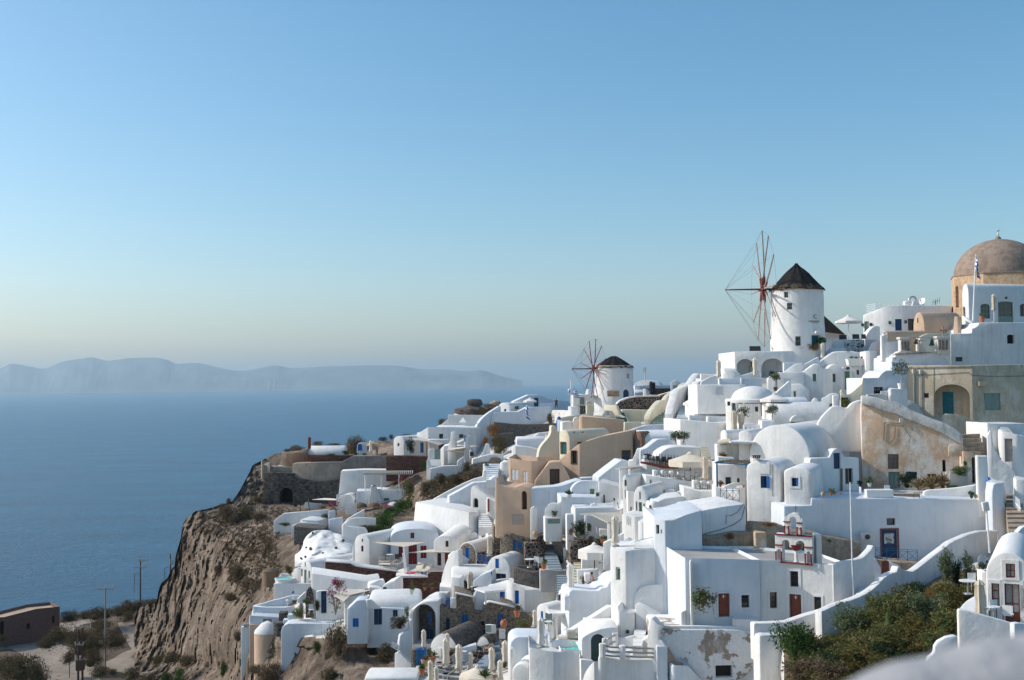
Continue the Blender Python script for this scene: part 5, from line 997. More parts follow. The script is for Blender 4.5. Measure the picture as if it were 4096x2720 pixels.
t=H('diagonal_stair_wall','long diagonal white stair wall climbing to the peach house gate','wall')
SL(t,138,10,[(790,325),(1000,210),(1200,110),(1340,50),(1455,20),(1462,-60),(1500,-70)],400,.5,'white',gr=1);SL(t,133,14,[(1000,285),(1160,200),(1330,105),(1540,85),(1580,40),(1640,10)],330,1.2,'white_blue',gr=1);S('R');stairs(t,(1330,1265,134),(1480,1240,134),(1510,1030,146),(1330,1030,146),8,'white_blue')
B(t,146,[(1286,1032),-20,(1300,1030),5,(1512,1035)],1130,back=.4,gr=0);B(t,142,[(1510,1010),-20,(1560,995),8,(1650,1000)],1200,back=3,gr=1,bev=.3)
S('H');t=H('pool_roof_house','white house with low barrel roof and blue-lined plunge terrace left of the swoop wall')
barrel(t,134,3,560,945,372,325,2.5,560,'white',gr=0);B(t,131.5,[(495,480),-30,(545,450),4,(690,458),20,(860,500)],640,back=3,gr=1);SL(t,133.6,3,[(560,375),(945,372)],470,.2,'white_blue','pool_wall',gr=0)
SL(t,136,4,[(790,325),(850,275),(1010,265),(1020,300)],350,.6,'white',gr=0);SL(t,133,-15,[(930,390),(940,320),(965,282),(985,300),(990,330)],420,.4,'white','bell_arch',gr=0)
t=H('swoop_wall','smooth grey-green plaster wall sweeping up in an S curve','wall')
SL(t,122,14,[(850,620),(855,580),(875,490),(920,420),(970,365),(1010,310),(1028,250),(1032,180),(1095,182),(1100,235),(1140,262)],690,.9,'cream',sm=2,gr=1)
t=H('green_vault','grey-green barrel-vaulted house with a teal door beside the tan walls')
V(t,125,-50,1115,1275,365,232,6.5,680,'cream',gr=1,bev=.15);OP(t,1160,405,1226,560,'door','teal',face=0,dep=.2,trim=.08,tmat='brown');OP(t,1380,398,1450,440,'void','brown',face=1,dep=.2)
for x_ in(1335,1452):bm=newbm();cube(bm,at(x_,275,121.5),.16,.16,.16,.6);put(t,'roof_spout',bm,'brown')
t=H('ridge_house','rough tan plaster house wall with one small dark window under the cream yard walls')
B(t,130,[(1398,55),-35,(1445,52),9,(1990,108),9,(2020,118)],460,back=5,mat='tan',gr=1,bev=.12);OP(t,1638,240,1678,346,'win','brown',face=1,dep=.25);SL(t,129,6,[(2015,250),(2018,130),(2240,125),(2245,190)],300,.6,'cream',gr=0);S('C')
t=H('roof_terrace','white roof terrace with a tiny blue dome chimney and scattered plaster chimneys')
B(t,138,[(88,1210),-20,(160,1200),6,(400,1170)],1360,back=3,gr=0);SL(t,137.5,8,[(150,1180),(260,1160),(500,1130)],1215,.4,'cream','beam',gr=0,down=0);SL(t,134.5,5,[(300,1300),(320,1200),(350,1175),(380,1180),(390,1330)],1350,.5,'white','white_hump',gr=0,sm=2);B(t,134,[(88,1215),5,(98,1215)],1340,back=.4,mat='blue',name='blue_door',gr=0)
bm=newbm();c_=at(122,1200,137);lathe(bm,[(.27,-.1),(.27,.03),(.23,.18),(.12,.29),(0,.32)],c_,16);put(t,'blue_dome',bm,'blue_lamp');bm=newbm();tube(bm,[c_+Vec((0,0,.3)),c_+Vec((0,0,.85))],.03);tube(bm,[c_+Vec((-.12,0,.65)),c_+Vec((.12,0,.65))],.025);put(t,'dome_cross',bm,'white');B(t,134.5,[(165,1240),5,(300,1230)],1330,back=2,gr=0)
S('H');t=H('tan_house','large tan plaster house with a long sloping wall and two small framed windows')
tb=B(t,119,[(1118,655),-32,(1250,540),-32,(1390,430),-32,(1412,412),13,(1700,320),13,(2125,235)],950,back=5,mat='tan',gr=1,bev=.12);OP(t,1302,520,1365,686,'win','brown',face=1,dep=.25,cols=2,rows=4,trim=.08,tmat='brown');OP(t,1988,518,2088,636,'win','brown',face=4,dep=.2,glass='glass_blue',trim=.08,tmat='brown');OP(t,1208,868,1262,952,'win','brown',face=0,dep=.2)
t=H('peach_house','peach plaster house with two white-shuttered windows and a walled roof terrace')
B(t,114,[(452,602),-24,(560,620),-24,(772,648),30,(990,640)],1010,mat='peach',par=.55,back=6,gr=1,bev=.12);OP(t,492,766,592,915,'shut','white',face=0,dep=.12,cols=2,rows=2);OP(t,645,790,716,945,'shut','white',face=1,dep=.12,cols=2,rows=2)
SL(t,112.6,0,[(803,1000),(806,925),(850,860),(1000,668),(1162,664),(1230,780),(1300,935)],1040,2.5,'peach','stair_wall',gr=1);OP(t,1008,760,1142,1000,'door','brown',dep=.3,cols=2,rows=1)
SL(t,109,-12,[(262,1120),(278,870),(320,960),(420,985),(540,1005),(575,985),(620,980),(752,1020)],1490,3.5,'peach','lower_wall',sm=0,gr=1,bev=.2);OP(t,628,1060,700,1310,'void','brown',arch=1,dep=.5,name='arched_door')
S('H');t=H('wooden_gate','weathered grey wooden gate beside the shuttered peach house','gate');SL(t,112,-10,[(340,880),(370,840),(400,838),(425,870)],985,.1,'wood_grey','boards',gr=0,down=.2,bev=.01)
t=H('picket_gate','pale picket gate at the foot of the peach house wall','gate');bm=newbm()
for i in range(12):a=at(500+i*14,1360+(i%3)*6,107);tube(bm,[a,a-Vec((0,0,1.05))],.05,4)
for y_ in(1385,1450):tube(bm,[at(495,y_,107),at(665,y_,107)],.04,4)
put(t,'pickets',bm,'wood_grey')
t=H('niche_wall','blue-white curved wall with a blind arched niche right of the peach house','wall')
SL(t,108.5,12,[(756,1022),(900,1012),(1120,996),(1200,978),(1290,944),(1435,900)],1470,2,'white_blue',gr=1);OP(t,918,1045,1005,1240,'void','white_blue',arch=1,dep=.1);SL(t,106.5,-10,[(742,1420),(744,1300),(760,1278),(790,1276),(818,1300),(820,1440)],1500,.9,'white','rounded_pier',gr=0);B(t,116,[(1420,888),8,(1665,870)],1000,back=3,mat='white_blue',gr=0)
t=H('plant_terrace','white terrace with green door, potted palm and a curved back wall')
SL(t,107.8,4,[(1300,1030),(1340,975),(1390,940),(1460,922),(1665,930)],1160,1,'white_blue',sm=2,gr=0);OP(t,1550,1030,1610,1122,'door','green_door',dep=.1,cols=3,rows=1);B(t,104.5,[(1160,1135),3,(1410,1140),3,(1640,1148),3,(1705,1145)],1330,back=4,mat='white_blue',gr=1);B(t,106,[(1662,930),-20,(1680,930),-4,(1960,1000)],1320,back=3,gr=1);OP(t,1732,1110,1752,1225,'void','brown',face=1,dep=.2);OP(t,1866,1155,1888,1190,'void','brown',face=1,dep=.2)
SL(t,103.5,-5,[(938,1420),(942,1310),(990,1245),(1030,1222),(1120,1225),(1160,1200),(1165,1130),(1172,1420)],1500,.4,'white',gr=0);B(t,103,[(942,1415),4,(1165,1415)],1520,back=1.5,gr=0);OP(t,980,1435,1148,1500,'void','greygreen',dep=.15)
SL(t,112.5,4,[(767,1470),(790,1455),(1085,1515)],1640,.6,'white',gr=0,down=0);SL(t,100,4,[(1235,1400),(1240,1372),(1330,1375)],1640,1,'white_old',gr=0)
t=H('shed_house','low white house with rounded end, satellite dish and reed-roofed pergola')
V(t,103,-60,1288,1352,1310,1255,7,1480,gr=0,bev=.1);barrel(t,102,3,1350,1935,1290,1258,3.5,1500,'white_blue',gr=1);bm=newbm();c_=at(1610,1250,103);[lathe(bm,[(.2-.04*i,0),(.15-.04*i,.14),(0,.18)],c_+Vec((i*.2-.2,0,.06*(i%2))),8)for i in range(3)];put(t,'chimney_knobs',bm,'white');B(t,104.5,[(1700,1245),-10,(1960,1250)],1300,back=1,gr=0)
t=H('satellite_dish','large tilted grey-white satellite dish beside the slim vaulted house','dish');dish(t,at(1945,1240,100.5),.52,(-.35,-.85,.3),mat='metal_white',pole=.5)
t=H('reed_pergola','reed-covered white pergola shading dark outdoor seating','pergola');q_=[at(1405,1362,98.5),at(1580,1378,97.5),at(1790,1478,94.0),at(1990,1470,94.5),at(1985,1348,101),at(1600,1348,101.5)];solid(t,q_,.1,'reed','reed_roof');bm=newbm()
for x_,y0,y1,D_ in((1495,1390,1640,97.5),(1808,1480,1720,94.3),(1980,1475,1700,94.8)):post(bm,x_,y0,y1,D_,.12)
put(t,'posts',bm,'paint_white');bm=newbm();SLb=SL(t,102,3,[(1500,1380),(1990,1380)],1720,.4,'white_blue','back_wall',gr=0)
S('U');t=H('restaurant_terraces','stepped white restaurant building with a red-brown railed dining terrace')
B(t,112,[(160,600),-20,(165,580),10,(330,480),10,(490,328),10,(590,332)],760,back=4,gr=1,mat='white_blue')if False else SL(t,112,8,[(158,640),(162,580),(300,470),(490,328),(588,335),(600,500)],780,3,'white_blue',gr=1)
SL(t,111,-8,[(588,340),(650,335),(680,260),(720,168),(768,170),(775,250)],560,2,'white',gr=0);OP(t,708,310,752,400,'void','white_blue',arch=1,dep=.2);SL(t,110.5,10,[(768,260),(770,180),(860,150),(1010,30),(1060,24),(1190,20)],520,1.5,'white_blue',gr=0)
B(t,104.5,[(768,378),-35,(858,372),6,(1070,440),6,(1300,448)],900,back=7,gr=1,bev=.05);SL(t,106,4,[(1020,250),(1080,200),(1160,150),(1280,128),(1420,130),(1660,140)],330,3,'white',gr=0,sm=2,bev=.25)
SL(t,104.0,5,[(775,350),(920,365),(920,400),(780,380)],None,.1,'red_brown','red_band',gr=0,bev=0,bot=[(780,382)])if False else None
SL(t,103.8,6,[(775,348),(920,366),(1075,405),(1320,412)],None,.2,'red_brown','red_band',gr=0,bev=.01,bot=[(1320,452),(1075,448),(920,404),(775,378)])
bm=newbm();PR=o_planes[t.last.name][0]
for i in range(13):x_=778+i*44;yb_=350+(x_-775)*.12;p=PR.hit(x_,min(412,yb_));tube(bm,[p,p+Vec((0,0,1.0))],.03,4)
tube(bm,[PR.hit(775,252),PR.hit(920,262),PR.hit(1075,300),PR.hit(1320,310)],.03,4);tube(bm,[PR.hit(775,300),PR.hit(920,310),PR.hit(1075,350),PR.hit(1320,360)],.02,4);put(t,'railing',bm,'brown')
B(t,100.5,[(845,545),-10,(1120,588),14,(1500,650),14,(1870,640)],980,back=6,gr=1,bev=.06);bm=newbm();lathe(bm,[(.52,-4.2),(.52,.05),(0,.06)],at(1205,590,101.3),24);put(t,'round_bay',bm,'white');OP(t,905,610,932,700,'void','greygreen',arch=1,dep=.15,host=o_planes and t.last,face=0)
B(t,97.5,[(1392,720),-14,(1648,782),12,(1870,768)],1010,back=6,gr=0,bev=.06)
B(t,99,[(1132,758),8,(1275,762)],900,back=2,gr=0,mat='white_old',bev=.05);SL(t,99.5,-5,[(1232,880),(1260,830),(1310,790),(1350,785),(1390,820),(1395,960)],990,.5,'white_old',gr=0,sm=2);SL(t,96.8,-8,[(1400,990),(1415,940),(1450,915),(1490,915),(1525,960),(1530,990)],1010,1,'white','arch_hood',gr=0)
B(t,108.5,[(1300,350),4,(1500,352),4,(1860,310)],660,back=3,gr=0,mat='white_old');SL(t,107,-12,[(1480,530),(1500,490),(1540,470),(1570,480),(1600,560)],640,.5,'white_blue','arched_bench',gr=0)
S('U');t=H('outside_stairs','cream steps with leafy shadows left of the tan awning','stairs');stairs(t,(1665,290,103),(1790,290,103),(1740,130,107),(1650,130,107),7,'cream')
t=H('slim_vault_house','slim white vaulted tower house with arched window and barrel roof')
V(t,99.5,-30,505,582,620,548,9,1090,gr=1,bev=.08);OP(t,535,610,568,706,'win','green_door',arch=1,dep=.2,cols=1,rows=1);OP(t,540,758,556,880,'void','greygreen',dep=.15);B(t,98.8,[(583,780),6,(690,790)],1110,back=3,gr=0);OP(t,622,1005,645,1080,'void','greygreen',dep=.2)
B(t,101,[(462,660),-20,(475,655),5,(512,660)],900,back=.8,gr=0);B(t,103,[(625,470),-20,(640,455),12,(770,430)],500,back=.8,gr=0,down=.3);B(t,102,[(785,610),-20,(800,575),8,(875,590)],720,back=1,gr=0,name='chimney')
t=H('thin_pergola','thin white slatted canopy on posts beside the slim vaulted tower house','pergola');q_=[at(395,440,103),at(760,392,106),at(768,420,103),at(470,458,101.5)];solid(t,q_,.08,'reed','roof_slats');bm=newbm();post(bm,482,455,670,101.8,.12);put(t,'posts',bm,'paint_white')
t=H('fanlight_vault','white vaulted house with green double doors and tall side windows')
V(t,96,-28,668,858,890,710,5.5,1170,gr=0,bev=.1);OP(t,750,790,774,898,'void','greygreen',dep=.15);OP(t,698,930,726,1110,'void','greygreen',dep=.2);OP(t,742,940,792,1158,'door','green_door',dep=.25);OP(t,806,960,834,1142,'void','greygreen',dep=.2)
B(t,94,[(880,930),-40,(958,948),12,(1010,905),12,(1120,880),12,(1400,850)],1260,back=4,gr=0,bev=.2);OP(t,888,980,932,1198,'win','greygreen',face=0,arch=1,dep=.3,cols=1,rows=1)
B(t,91,[(955,1020),6,(1120,1010),6,(1400,975)],1060,back=3,gr=0,name='canopy',down=-.2)if False else solid(t,[at(958,1025,90.5),at(1130,1060,88),at(1420,985,91),at(1400,965,95)],.2,'white','canopy')
t=H('small_balcony_house','stepped white house with a small green lattice balcony above a round arch')
B(t,93.5,[(498,1108),-40,(560,1120),-40,(690,1150),8,(870,1165)],1700,back=4,gr=0,bev=.06);B(t,90.5,[(735,1215),-40,(800,1230),8,(960,1232)],1560,back=3,gr=0);S('L');B(t,88.5,[(1862,430),-20,(1870,428),8,(2070,440)],700,back=2,gr=0)if False else None
SL(t,91.2,-14,[(1655,700),(1660,560),(1690,515),(1735,500),(1775,530),(1800,600),(1810,700)],740,.4,'white_blue','round_arch',gr=0);SL(t,91.8,-6,[(1390,580),(1500,530),(1640,460),(1670,450),(1680,620)],700,.6,'white','sloping_wall',gr=0)
t=H('balustrade','small green diamond-pattern balustrade panel on the stepped white house','balustrade')
def xrail(t,x0,y0,x1,y1,hb0,hb1,D0,ang,mat,n=3,nm='cross_rails'):
 """balustrade: bottom line (x0,hb0)-(x1,hb1), top (x0,y0)-(x1,y1)"""
 A=at(x0,hb0,D0);d=Vec((cos(rad(ang)),sin(rad(ang)),0));pl=Plane(A,A+d);a,b,c_,e=pl.hit(x0,hb0),pl.hit(x1,hb1),pl.hit(x1,y1),pl.hit(x0,y0);bm=newbm();r=.03
 h=(e-a).length;r=max(.018,h*.028)
 for p,q in((a,b),(e,c_),(a.lerp(e,.82),b.lerp(c_,.82))):tube(bm,[p,q],r,4)
 for i in range(n+1):tube(bm,[a.lerp(b,i/n)-Vec((0,0,.1)),e.lerp(c_,i/n)],r*1.2,4)
 for i in range(n):
  p0,p1=a.lerp(b,i/n),a.lerp(b,(i+1)/n);q0,q1=a.lerp(e,.82),b.lerp(c_,.82);t0,t1=q0 .lerp(q1,i/n),q0 .lerp(q1,(i+1)/n);tube(bm,[p0,t1],r*.8,4);tube(bm,[p1,t0],r*.8,4)
 put(t,nm,bm,mat)
S('U');xrail(t,572,1135,630,1160,1255,1275,92.6,-40,'greygreen',2)
S('L');t=H('green_balustrade','grey-green crossed balustrade on the terrace corner below the closed parasol','balustrade');xrail(t,1532,640,1645,680,760,805,82.4,-45,'greygreen',3);xrail(t,1590,605,1805,598,630,655,84.5,6,'greygreen',5,'back_rail')
t=H('pointed_door_hood','white pointed door surround on the corner wall under the green balustrade','door surround');SL(t,81.9,-43,[(1556,905),(1600,845),(1632,915)],925,.15,'white','hood',gr=0,down=0)
S('G');t=H('balcony_house','white two-storey house with a blue-green crossed balcony and slatted blue pergola')
B(t,95,[(545,700),-6,(800,700),-6,(960,705)],1220,back=4,gr=0);OP(t,680,870,758,990,'win','green_door',face=0,dep=.3,cols=1,rows=1);OP(t,836,885,874,960,'win','green_door',face=1,dep=.3,cols=1,rows=1)
B(t,92.6,[(545,1010),-10,(615,1015),-10,(618,1180),-10,(865,1190),-10,(868,1020),20,(945,1012)],1260,back=2.8,gr=0,bev=.04);SL(t,94.6,0,[(655,1000),(720,970),(810,945),(945,948)],1060,.3,'white',gr=0)
B(t,96.5,[(570,600),-10,(595,598),-4,(800,612)],700,back=2,gr=0)
t=H('blue_balustrade','blue-green crossed balcony railing below the slatted pergola','balustrade');xrail(t,612,1018,866,1028,1160,1184,92.2,-10,'rail_blue',3)
t=H('green_balustrade','pale green crossed railing above the slatted blue pergola','balustrade');xrail(t,600,618,800,635,748,768,95.8,-4,'greygreen',4)
t=H('blue_pergola','blue-green framed pergola with split reed mats over the balcony','pergola');P4=[at(545,676,92),at(965,700,91.4),at(1040,688,94.6),at(760,650,95.2)];bm=newbm();zt_=P4[0].z
P4=[Vec((p.x,p.y,p.z))for p in P4]
for i in range(4):tube(bm,[P4[i],P4[(i+1)%4]],.07,4)
for x_,y0,y1,D_ in((570,680,1005,92),(960,702,760,91.4)):post(bm,x_,y0,y1,D_,.08,4)
put(t,'frame',bm,'rail_blue')
for i in range(5):f0,f1=i/5+.02,i/5+.15;solid(t,[P4[0].lerp(P4[1],f0)+Vec((0,0,.12)),P4[0].lerp(P4[1],f1)+Vec((0,0,.12)),P4[3].lerp(P4[2],f1)+Vec((0,0,.12)),P4[3].lerp(P4[2],f0)+Vec((0,0,.12))],.04,'thatch_brown','reed_mat')
t=H('small_shops','low white rooms with rounded roofs, green doors and a tan awning above the balcony house')
V(t,99,-55,608,700,290,235,4,420,gr=0,bev=.1);V(t,97.5,-25,855,1022,300,240,6,420,gr=0,bev=.15);B(t,98.5,[(740,360),-10,(760,355),3,(1090,360)],640,back=3,gr=0);OP(t,872,408,930,600,'gdoor','green_door',face=1,dep=.35,cols=1);OP(t,985,420,1008,530,'win','green_door',face=1,dep=.3,cols=1,rows=1)
solid(t,[at(745,392,95.5),at(1080,398,95.5),at(1090,366,99),at(700,366,99)],.15,'white','canopy');solid(t,[at(560,410,97),at(740,385,96.5),at(760,290,101),at(590,365,101)],.12,'canvas_tan','awning');B(t,98.2,[(562,430),-3,(700,432)],720,back=1.5,gr=0);B(t,103,[(925,162),4,(1165,165)],260,back=3,gr=0,mat='white_old');B(t,102,[(1163,130),-20,(1175,110),6,(1320,108)],260,back=3,gr=0)
for x_ in(955,1018,1078,1125):OP(t,x_-8,200,x_+8,222,'void','dark',host=bpy.data.objects[[o.name for o in t.r.children if o.name.startswith('wall')][-2]],arch=1,dep=.2)
S('U');t=H('chapel_path_wall','low curved plaster roof ledge running below the restaurant terraces','wall');B(t,92.5,[(1390,1000),4,(1700,960),4,(1890,935)],1100,back=3,mat='cream',gr=0)
S('X');t=H('edge_house','white and tan terraced house at the cliff edge with a barred window and rounded bay')
B(t,113,[(380,450),-30,(392,436),3,(845,468)],1100,back=5,mat='white_blue',gr=1);OP(t,595,492,738,576,'win','metal',dep=.15,cols=6,rows=3)
SL(t,112.7,3,[(384,582),(560,584)],1100,.2,'tan','tan_base',gr=0,bev=.02);B(t,115,[(412,430),-60,(440,296),4,(700,322),4,(930,324),10,(1080,290)],560,back=.4,mat='white_blue',gr=0)
SL(t,117,12,[(440,290),(620,245),(760,200),(860,180),(1000,140),(1100,126),(1190,126)],400,.4,'white_blue',gr=0,sm=2)
bm=newbm();c_=at(665,700,112.8);k_=112/FPX/cur[2];lathe(bm,[(203*k_,-9),(203*k_,-.1),(190*k_,.15),(0,1.1)],c_,30,sy=.8);put(t,'bay',bm,'tan');bm=newbm();lathe(bm,[(205*k_,-.05),(192*k_,.22),(90*k_,.9),(0,1.15)],c_,30,sy=.8);put(t,'bay_roof',bm,'white')
SL(t,118,4,[(250,620),(380,612)],1240,.6,'white_blue','outer_wall',gr=0);solid(t,[at(235,590,116),at(380,545,116),at(390,560,119),at(300,585,119)],.12,'white_blue','porch_roof')
t=H('round_stone_wall','round dark stone planter wall beside the tan bay','wall');bm=newbm();lathe(bm,[(.65,-1.3),(.65,0),(.6,.03),(0,.03)],at(868,545,110),24);put(t,'wall',bm,'stone_rubble');B(t,110.5,[(845,395),5,(978,400)],540,back=1,mat='stone_rubble',gr=0,down=0);B(t,109.5,[(912,510),5,(1045,520)],580,back=1,mat='white_blue',gr=0,down=0);B(t,110,[(985,430),5,(1120,440)],560,back=1,mat='white_blue',gr=0)
t=H('long_terrace_wall','long blue-white retaining wall with a rounded left end behind the big dry bush','wall')
SL(t,106,2,[(880,690),(900,630),(940,590),(1000,568),(1300,566),(1700,574),(2000,585),(2450,600)],(860,950),2,'white_blue',gr=1,down=4);S('M');SL(t,102.5,3,[(0,828),(200,832),(540,840),(660,900),(690,980)],1130,1.5,'white_blue',gr=0)
S('X');t=H('stone_buttress','dark lava stone buttress leaning on a big white wall','wall');SL(t,110,4,[(1265,210),(1272,90),(1300,15),(1330,10),(1362,50),(1385,140),(1396,215)],240,1.2,'stone_dark',gr=0,sm=2,bev=.1);SL(t,111,8,[(1140,180),(1262,70),(1272,200)],240,.5,'white','wing_wall',gr=0,down=0)
t=H('white_roof_block','broad flat-topped white block under the dark red terrace wall')
S('O');B(t,110.5,[(998,985),-8,(1760,1098),28,(1930,1078)],1400,back=4,gr=1,bev=.1);SL(t,107.5,4,[(1062,1235),(1110,1225),(1430,1235)],1600,.5,'white',gr=0);OP(t,1125,1228,1200,1528,'door','blue_dark',dep=.3,cols=1,rows=2)
S('O');B(t,108,[(1765,1145),10,(1920,1095),10,(1992,1100)],1260,back=2,gr=0,bev=.15);B(t,106.8,[(1775,1172),10,(1940,1185)],1260,back=1.5,gr=0,bev=.1)
t=H('blue_hatch_hut','small rounded white hut with a blue-grey hatch under the dark red wall');S('O');SL(t,106.5,-8,[(1850,1240),(1945,1185),(1975,1140),(2080,1098),(2125,1098),(2135,1190)],1290,3,'white',gr=0,sm=2,bev=.2);OP(t,1958,1172,2012,1262,'void','blue_dark',dep=.2,name='hatch')
t=H('striped_sail','cream striped shade sail stretched over the flowering entrance','shade sail');S('X');solid(t,[at(1640,70,103),at(2240,20,107),at(2290,40,105.5),at(1980,112,102.5),at(1868,218,100)],.05,'canvas','sail')
t=H('cube_parapet','plain white block between the striped sail and the sloping stair wall','wall');B(t,103,[(1876,140),-20,(1895,122),4,(2160,128),40,(2185,140)],520,back=3,gr=1)
S('M');t=H('blue_door_house','white house with lumpy rounded roof, open blue door and small blue window')
barrel(t,100.5,4,250,955,605,400,5,860,'white',gr=0,k=2.3,bev=.4,down=.5);B(t,100,[(225,600),4,(430,605),4,(800,618)],900,back=3,gr=1,mat='white_blue');OP(t,320,620,426,832,'door','blue_dark',dep=.25,cols=2,rows=2);OP(t,570,632,636,720,'shut','blue_dark',dep=.2,cols=1,rows=1)
SL(t,98.2,2,[(-40,625),(0,592),(88,507),(150,500),(226,502)],860,2.0,'white_blue','front_wall',gr=1);OP(t,35,745,116,860,'shut','blue',dep=.1,cols=1,rows=1);SL(t,98.1,20,[(226,500),(290,494),(340,540),(410,600)],610,.4,'white',gr=0,down=0)
B(t,104.5,[(-60,440),4,(150,438),4,(185,470)],560,back=2,gr=0)
t=H('arch_house','tall white pointed-arch porch sheltering a dark stone wall with blue door')
av=SL(t,97.5,-10,[(782,690),(800,635),(850,612),(905,560),(985,520),(1060,512),(1180,506)],1120,4.5,'white',gr=1,bev=.1);vo=OP(t,838,556,1142,1095,'void','stone_grey',arch=1.35,dep=2.2,name='porch_wall');pb=o_planes[av.name][0];o_planes[vo.name]=[Plane(pb.p-pb.n*2.19,pb.p-pb.n*2.19+pb.d)]
OP(t,1046,665,1088,828,'shut','blue',host=vo,dep=.05,cols=1,rows=2);OP(t,1005,880,1112,1080,'door','blue_dark',host=vo,dep=.05,cols=2,rows=2);SL(t,95.5,20,[(650,1130),(665,1000),(690,960),(790,900),(800,780),(830,760)],1160,.6,'white_blue','side_wall',gr=0,sm=2)
t=H('lava_stone_house','long house of brown lava stone with pale joints and blue shutters')
SL(t,97.5,5,[(1184,560),(1300,575),(1408,612),(1412,418),(1640,462),(1645,645),(1775,655),(1782,590),(1815,545),(1860,528),(2195,598),(2200,740),(2460,740)],1100,4,'stone_brown',gr=1,bev=.05)
OP(t,1280,750,1330,902,'shut','blue_dark',dep=.25,cols=1,rows=2);OP(t,1496,690,1574,880,'shut','blue',dep=.2,cols=2,rows=2);OP(t,1752,780,1788,842,'void','dark',dep=.2);OP(t,1965,690,2045,920,'door','blue',dep=.3,cols=1,rows=2);OP(t,1718,900,1805,955,'void','blue',dep=.2,name='hatch');SL(t,97.3,5,[(1790,560),(1815,538),(1860,522),(2195,590)],None,.8,'white','coping',gr=0,bev=.03,bot=[(2195,604),(1860,536),(1815,552),(1795,575)])
SL(t,97.2,5,[(1408,405),(1645,455)],None,.5,'white','coping',gr=0,bev=.02,bot=[(1645,470),(1408,420)])
t=H('lava_vault','low vaulted cellar with white gable and rough grey stone barrel roof')
V(t,93,-25,1062,1440,1135,935,5,1290,'stone_grey',gr=1,gmat='white',k=1.7);t2=H('small_lava_vault','smaller vaulted cellar with white gable beside the white lattice box');V(t2,93.5,-25,1682,1878,1130,975,4.5,1290,'stone_grey',gr=0,gmat='white',k=1.8)
B(t2,91.5,[(1350,1240),3,(1490,1150),3,(1690,1100)],1390,back=1,gr=0,mat='white_blue');B(t2,91,[(1640,1190),6,(1840,1180),6,(1930,1120)],1330,back=1.4,gr=0,mat='stone_dark',name='stone_wall');B(t,91.5,[(1310,1162),4,(1440,1158)],1250,back=1,gr=0,mat='stone_dark',name='stone_wall')
t=H('blue_steps','zigzag white-edged blue-grey steps beside the closed parasols','stairs');stairs(t,(1930,1220,91),(2050,1220,91),(2045,1010,95),(1920,1010,95),5,'step_blue');stairs(t,(1650,1390,87.5),(1830,1400,87.5),(1950,1230,91),(1800,1230,91),5,'step_blue')
t=H('lattice_box','white latticed unit cover on the stone cellar roof','box');B(t,93,[(1806,825),-30,(1888,835),20,(1950,830)],940,gr=0,down=0,bev=.02);bm=newbm();p_=t.planes[0]
for i in range(8):tube(bm,[p_.hit(1808+i*10.5,832)+p_.n*.02,p_.hit(1808+i*10.5,930)+p_.n*.02],.015,3)
for i in range(9):tube(bm,[p_.hit(1808,835+i*11)+p_.n*.02,p_.hit(1884,838+i*11)+p_.n*.02],.015,3)
put(t,'lattice',bm,'greygreen')
t=H('jar_plinth','grey stone plinth with white lattice front holding a terracotta jar','plinth');B(t,92.5,[(1990,875),-20,(2075,885),20,(2170,880)],1030,gr=0,mat='stone_grey',bev=.03);bm=newbm();p_=t.planes[0]
for i in range(8):tube(bm,[p_.hit(1994+i*11,890)+p_.n*.03,p_.hit(1994+i*11,1015)+p_.n*.03],.02,3)
for i in range(12):tube(bm,[p_.hit(1992,890+i*11)+p_.n*.03,p_.hit(2073,893+i*11)+p_.n*.03],.02,3)
put(t,'lattice',bm,'paint_white')
t=H('white_gate_posts','white panels flanking a small blue crossed gate above the stone house','gate');B(t,98.2,[(1180,395),-6,(1270,405)],575,back=.3,gr=0,down=0);B(t,97.3,[(1338,470),-6,(1412,478)],612,back=.4,gr=0,down=0);bm=newbm()
for i in range(5):tube(bm,[at(1288+i*11,458,97.6),at(1288+i*11,578,97.6)],.025,4)
tube(bm,[at(1286,475,97.6),at(1334,478,97.6)],.03,4);tube(bm,[at(1286,565,97.6),at(1334,470,97.6)],.02,4);put(t,'blue_gate',bm,'blue')
t=H('swoop_wall','tall white wall sweeping up in a smooth curve beside the dark red terrace wall','wall');S('P');SL(t,109,-30,[(878,1580),(888,1450),(910,1330),(950,1200),(1000,1090),(1060,1030),(1125,1010)],1620,.8,'white',gr=0,sm=2);SL(t,110,14,[(1000,1090),(1060,1040),(1130,1030),(1300,1160),(1520,1210)],1580,.6,'white_blue',gr=0,sm=0);OP(t,1192,1222,1300,1262,'void','blue',dep=.1,name='hatch');S('M');B(t,107,[(1198,320),3,(1352,335)],400,back=2,gr=0)
t=H('vaulted_lounge','white low vaulted lounge with an open dark doorway and closed parasol before it')
S('P');V(t,104.5,-24,1150,1560,1400,1235,6,1600,gr=0,k=2.2,bev=.15)if False else barrel(t,106,3,1030,1560,1420,1235,5,1600,gr=0,k=2.2,bev=.3)
B(t,104,[(1028,1375),-20,(1148,1385),3,(1160,1385)],1620,back=1.5,gr=0);B(t,106,[(1148,1392),3,(1256,1440)],1600,back=.3,mat='dark',gr=0,name='doorway');SL(t,103.4,-12,[(1318,1440),(1370,1390),(1440,1345),(1560,1305),(1570,1440)],1600,2,'white_blue','curved_side',gr=0,sm=2);B(t,103.1,[(1550,1310),-10,(1572,1305)],1500,back=.3,mat='blue_dark',name='blue_door',gr=0)  # doorway is a solid dark block, its interior shade painted in
t=H('blue_window_vault','white round-gabled house with slim blue shutter and flower shelf')
V(t,106,-26,1508,1822,1275,1090,7,1460,gr=1,bev=.1);OP(t,1622,1130,1672,1258,'shut','blue',dep=.15,cols=1,rows=1);OP(t,1612,1328,1766,1430,'win','blue',dep=.25,cols=2,rows=1,glass='dark')
t=H('lava_gable_house','white barrel-roofed house with a lava stone gable and bright blue shutters')
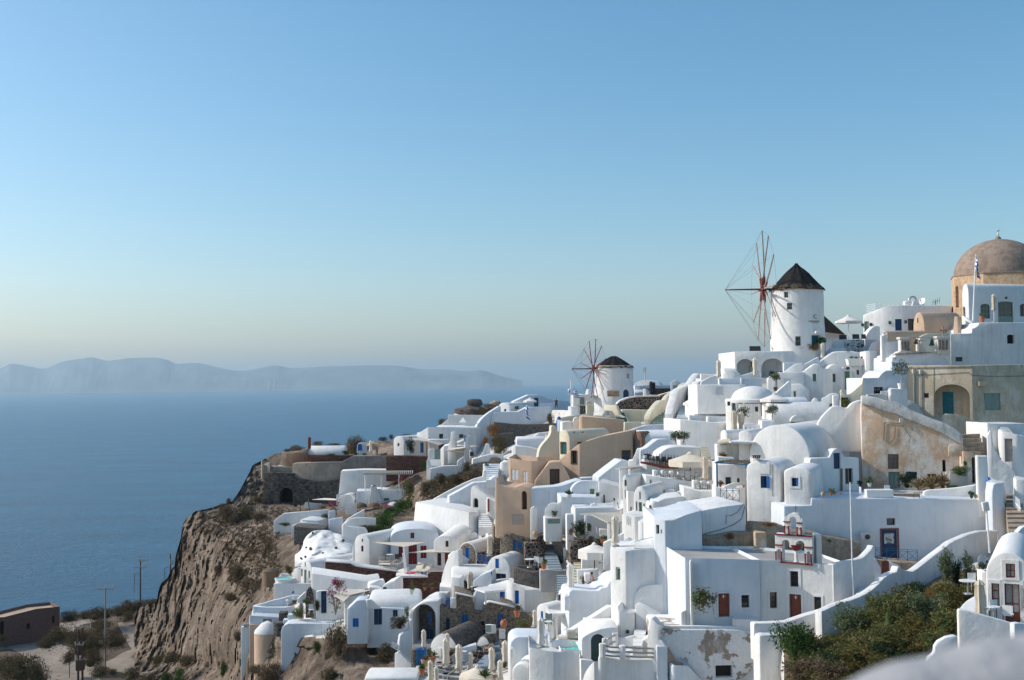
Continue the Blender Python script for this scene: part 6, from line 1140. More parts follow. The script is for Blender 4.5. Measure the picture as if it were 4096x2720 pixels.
V(t,111,-28,1125,1370,1055,905,9.5,1190,gr=1,gmat='stone_brown',bev=.1);OP(t,1210,982,1276,1150,'shut','blue',dep=.2,cols=2,rows=2);S('P');SL(t,109.3,10,[(1372,1042),(1600,1015),(1830,990)],1200,.3,'stone_dark','lower_wall',gr=0)
t=H('blue_balustrade','bright blue crossed railing beside the lava stone gable','balustrade');xrail(t,1400,1062,1538,1092,1165,1200,107.5,-4,'blue',4)
S('L');t=H('lava_terrace','stacked lava stone terraces with two small blue doors left of the blue stairway','wall')
SL(t,113,6,[(-90,360),(0,352),(170,345),(340,345),(345,400),(590,400),(620,450)],620,2,'stone_brown',gr=1);SL(t,108.5,-4,[(0,560),(20,470),(100,445),(190,450),(215,470),(430,500),(430,560)],740,3,'stone_brown',gr=1,bev=.2);OP(t,176,530,216,712,'void','blue',dep=.2,name='door');OP(t,232,568,288,656,'shut','blue',dep=.1,cols=1,rows=1)
SL(t,107.5,6,[(420,520),(540,480),(612,460),(614,520)],600,1.2,'stone_dark',gr=0);B(t,106,[(338,580),8,(545,578),8,(680,845)],900,back=1.5,mat='stone_dark',gr=0,bev=.05)if False else SL(t,106,8,[(338,585),(340,578),(545,578),(600,700),(680,850)],900,1.0,'stone_dark',gr=1)
SL(t,104.5,-30,[(180,720),(338,590)],760,.5,'stone_brown',gr=0)if False else None
t=H('blue_stairway','steep flight of blue-grey steps between lava stone walls','stairs');stairs(t,(655,945,100),(838,945,100),(718,590,112),(555,590,112),11,'step_blue');stairs(t,(770,1290,93),(905,1290,93),(905,1010,98.5),(765,1010,98.5),9,'step_blue','lower_steps');B(t,99.5,[(540,945),3,(905,955)],1010,back=1,mat='roofgrey',gr=1,name='landing')
t=H('capped_stone_wall','grey lava stone wall with a beige cap and a pale blue door right of the stairway','wall');SL(t,107,-42,[(722,492),(945,570),(965,960)],1010,.8,'stone_grey',gr=0,bev=.04);OP(t,846,640,890,950,'door','white_blue',dep=.12,cols=1,rows=1);SL(t,106.7,-42,[(718,470),(945,552),(1000,556)],None,1.1,'beige','wall_cap',gr=0,bev=.04,bot=[(1000,580),(945,580),(718,496)]);SL(t,101.6,-10,[(942,560),(1000,556),(992,700),(982,860),(985,960)],1010,.6,'beige','end_post',gr=0)
t=H('blue_gate','open pair of bright blue gate leaves at the head of the blue stairway','gate');SL(t,109,-50,[(615,400),(655,394)],545,.08,'blue','gate_leaf',gr=0,down=0,bev=.01);SL(t,108.6,-50,[(690,410),(712,405)],562,.08,'blue','gate_leaf',gr=0,down=0,bev=.01)
t=H('blue_balustrade','long bright blue railing on top of the lava stone terraces','balustrade');xrail(t,105,298,330,318,345,370,111,0,'blue',5);xrail(t,330,318,590,405,370,465,111,-12,'blue',7,'cross_rails')
t=H('stone_planter_yard','triangular grey stone yard wall with table and chairs','wall');SL(t,101.5,-10,[(180,905),(415,965),(540,960)],1010,.5,'stone_grey',gr=1);SL(t,104,20,[(180,900),(300,885),(480,880)],1000,.4,'stone_grey',gr=0)
t=H('flat_roof_house','white flat-roofed house with blue door, tall blue shutter and porch canopy')
B(t,102.3,[(-170,1160),-26,(100,1065),-26,(190,1120),-26,(262,1130),-26,(335,1218),14,(560,1205),14,(772,1188)],1580,back=5,gr=1,bev=.06);OP(t,196,1220,256,1405,'shut','blue',dep=.2,cols=1,rows=1);OP(t,-20,1235,66,1402,'door','blue',dep=.2,cols=2,rows=2);SL(t,106,8,[(100,1060),(265,1003),(500,990),(660,985),(730,982)],1230,.5,'white_blue','roof_parapet',gr=0);SL(t,105,-60,[(705,1060),(730,1045),(772,1050)],1200,.4,'white',gr=0)
S('M');solid(t,[at(1656,342,96.5),at(1800,388,94.8),at(2070,362,96.5),at(1900,305,99.5)],.15,'white','porch_canopy');bm=newbm();post(bm,1812,390,560,95.2,.09,4);tube(bm,[at(1925,378,96),at(1960,445,98)],.05,4);put(t,'canopy_post',bm,'paint_white');B(t,98.4,[(1650,440),5,(1700,350),5,(2000,360)],600,back=.4,gr=0,mat='white_blue');B(t,98.8,[(1645,560),-8,(1785,605)],640,back=1,gr=0,down=0)
S('L');t=H('parasol_terrace','white dining terrace walls under the huge open parasol','wall')
SL(t,96.5,3,[(1100,930),(1105,800),(1130,720),(1165,700),(1480,700)],1000,.6,'white',gr=1,sm=0);OP(t,1338,838,1412,900,'void','brown',dep=.2);B(t,94,[(1040,945),-10,(1340,935),10,(1475,960)],1060,back=.6,gr=1,mat='white_blue');SL(t,90,16,[(1088,1190),(1240,1110),(1400,1020),(1480,1010)],1230,.5,'white',gr=1)
for x0,w_,y0 in((1330,80,842),(1402,66,868)):SL(t,92.5,-10,[(x0,y0+60),(x0+w_*.15,y0+15),(x0+w_*.5,y0),(x0+w_*.85,y0+15),(x0+w_,y0+60)],1010,.25,'white','rounded_panel',gr=0,sm=2)
SL(t,90.3,-25,[(1395,1160),(1400,1080),(1420,1020),(1440,1005),(1470,1008)],1190,.5,'white','rounded_panel',gr=0,sm=2)
B(t,98,[(945,560),4,(1100,558)],800,back=1,mat='stone_dark',gr=0,name='stone_base');stairs(t,(990,1200,93),(1060,1200,93),(1095,790,99),(992,790,99),11,'cream','side_steps')
t=H('lounge_slope','white front terrace strip of the shaded pergola with potted plants','wall');B(t,100.5,[(945,520),3,(1240,548),3,(1500,560)],640,back=3,mat='stone_dark',gr=1)
t=H('tall_garden_wall','tall blue-grey house wall with a wavy stepped top behind the plunge pool','wall');S('N')
SL(t,86.5,10,[(926,300),(934,240),(955,212),(990,200),(1268,216),(1330,212),(1370,176),(1440,165),(1462,120),(1500,60),(1570,28),(1680,10),(1792,2),(1800,330),(1830,400)],720,3,'white_blue',gr=1,bev=.1);B(t,86,[(868,292),-25,(880,290),6,(934,296)],480,back=1.5,gr=0,mat='white_blue',down=0)
t=H('blue_shutter_house','white house with smooth sloped roof and two small blue shutters beside a tall wall')
V(t,92,-42,485,668,470,395,7,680,gr=1,bev=.2,k=2.3);OP(t,550,490,582,602,'shut','blue',dep=.15,cols=1,rows=1);OP(t,610,515,660,592,'shut','blue',dep=.15,cols=1,rows=1);SL(t,93,0,[(780,300),(800,250),(850,222),(905,220),(920,280)],400,1.2,'white','round_shoulder',gr=0,sm=2)
solid(t,[at(668,522,87),at(912,508,88),at(915,490,90),at(620,455,91)],.15,'white','porch_roof');bm=newbm();[post(bm,x_,525,850,87.3,.1,4)for x_ in(712,768)];post(bm,925,500,860,87,.08,4);put(t,'porch_posts',bm,'paint_white')
t=H('pool_stair_wall','sloping pale stair wall above the striped cushions','wall');SL(t,82.5,12,[(880,800),(1000,730),(1140,640),(1300,540),(1475,428),(1602,430)],900,.8,'white',gr=1);
t=H('barrel_pair','two small white barrel roofs stepping down beside the dark arched door');barrel(t,80.5,4,1195,1620,692,640,3,760,gr=0);barrel(t,79,4,1125,1600,820,700,3,900,gr=1)
t=H('white_tower_block','plain white square block beside the steep path with a round wall lamp');B(t,79.5,[(1588,432),-38,(1618,518),8,(1805,516)],880,back=3,gr=1,bev=.05);B(t,81.5,[(1605,442),8,(1700,442),30,(1722,516)],560,back=1,gr=0);bm=newbm();p_=o_planes[[o.name for o in t.r.children][0]][1];q=p_.hit(1720,762);lathe(bm,[(.14,0),(.14,.06),(0,.08)],Vec((0,0,0)),14);bm.transform(Matrix.Translation(q+p_.n*.02)@Matrix.Rotation(rad(90),4,'X'));put(t,'round_lamp',bm,'bronze')
t=H('arched_door_house','white house front with a tall dark green arched door')
SL(t,77.5,2,[(1098,870),(1120,838),(1200,785),(1350,728),(1480,706),(1592,706)],1300,2.5,'white',gr=1,sm=0,bev=.08);OP(t,1228,796,1416,1245,'door','green_dark',arch=1,dep=.3,cols=1,rows=1)
t=H('plunge_pool','small turquoise plunge pool with white rim between terrace and arched door','pool');B(t,77.8,[(815,992),4,(960,1005),4,(1108,1008)],1150,back=3.0,par=.18,gr=1,bev=.04,parw=.25);q=[at(845,998,78.1),at(1098,1004,78.4)];zz=q[0].z-.12;solid(t,[Vec((q[0].x,q[0].y,zz)),Vec((q[1].x,q[1].y,zz)),Vec((q[1].x+.1,q[1].y+2.3,zz)),Vec((q[0].x+.6,q[0].y+2.3,zz))],.03,'pool','water')
t=H('cushion_bench','white masonry bench with beige seat beside the plunge pool','bench');B(t,80.5,[(755,880),-20,(780,872),4,(1100,892)],1000,back=1.6,gr=0);B(t,80.6,[(790,862),4,(1095,880)],905,back=1.4,mat='cushion',gr=0,name='seat_pad',down=0,bev=.05)
for i,(x,y,w_)in enumerate(((960,850,130),(955,832,120),(962,815,126),(955,797,122),(1078,855,82),(1074,838,78),(1082,822,70))):
 bm=newbm();cube(bm,at(x,y,81),w_*81/FPX/cur[2],.55,.3);bevel(bm,.12,3);c=put(None,'cushion',bm,'cushion');tag(c,['bottom','second','third','top','bottom','middle','top'][i]+' striped cushion of the '+('taller left' if i<4 else 'shorter right')+' cushion stack by the plunge pool','cushion','striped cushions by the pool')
t=H('foreground_terrace','angular white terrace block at the bottom with a red closed parasol behind its rim')
B(t,76,[(393,968),-20,(500,990),-20,(722,1036),20,(985,1034),20,(1095,1135)],1520,back=3.5,par=.5,gr=1,bev=.05,parw=.18);SL(t,74,12,[(1090,1140),(1220,1150),(1262,1160),(1280,1190),(1282,1260)],1500,.4,'white',gr=0);SL(t,73.3,-50,[(1105,1480),(1130,1350),(1200,1230),(1270,1165)],1520,.4,'white',gr=0,sm=2)
t=H('rounded_block','white block with rounded top corner left of the angular terrace');SL(t,80,4,[(140,975),(146,910),(190,855),(260,835),(480,838),(700,850)],1300,3,'white_blue',gr=1,sm=0,bev=.1);V(t,77.5,-15,160,400,1320,1195,5,1500,gr=1,bev=.2);SL(t,78.5,-60,[(100,965),(140,1000)],1260,.4,'white',gr=0)
t=H('fenced_terrace','large plain white terrace wall at the bottom under a knotty white fence')
B(t,74,[(1325,1125),-40,(1345,1082),-10,(1385,1098),8,(1650,1142),8,(2112,1146)],1560,back=4.5,gr=1,bev=.18);B(t,73.8,[(2110,965),-20,(2125,960),10,(2256,970)],1560,back=2,gr=0,mat='white_blue');SL(t,75,8,[(2200,1080),(2258,1070),(2276,1270)],1560,1,'white_blue',gr=0)
t=H('knotty_fence','rustic whitewashed fence of thick posts and rails at the bottom terrace','fence')
for x_,y0,y1,D_ in((1382,925,1100,73.6),(1421,855,1010,75.5),(1556,778,960,77.5),(1652,950,1142,73.8)):bm=newbm();post(bm,x_,y0,y1,D_,.22,8);put(t,'fence_post',bm,'white_old')
for a,b in(((1382,950,73.6),(1652,982,73.8)),((1382,1015,73.6),(1652,1042,73.8)),((1382,1078,73.6),(1652,1095,73.8)),((1652,970,73.8),(2108,992,74.4)),((1652,1035,73.8),(2108,1050,74.4)),((1652,1095,73.8),(2108,1106,74.4)),((1421,880,75.5),(1556,800,77.5)),((1421,950,75.5),(1556,890,77.5)),((1382,935,73.6),(1421,865,75.5))):bm=newbm();tube(bm,[at(*a),at(*a).lerp(at(*b),.5)-Vec((0,0,.04)),at(*b)],.07,6);put(t,'rail',bm,'wood_grey')
t=H('path_wall','steep sunlit white wall along the path below the twin chapel yard','wall');SL(t,80,-20,[(1822,398),(1850,400),(1950,455),(2060,520),(2110,560),(2130,610),(2190,680)],1000,1.5,'white',gr=1,sm=0);B(t,77.5,[(1575,860),-15,(1700,855),-15,(1810,820)],980,back=.4,gr=0);stairs(t,(1790,960,75),(1910,960,75),(1985,725,80),(1815,715,80),5,'white')
B(t,76.5,[(1908,880),-25,(1990,840),-10,(2110,945)],1100,back=3,gr=0)if False else SL(t,76.5,-14,[(1905,960),(1910,885),(2000,835),(2100,940),(2110,960)],1100,1.2,'white',gr=0);SL(t,74.5,-25,[(1985,835),(2010,700),(2030,580),(2060,585),(2120,660),(2180,690),(2150,760),(2140,870),(2180,880),(2240,965)],1000,.8,'white',gr=0,sm=0)
S('K');t=H('peeling_house','old vaulted white building whose plaster peels off in brown patches')
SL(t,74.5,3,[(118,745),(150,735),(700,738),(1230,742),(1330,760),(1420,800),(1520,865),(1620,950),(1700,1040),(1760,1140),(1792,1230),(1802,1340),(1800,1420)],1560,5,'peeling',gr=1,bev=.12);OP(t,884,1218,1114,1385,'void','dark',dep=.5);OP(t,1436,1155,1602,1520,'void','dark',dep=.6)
SL(t,74.8,3,[(150,686),(700,690),(1190,696),(1260,708),(1330,735),(1340,760)],750,.35,'white','parapet',gr=0,down=.1,bev=.1);B(t,73.5,[(295,1225),-10,(330,1205),4,(520,1210),30,(700,1420)],1500,back=1,gr=0,mat='white_blue',bev=.15);SL(t,74.2,3,[(238,1270),(240,960),(300,1060),(360,1160),(450,1195),(450,1270)],1290,.3,'ruin','broken_plaster',gr=0,down=0)
S('J');t=H('garden_wall','long shaded wall climbing in waves behind the overgrown garden','wall')
GW=SL(t,71.5,33,[(-40,1312),(0,1302),(130,1240),(290,1190),(400,1150),(480,1112),(560,1060),(640,990),(700,920),(780,870),(850,850),(870,785),(895,790),(920,815),(960,835),(1040,845),(1090,815),(1150,770),(1300,650),(1400,575),(1440,545),(1480,510),(1545,475),(1640,435),(1700,408),(1850,370),(2060,364)],1350,.6,'white_old',gr=0,bev=.1,down=0);ground(0,1560,71);ground(900,1100,76)
S('K');SL(t,72.6,10,[(1398,660),(1420,650),(1600,648),(1850,632),(2100,545),(2361,470)],800,.7,'white',gr=0,bev=.12);SL(t,71.9,12,[(1470,805),(1700,795),(1925,768),(2000,900),(2050,1050)],1200,1.2,'white_old','bulging_base',gr=0,bev=.3,sm=2)
S('J');t=H('gate_steps','white gate pillars with a low stair beside the chapel side wall','wall');SL(t,80,6,[(572,700),(600,690),(640,760),(665,800)],1100,.4,'white_blue',gr=0);B(t,78.5,[(750,738),10,(790,738),10,(875,770)],900,back=.5,gr=0,mat='white');stairs(t,(350,1130,74),(600,1090,75.5),(690,930,80),(480,960,79),4,'white_blue')
t=H('red_gate','small rusty red picket gate beside the blue crossed railing','gate');bm=newbm()
for i in range(7):a=at(672+i*13,712+abs(3-i)*4,78.3);tube(bm,[a,a-Vec((0,0,1.15))],.045,4)
for y_ in(770,850):tube(bm,[at(668,y_,78.3),at(755,y_+5,78.3)],.03,4)
put(t,'pickets',bm,'red_brown')
t=H('blue_balustrade','dark blue crossed railing in front of the dark blue door','balustrade');xrail(t,600,562,862,580,685,705,83.5,4,'rail_blue',2);xrail(t,862,580,1092,592,705,718,83.0,4,'rail_blue',2)
B(t,84,[(600,700),4,(900,740),4,(1150,740)],850,back=1.5,gr=0,mat='ruin',name='stone_base')
t=H('air_conditioner','wall-mounted white air conditioner beside the dark blue door','air conditioner');B(t,86.3,[(456,384),6,(580,386),40,(594,384)],478,back=.35,mat='ac_white',gr=0,down=0,bev=.02,name='casing');p_=t.planes[0];bm=newbm();lathe(bm,[(.2,0),(.2,.03),(.1,.05),(0,.05)],Vec((0,0,0)),20);bm.transform(Matrix.Translation(p_.hit(502,436)+p_.n*.02)@Matrix.Rotation(rad(90),4,'X'));put(t,'fan',bm,'metal_dark')
t=H('red_shutter_house','white round-gabled house with red-brown glazed doors at the lower right edge')
V(t,55,-27,1905,2440,880,618,8,1560,gr=1,bev=.12);OP(t,2140,752,2250,922,'win','red_brown',dep=.25,trim=.18,glass='curtain');OP(t,1972,985,2066,1275,'win','red_brown',dep=.28,trim=.16,cols=1,rows=3,glass='curtain');OP(t,2128,992,2308,1480,'gdoor','red_brown',dep=.28,trim=.18,cols=2,rows=2,glass='curtain');OP(t,2352,1050,2420,1280,'win','red_brown',dep=.28,trim=.16,cols=1,rows=3,glass='curtain')
t=H('balcony_wall','thick rounded white terrace wall in front of the house with red-brown doors','wall')
SL(t,51.5,-9,[(1578,1310),(1600,1296),(1700,1318),(1900,1372),(2100,1428),(2245,1468)],1750,.35,'white',gr=1,bev=.12);SL(t,50.3,14,[(2240,1462),(2300,1455),(2420,1475)],1750,.35,'white_blue',gr=0);SL(t,55.2,-40,[(1582,1300),(1620,1245),(1680,1190),(1750,1150),(1812,1115),(1890,1120)],1560,.35,'white_blue',gr=0,sm=2,bev=.1);B(t,51.9,[(1590,1500),-9,(2245,1560)],1750,back=5,gr=0,down=0)if False else None
S('T');SL(t,53,-6,[(1268,700),(1300,640),(1360,590),(1362,520),(1400,465),(1490,415),(1580,398),(1640,412)],800,.4,'white_blue',gr=0,sm=0,bev=.12)
S('J');t=H('upper_terrace','white terrace steps with metal handrails above the round-gabled house','stairs');stairs(t,(2095,620,62),(2240,610,62),(2268,420,69),(2085,430,69),4,'white');SL(t,61,-30,[(2015,700),(2030,560),(2045,520),(2080,600),(2090,640)],760,.3,'white',gr=0,sm=0);SL(t,66,12,[(2270,440),(2290,370),(2340,320),(2420,300)],640,.4,'white_blue',gr=0,sm=0)
bm=newbm()
for(a,b)in(((2045,400),(2050,560)),((2230,460),(2232,570)),((2068,560),(2090,640))):tube(bm,[at(a[0],a[1],64),at(b[0],b[1],64)],.03,5)
tube(bm,[at(2045,430,64),at(2085,620,62)],.03,5);tube(bm,[at(2225,455,66),at(2262,500,65)],.03,5);put(t,'handrail',bm,'metal');B(t,60,[(1848,850),-10,(1925,852)],1100,back=1,gr=0)
t=H('near_parapet','very close out-of-focus lumpy white parapet across the lower right corner','wall');S('0')
plaster('nearwall',(.34,.34,.35),(.30,.30,.31),(.30,.30,.31),bump=.8)  # grey base colour puts shade into the white parapet's plaster
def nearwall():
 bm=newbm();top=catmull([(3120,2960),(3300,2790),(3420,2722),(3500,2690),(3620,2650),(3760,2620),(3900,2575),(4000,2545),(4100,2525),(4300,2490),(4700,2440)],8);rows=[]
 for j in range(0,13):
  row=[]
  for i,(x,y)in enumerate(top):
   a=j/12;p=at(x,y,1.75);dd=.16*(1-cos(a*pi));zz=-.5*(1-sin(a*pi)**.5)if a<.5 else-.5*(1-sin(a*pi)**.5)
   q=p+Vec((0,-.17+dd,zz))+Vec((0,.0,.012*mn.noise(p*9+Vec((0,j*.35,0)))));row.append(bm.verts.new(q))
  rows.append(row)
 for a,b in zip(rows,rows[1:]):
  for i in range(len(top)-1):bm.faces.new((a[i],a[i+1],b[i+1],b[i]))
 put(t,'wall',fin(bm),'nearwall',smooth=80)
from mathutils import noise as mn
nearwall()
S('M');t=H('white_barrel_roof','long smooth white barrel roof at the bottom edge under the stony slope','roof');barrel(t,86,-2,190,900,1560,1455,3,1700,gr=1,k=2.2,bev=.3)
t=H('ramp_wall','white ramp wall descending beside the blue picket gate','wall');SL(t,93,-16,[(592,1215),(640,1190),(720,1260),(830,1360),(930,1440)],1600,.5,'white',gr=1);B(t,92,[(600,1460),-3,(760,1440)],1560,back=2,gr=0)if False else None
t=H('white_bannister','short white balustrade at the head of the ramp','balustrade');bm=newbm();
for i in range(6):tube(bm,[at(560+i*19,1068+i*9,95),at(560+i*19,1128+i*13,95)],.05,4)
tube(bm,[at(556,1064,95),at(662,1112,95)],.07,4);tube(bm,[at(556,1125,95),at(662,1180,95)],.05,4);tube(bm,[at(655,1095,95),at(655,1215,95)],.12,6);put(t,'balusters',bm,'paint_white')
t=H('blue_picket_gate','wide bright blue picket gate between two lava stone posts','gate');SL(t,91,-8,[(884,1160),(900,1145),(950,1132),(1000,1145),(1018,1160)],1370,.07,'blue','boards',gr=0,down=0,bev=.01,sm=2)
for i in range(9):SL(t,90.9,-8,[(886+i*15,1170),(894+i*15,1165)],1368,.04,'rail_blue','slat',gr=0,down=0,bev=0)
B(t,91.3,[(812,1160),-8,(882,1165)],1345,back=.8,mat='stone_brown',gr=0,name='stone_post');B(t,91.3,[(1020,1160),-8,(1062,1165)],1260,back=.8,mat='stone_brown',gr=0,name='stone_post')
t=H('sun_deck','paved sunbathing terrace packed with grey loungers and closed parasols','terrace');qz=at(900,1400,90).z;c4=[at(900,1400,90),at(1700,1330,92),at(2150,1500,87),at(1500,1700,82),at(850,1700,82)];solid(t,[Vec((p.x,p.y,qz))for p in(at(880,1380,90.5),at(1700,1340,92),at(2100,1420,90),at(2200,1800,80),at(900,1800,80))],.4,'floor','paving');DECKZ=qz
def leaves(bm,c,rx,ry,rz,n,s,clump=9,shell=.35,up_=0,asp=1.6,mi=0,R=rnd):
 cen=[]
 for i in range(max(2,n//clump)):
  while 1:
   v=Vec((R.uniform(-1,1),R.uniform(-1,1),R.uniform(-1,1)))
   if shell<v.length<=1:break
  cen.append(v)
 for v in cen:
  cr=R.uniform(.10,.24)
  for k in range(clump):
   q=v+Vec((R.gauss(0,cr),R.gauss(0,cr),R.gauss(0,cr)));p=c+Vec((q.x*rx,q.y*ry,q.z*rz));d=Vec((R.uniform(-1,1),R.uniform(-1,1),R.uniform(-.6,1)+up_)).normalized();e=d.orthogonal().normalized();e=(Matrix.Rotation(R.uniform(0,6.3),3,d)@e);ss=s*R.uniform(.6,1.4)
   f=bm.faces.new([bm.verts.new(p-e*ss*.5),bm.verts.new(p+d*ss*asp*.5-e*ss*.12),bm.verts.new(p+d*ss*asp),bm.verts.new(p+d*ss*asp*.5+e*ss*.5)]);f.material_index=mi
def core(bm,c,rx,ry,rz,mi=0):
 v=bmesh.ops.create_icosphere(bm,subdivisions=2,radius=1,matrix=Matrix.Translation(c))['verts']
 for x in v:d=x.co-c;k_=.72+.4*mn.noise(d*2.1+c*.37);x.co=c+Vec((d.x*rx*k_,d.y*ry*k_,d.z*rz*k_))
 for f in{f for x in v for f in x.link_faces}:f.material_index=mi
PRO={}
def proto(kind,mat,v=0):
 key=(kind,mat,v)
 if key in PRO:return PRO[key]
 R=random.Random(hash(kind+mat)%999+v*17)if 0 else random.Random(len(PRO)*13+5);bm=newbm()
 if kind=='mound':
  core(bm,Vec((0,0,.25)),.55,.55,.36)
  for i in range(9):a=R.uniform(0,6.28);rr=R.uniform(.15,.55);leaves(bm,Vec((rr*cos(a),rr*sin(a),.35+.12*R.random())),.46,.46,.40,230,.05,up_=1.0,asp=2.2,shell=.5,R=R)
  leaves(bm,Vec((0,0,.35)),.9,.9,.55,700,.05,up_=1.2,asp=2.4,shell=.75,R=R)
 elif kind=='shrub':
  for i in range(13):a=R.uniform(0,6.28);rr=R.uniform(.1,.7);leaves(bm,Vec((rr*cos(a),rr*sin(a),R.uniform(.3,1.5))),.47,.47,.40,210,.085,shell=.3,R=R)
  core(bm,Vec((0,0,.65)),.4,.4,.45)
 me=bpy.data.meshes.new(kind);bm.to_mesh(me);bm.free();me.materials.append(MATS[mat]);PRO[key]=me;return me
USED=set()
PN=0
def plant(kind,crop,x,y,D,w,h,mat,label,cat='shrub',group=None,dy=0):
 global PN;S(crop);PN+=1;me=proto(kind,mat,PN%3);o=bpy.data.objects.new({'mound':'dry_shrub','shrub':'bush'}[kind],me);COL.objects.link(o);k_=D/FPX/cur[2];o.location=at(x,y,D)-Vec((0,0,.15))
 sx=w*k_/2;o.scale=(sx,sx*rnd.uniform(.8,1.1),h*k_/(.9 if kind=='mound' else 1.7));o.rotation_euler=(0,0,rnd.uniform(0,6));tag(o,label,cat,group)
sz=lambda i:('tall','wide','small','low','round','ragged','sparse','dense')[i%8]
GC='dry shrubs on the cliff top and slopes'
def mounds(crop,lst,where,group,mat='leaf_dry',fD=None):
 for i,(x,y,w,h,D)in enumerate(lst):
  m_=(mat,'leaf_scrub',mat)[i%3];tint='greenish' if m_=='leaf_scrub' else 'brown';plant('mound',crop,x,y,D,w,h,m_,f'{sz(i)} {tint} dry shrub {where[i % len(where)]}','shrub',group)
mounds('Y',[(1070,400,90,80,173),(1350,300,130,90,172),(1400,430,290,190,169),(1490,510,230,130,168),(1680,480,320,220,170),(1870,450,230,120,168),(1460,225,110,90,186),(1590,220,160,120,187),(1840,225,200,120,185),(1800,950,220,160,152),(2050,1120,330,350,146),(1290,1180,130,110,158),(1560,1300,230,230,148),(1750,1280,180,140,146),(1850,1100,190,140,150),(1700,1470,260,190,139),(1950,1500,420,230,136),(2160,1480,250,170,134),(1500,1560,300,120,140)],['at the edge of the cliff top','right of the lava rocks at the cliff rim','on the cliff top in front of the dark stone wall','beside the path to the arched cave','below the cliff top path','left of the white pool wall','at the foot of the rubble headland','left of the dark headland wall','against the dark stone wall corner','on the grey slope below the pool','largest on the slope beside the whitewashed rock','under the two small caves of the cliff','rust tinted on the dark gully','in the gully above the round hut','upper edge of the gully','left of the low white wall stubs','in front of the white tub terrace','under the white tub terrace edge','at the foot of the gully slope'],GC)
mounds('Q',[(800,525,260,90,192),(670,530,110,50,191),(1090,450,180,75,193),(1600,560,310,240,196),(1960,370,150,50,199),(2080,345,90,60,199),(2280,320,160,40,199),(1300,450,240,45,197)],['behind the ruined fort wall','at the left end of the ruined fort wall','behind the red chimney post','behind the blue-doored hatch','on the skyline above the red terraces','on the skyline left of the cottage gable','behind the cottage with the shade sail','on the far rim right of the red chimney'],GC)
mounds('R',[(745,520,130,110,199),(1360,370,290,160,200),(1420,640,220,160,176),(1330,790,140,140,172),(1500,880,260,230,168),(1460,760,180,110,170),(700,1270,160,130,160),(920,1290,240,130,158),(1120,1240,280,120,155),(1220,1190,160,110,156),(1060,1110,140,120,160),(500,1400,200,150,160),(810,1380,150,90,156),(2200,470,130,130,176)],['left of the sofa terrace','beside the balanced boulder','orange-brown beside the sweeping white wall','lower orange-brown beside the sweeping white wall','big grey-green mass under the dry stone wall','between the dry stone walls','under the rough whitewashed wall','middle of the scrub slope below the teal gate','right part of the scrub slope','under the bare stones of the rubble wall','just below the teal gate stairs','left of the diagonal stair wall','at the top of the diagonal stair wall','at the right end of the dry stone wall'],'shrubs on the upper slope')
for o in COL.objects:
 if 'orange-brown' in str(o.get('label','')):o.data=o.data.copy();o.data.materials[0]=MATS['leaf_rust']
mounds('S',[(660,905,210,100,190),(800,880,120,70,193),(900,880,230,100,192),(1000,870,200,80,194),(1130,850,220,90,196),(1230,830,260,120,198),(1350,790,260,80,200),(1450,740,130,50,202),(1200,900,170,90,188),(560,1080,300,120,164),(450,1150,240,100,162),(760,1120,300,140,160),(900,1040,200,70,168),(960,970,240,80,175),(760,1220,260,130,154),(900,1180,260,150,155),(1060,1080,170,90,163),(1080,1140,280,110,158),(860,1320,240,150,150),(930,1420,260,90,145),(1240,1450,190,110,141),(1400,1470,200,80,140),(1070,1400,110,50,146),(1470,1300,150,70,150),(1600,1290,250,90,150),(1760,1320,230,90,149),(1980,1330,110,50,148),(200,1440,420,200,142),(60,1400,260,150,144),(350,1480,260,160,141),(120,1330,220,90,147),(10,1090,90,60,172),(640,1290,160,90,152)],['at the right end of the flat brick building','beside the white disc on the plateau edge','behind the nearer telegraph pole','behind the telegraph pole crossarm, far row','on the plateau rim','left of the tall telegraph pole foot','at the foot of the cliff rim','last on the rim before the cliff','beside the rock notch of the cliff','beside the orange litter','at the bend of the dirt road','left of the nearer pole in the scrub field','beside the white rag','where the paths part','right edge of the dirt road, middle','left foot of the nearer pole','right of the nearer pole, upper','right of the nearer pole, lower','between twin poles and single pole','right of the twin poles, bottom','at the bottom edge below the footpath','at the bottom edge right of centre','between the bottom shrubs','at the foot of the cliff, left','at the foot of the cliff, long','below the pale cliff base','beside the pale boulder','on the dark knoll at the bottom left','at the far left of the knoll','on the right flank of the knoll','on top of the knoll','at the corner of the brick building','at the inner curve of the dirt road'],'dry shrubs on the plateau','leaf_scrub')
for(x,y,w_,h_,D)in((1680,1500,170,140,140),(1580,1500,110,130,141),(2110,1440,90,160,128)):plant('shrub','S',x,y,D,w_,h_,'leaf_green',('large' if w_==170 else 'slim' if w_==110 else 'upright')+' bright green bush at the bottom edge below the cliff','bush')
mounds('X',[(1760,1030,520,470,99),(1620,1430,300,180,96),(700,1430,620,240,106),(480,1330,260,130,108),(210,820,150,150,120),(2090,1300,150,90,98),(800,1250,220,60,106)],['huge and feathery before the long blue-white wall','at the bottom under the stony terrace','spread across the ledge under the tan bay','left end of the ledge under the tan bay','behind the narrow white outer wall','on the stony terrace above the white barrel roof','along the pipe on the ledge'],'shrubs below the long wall')
mounds('O',[(1950,320,60,40,146)],['tiny one above the slanted awning'],'shrubs below the long wall')
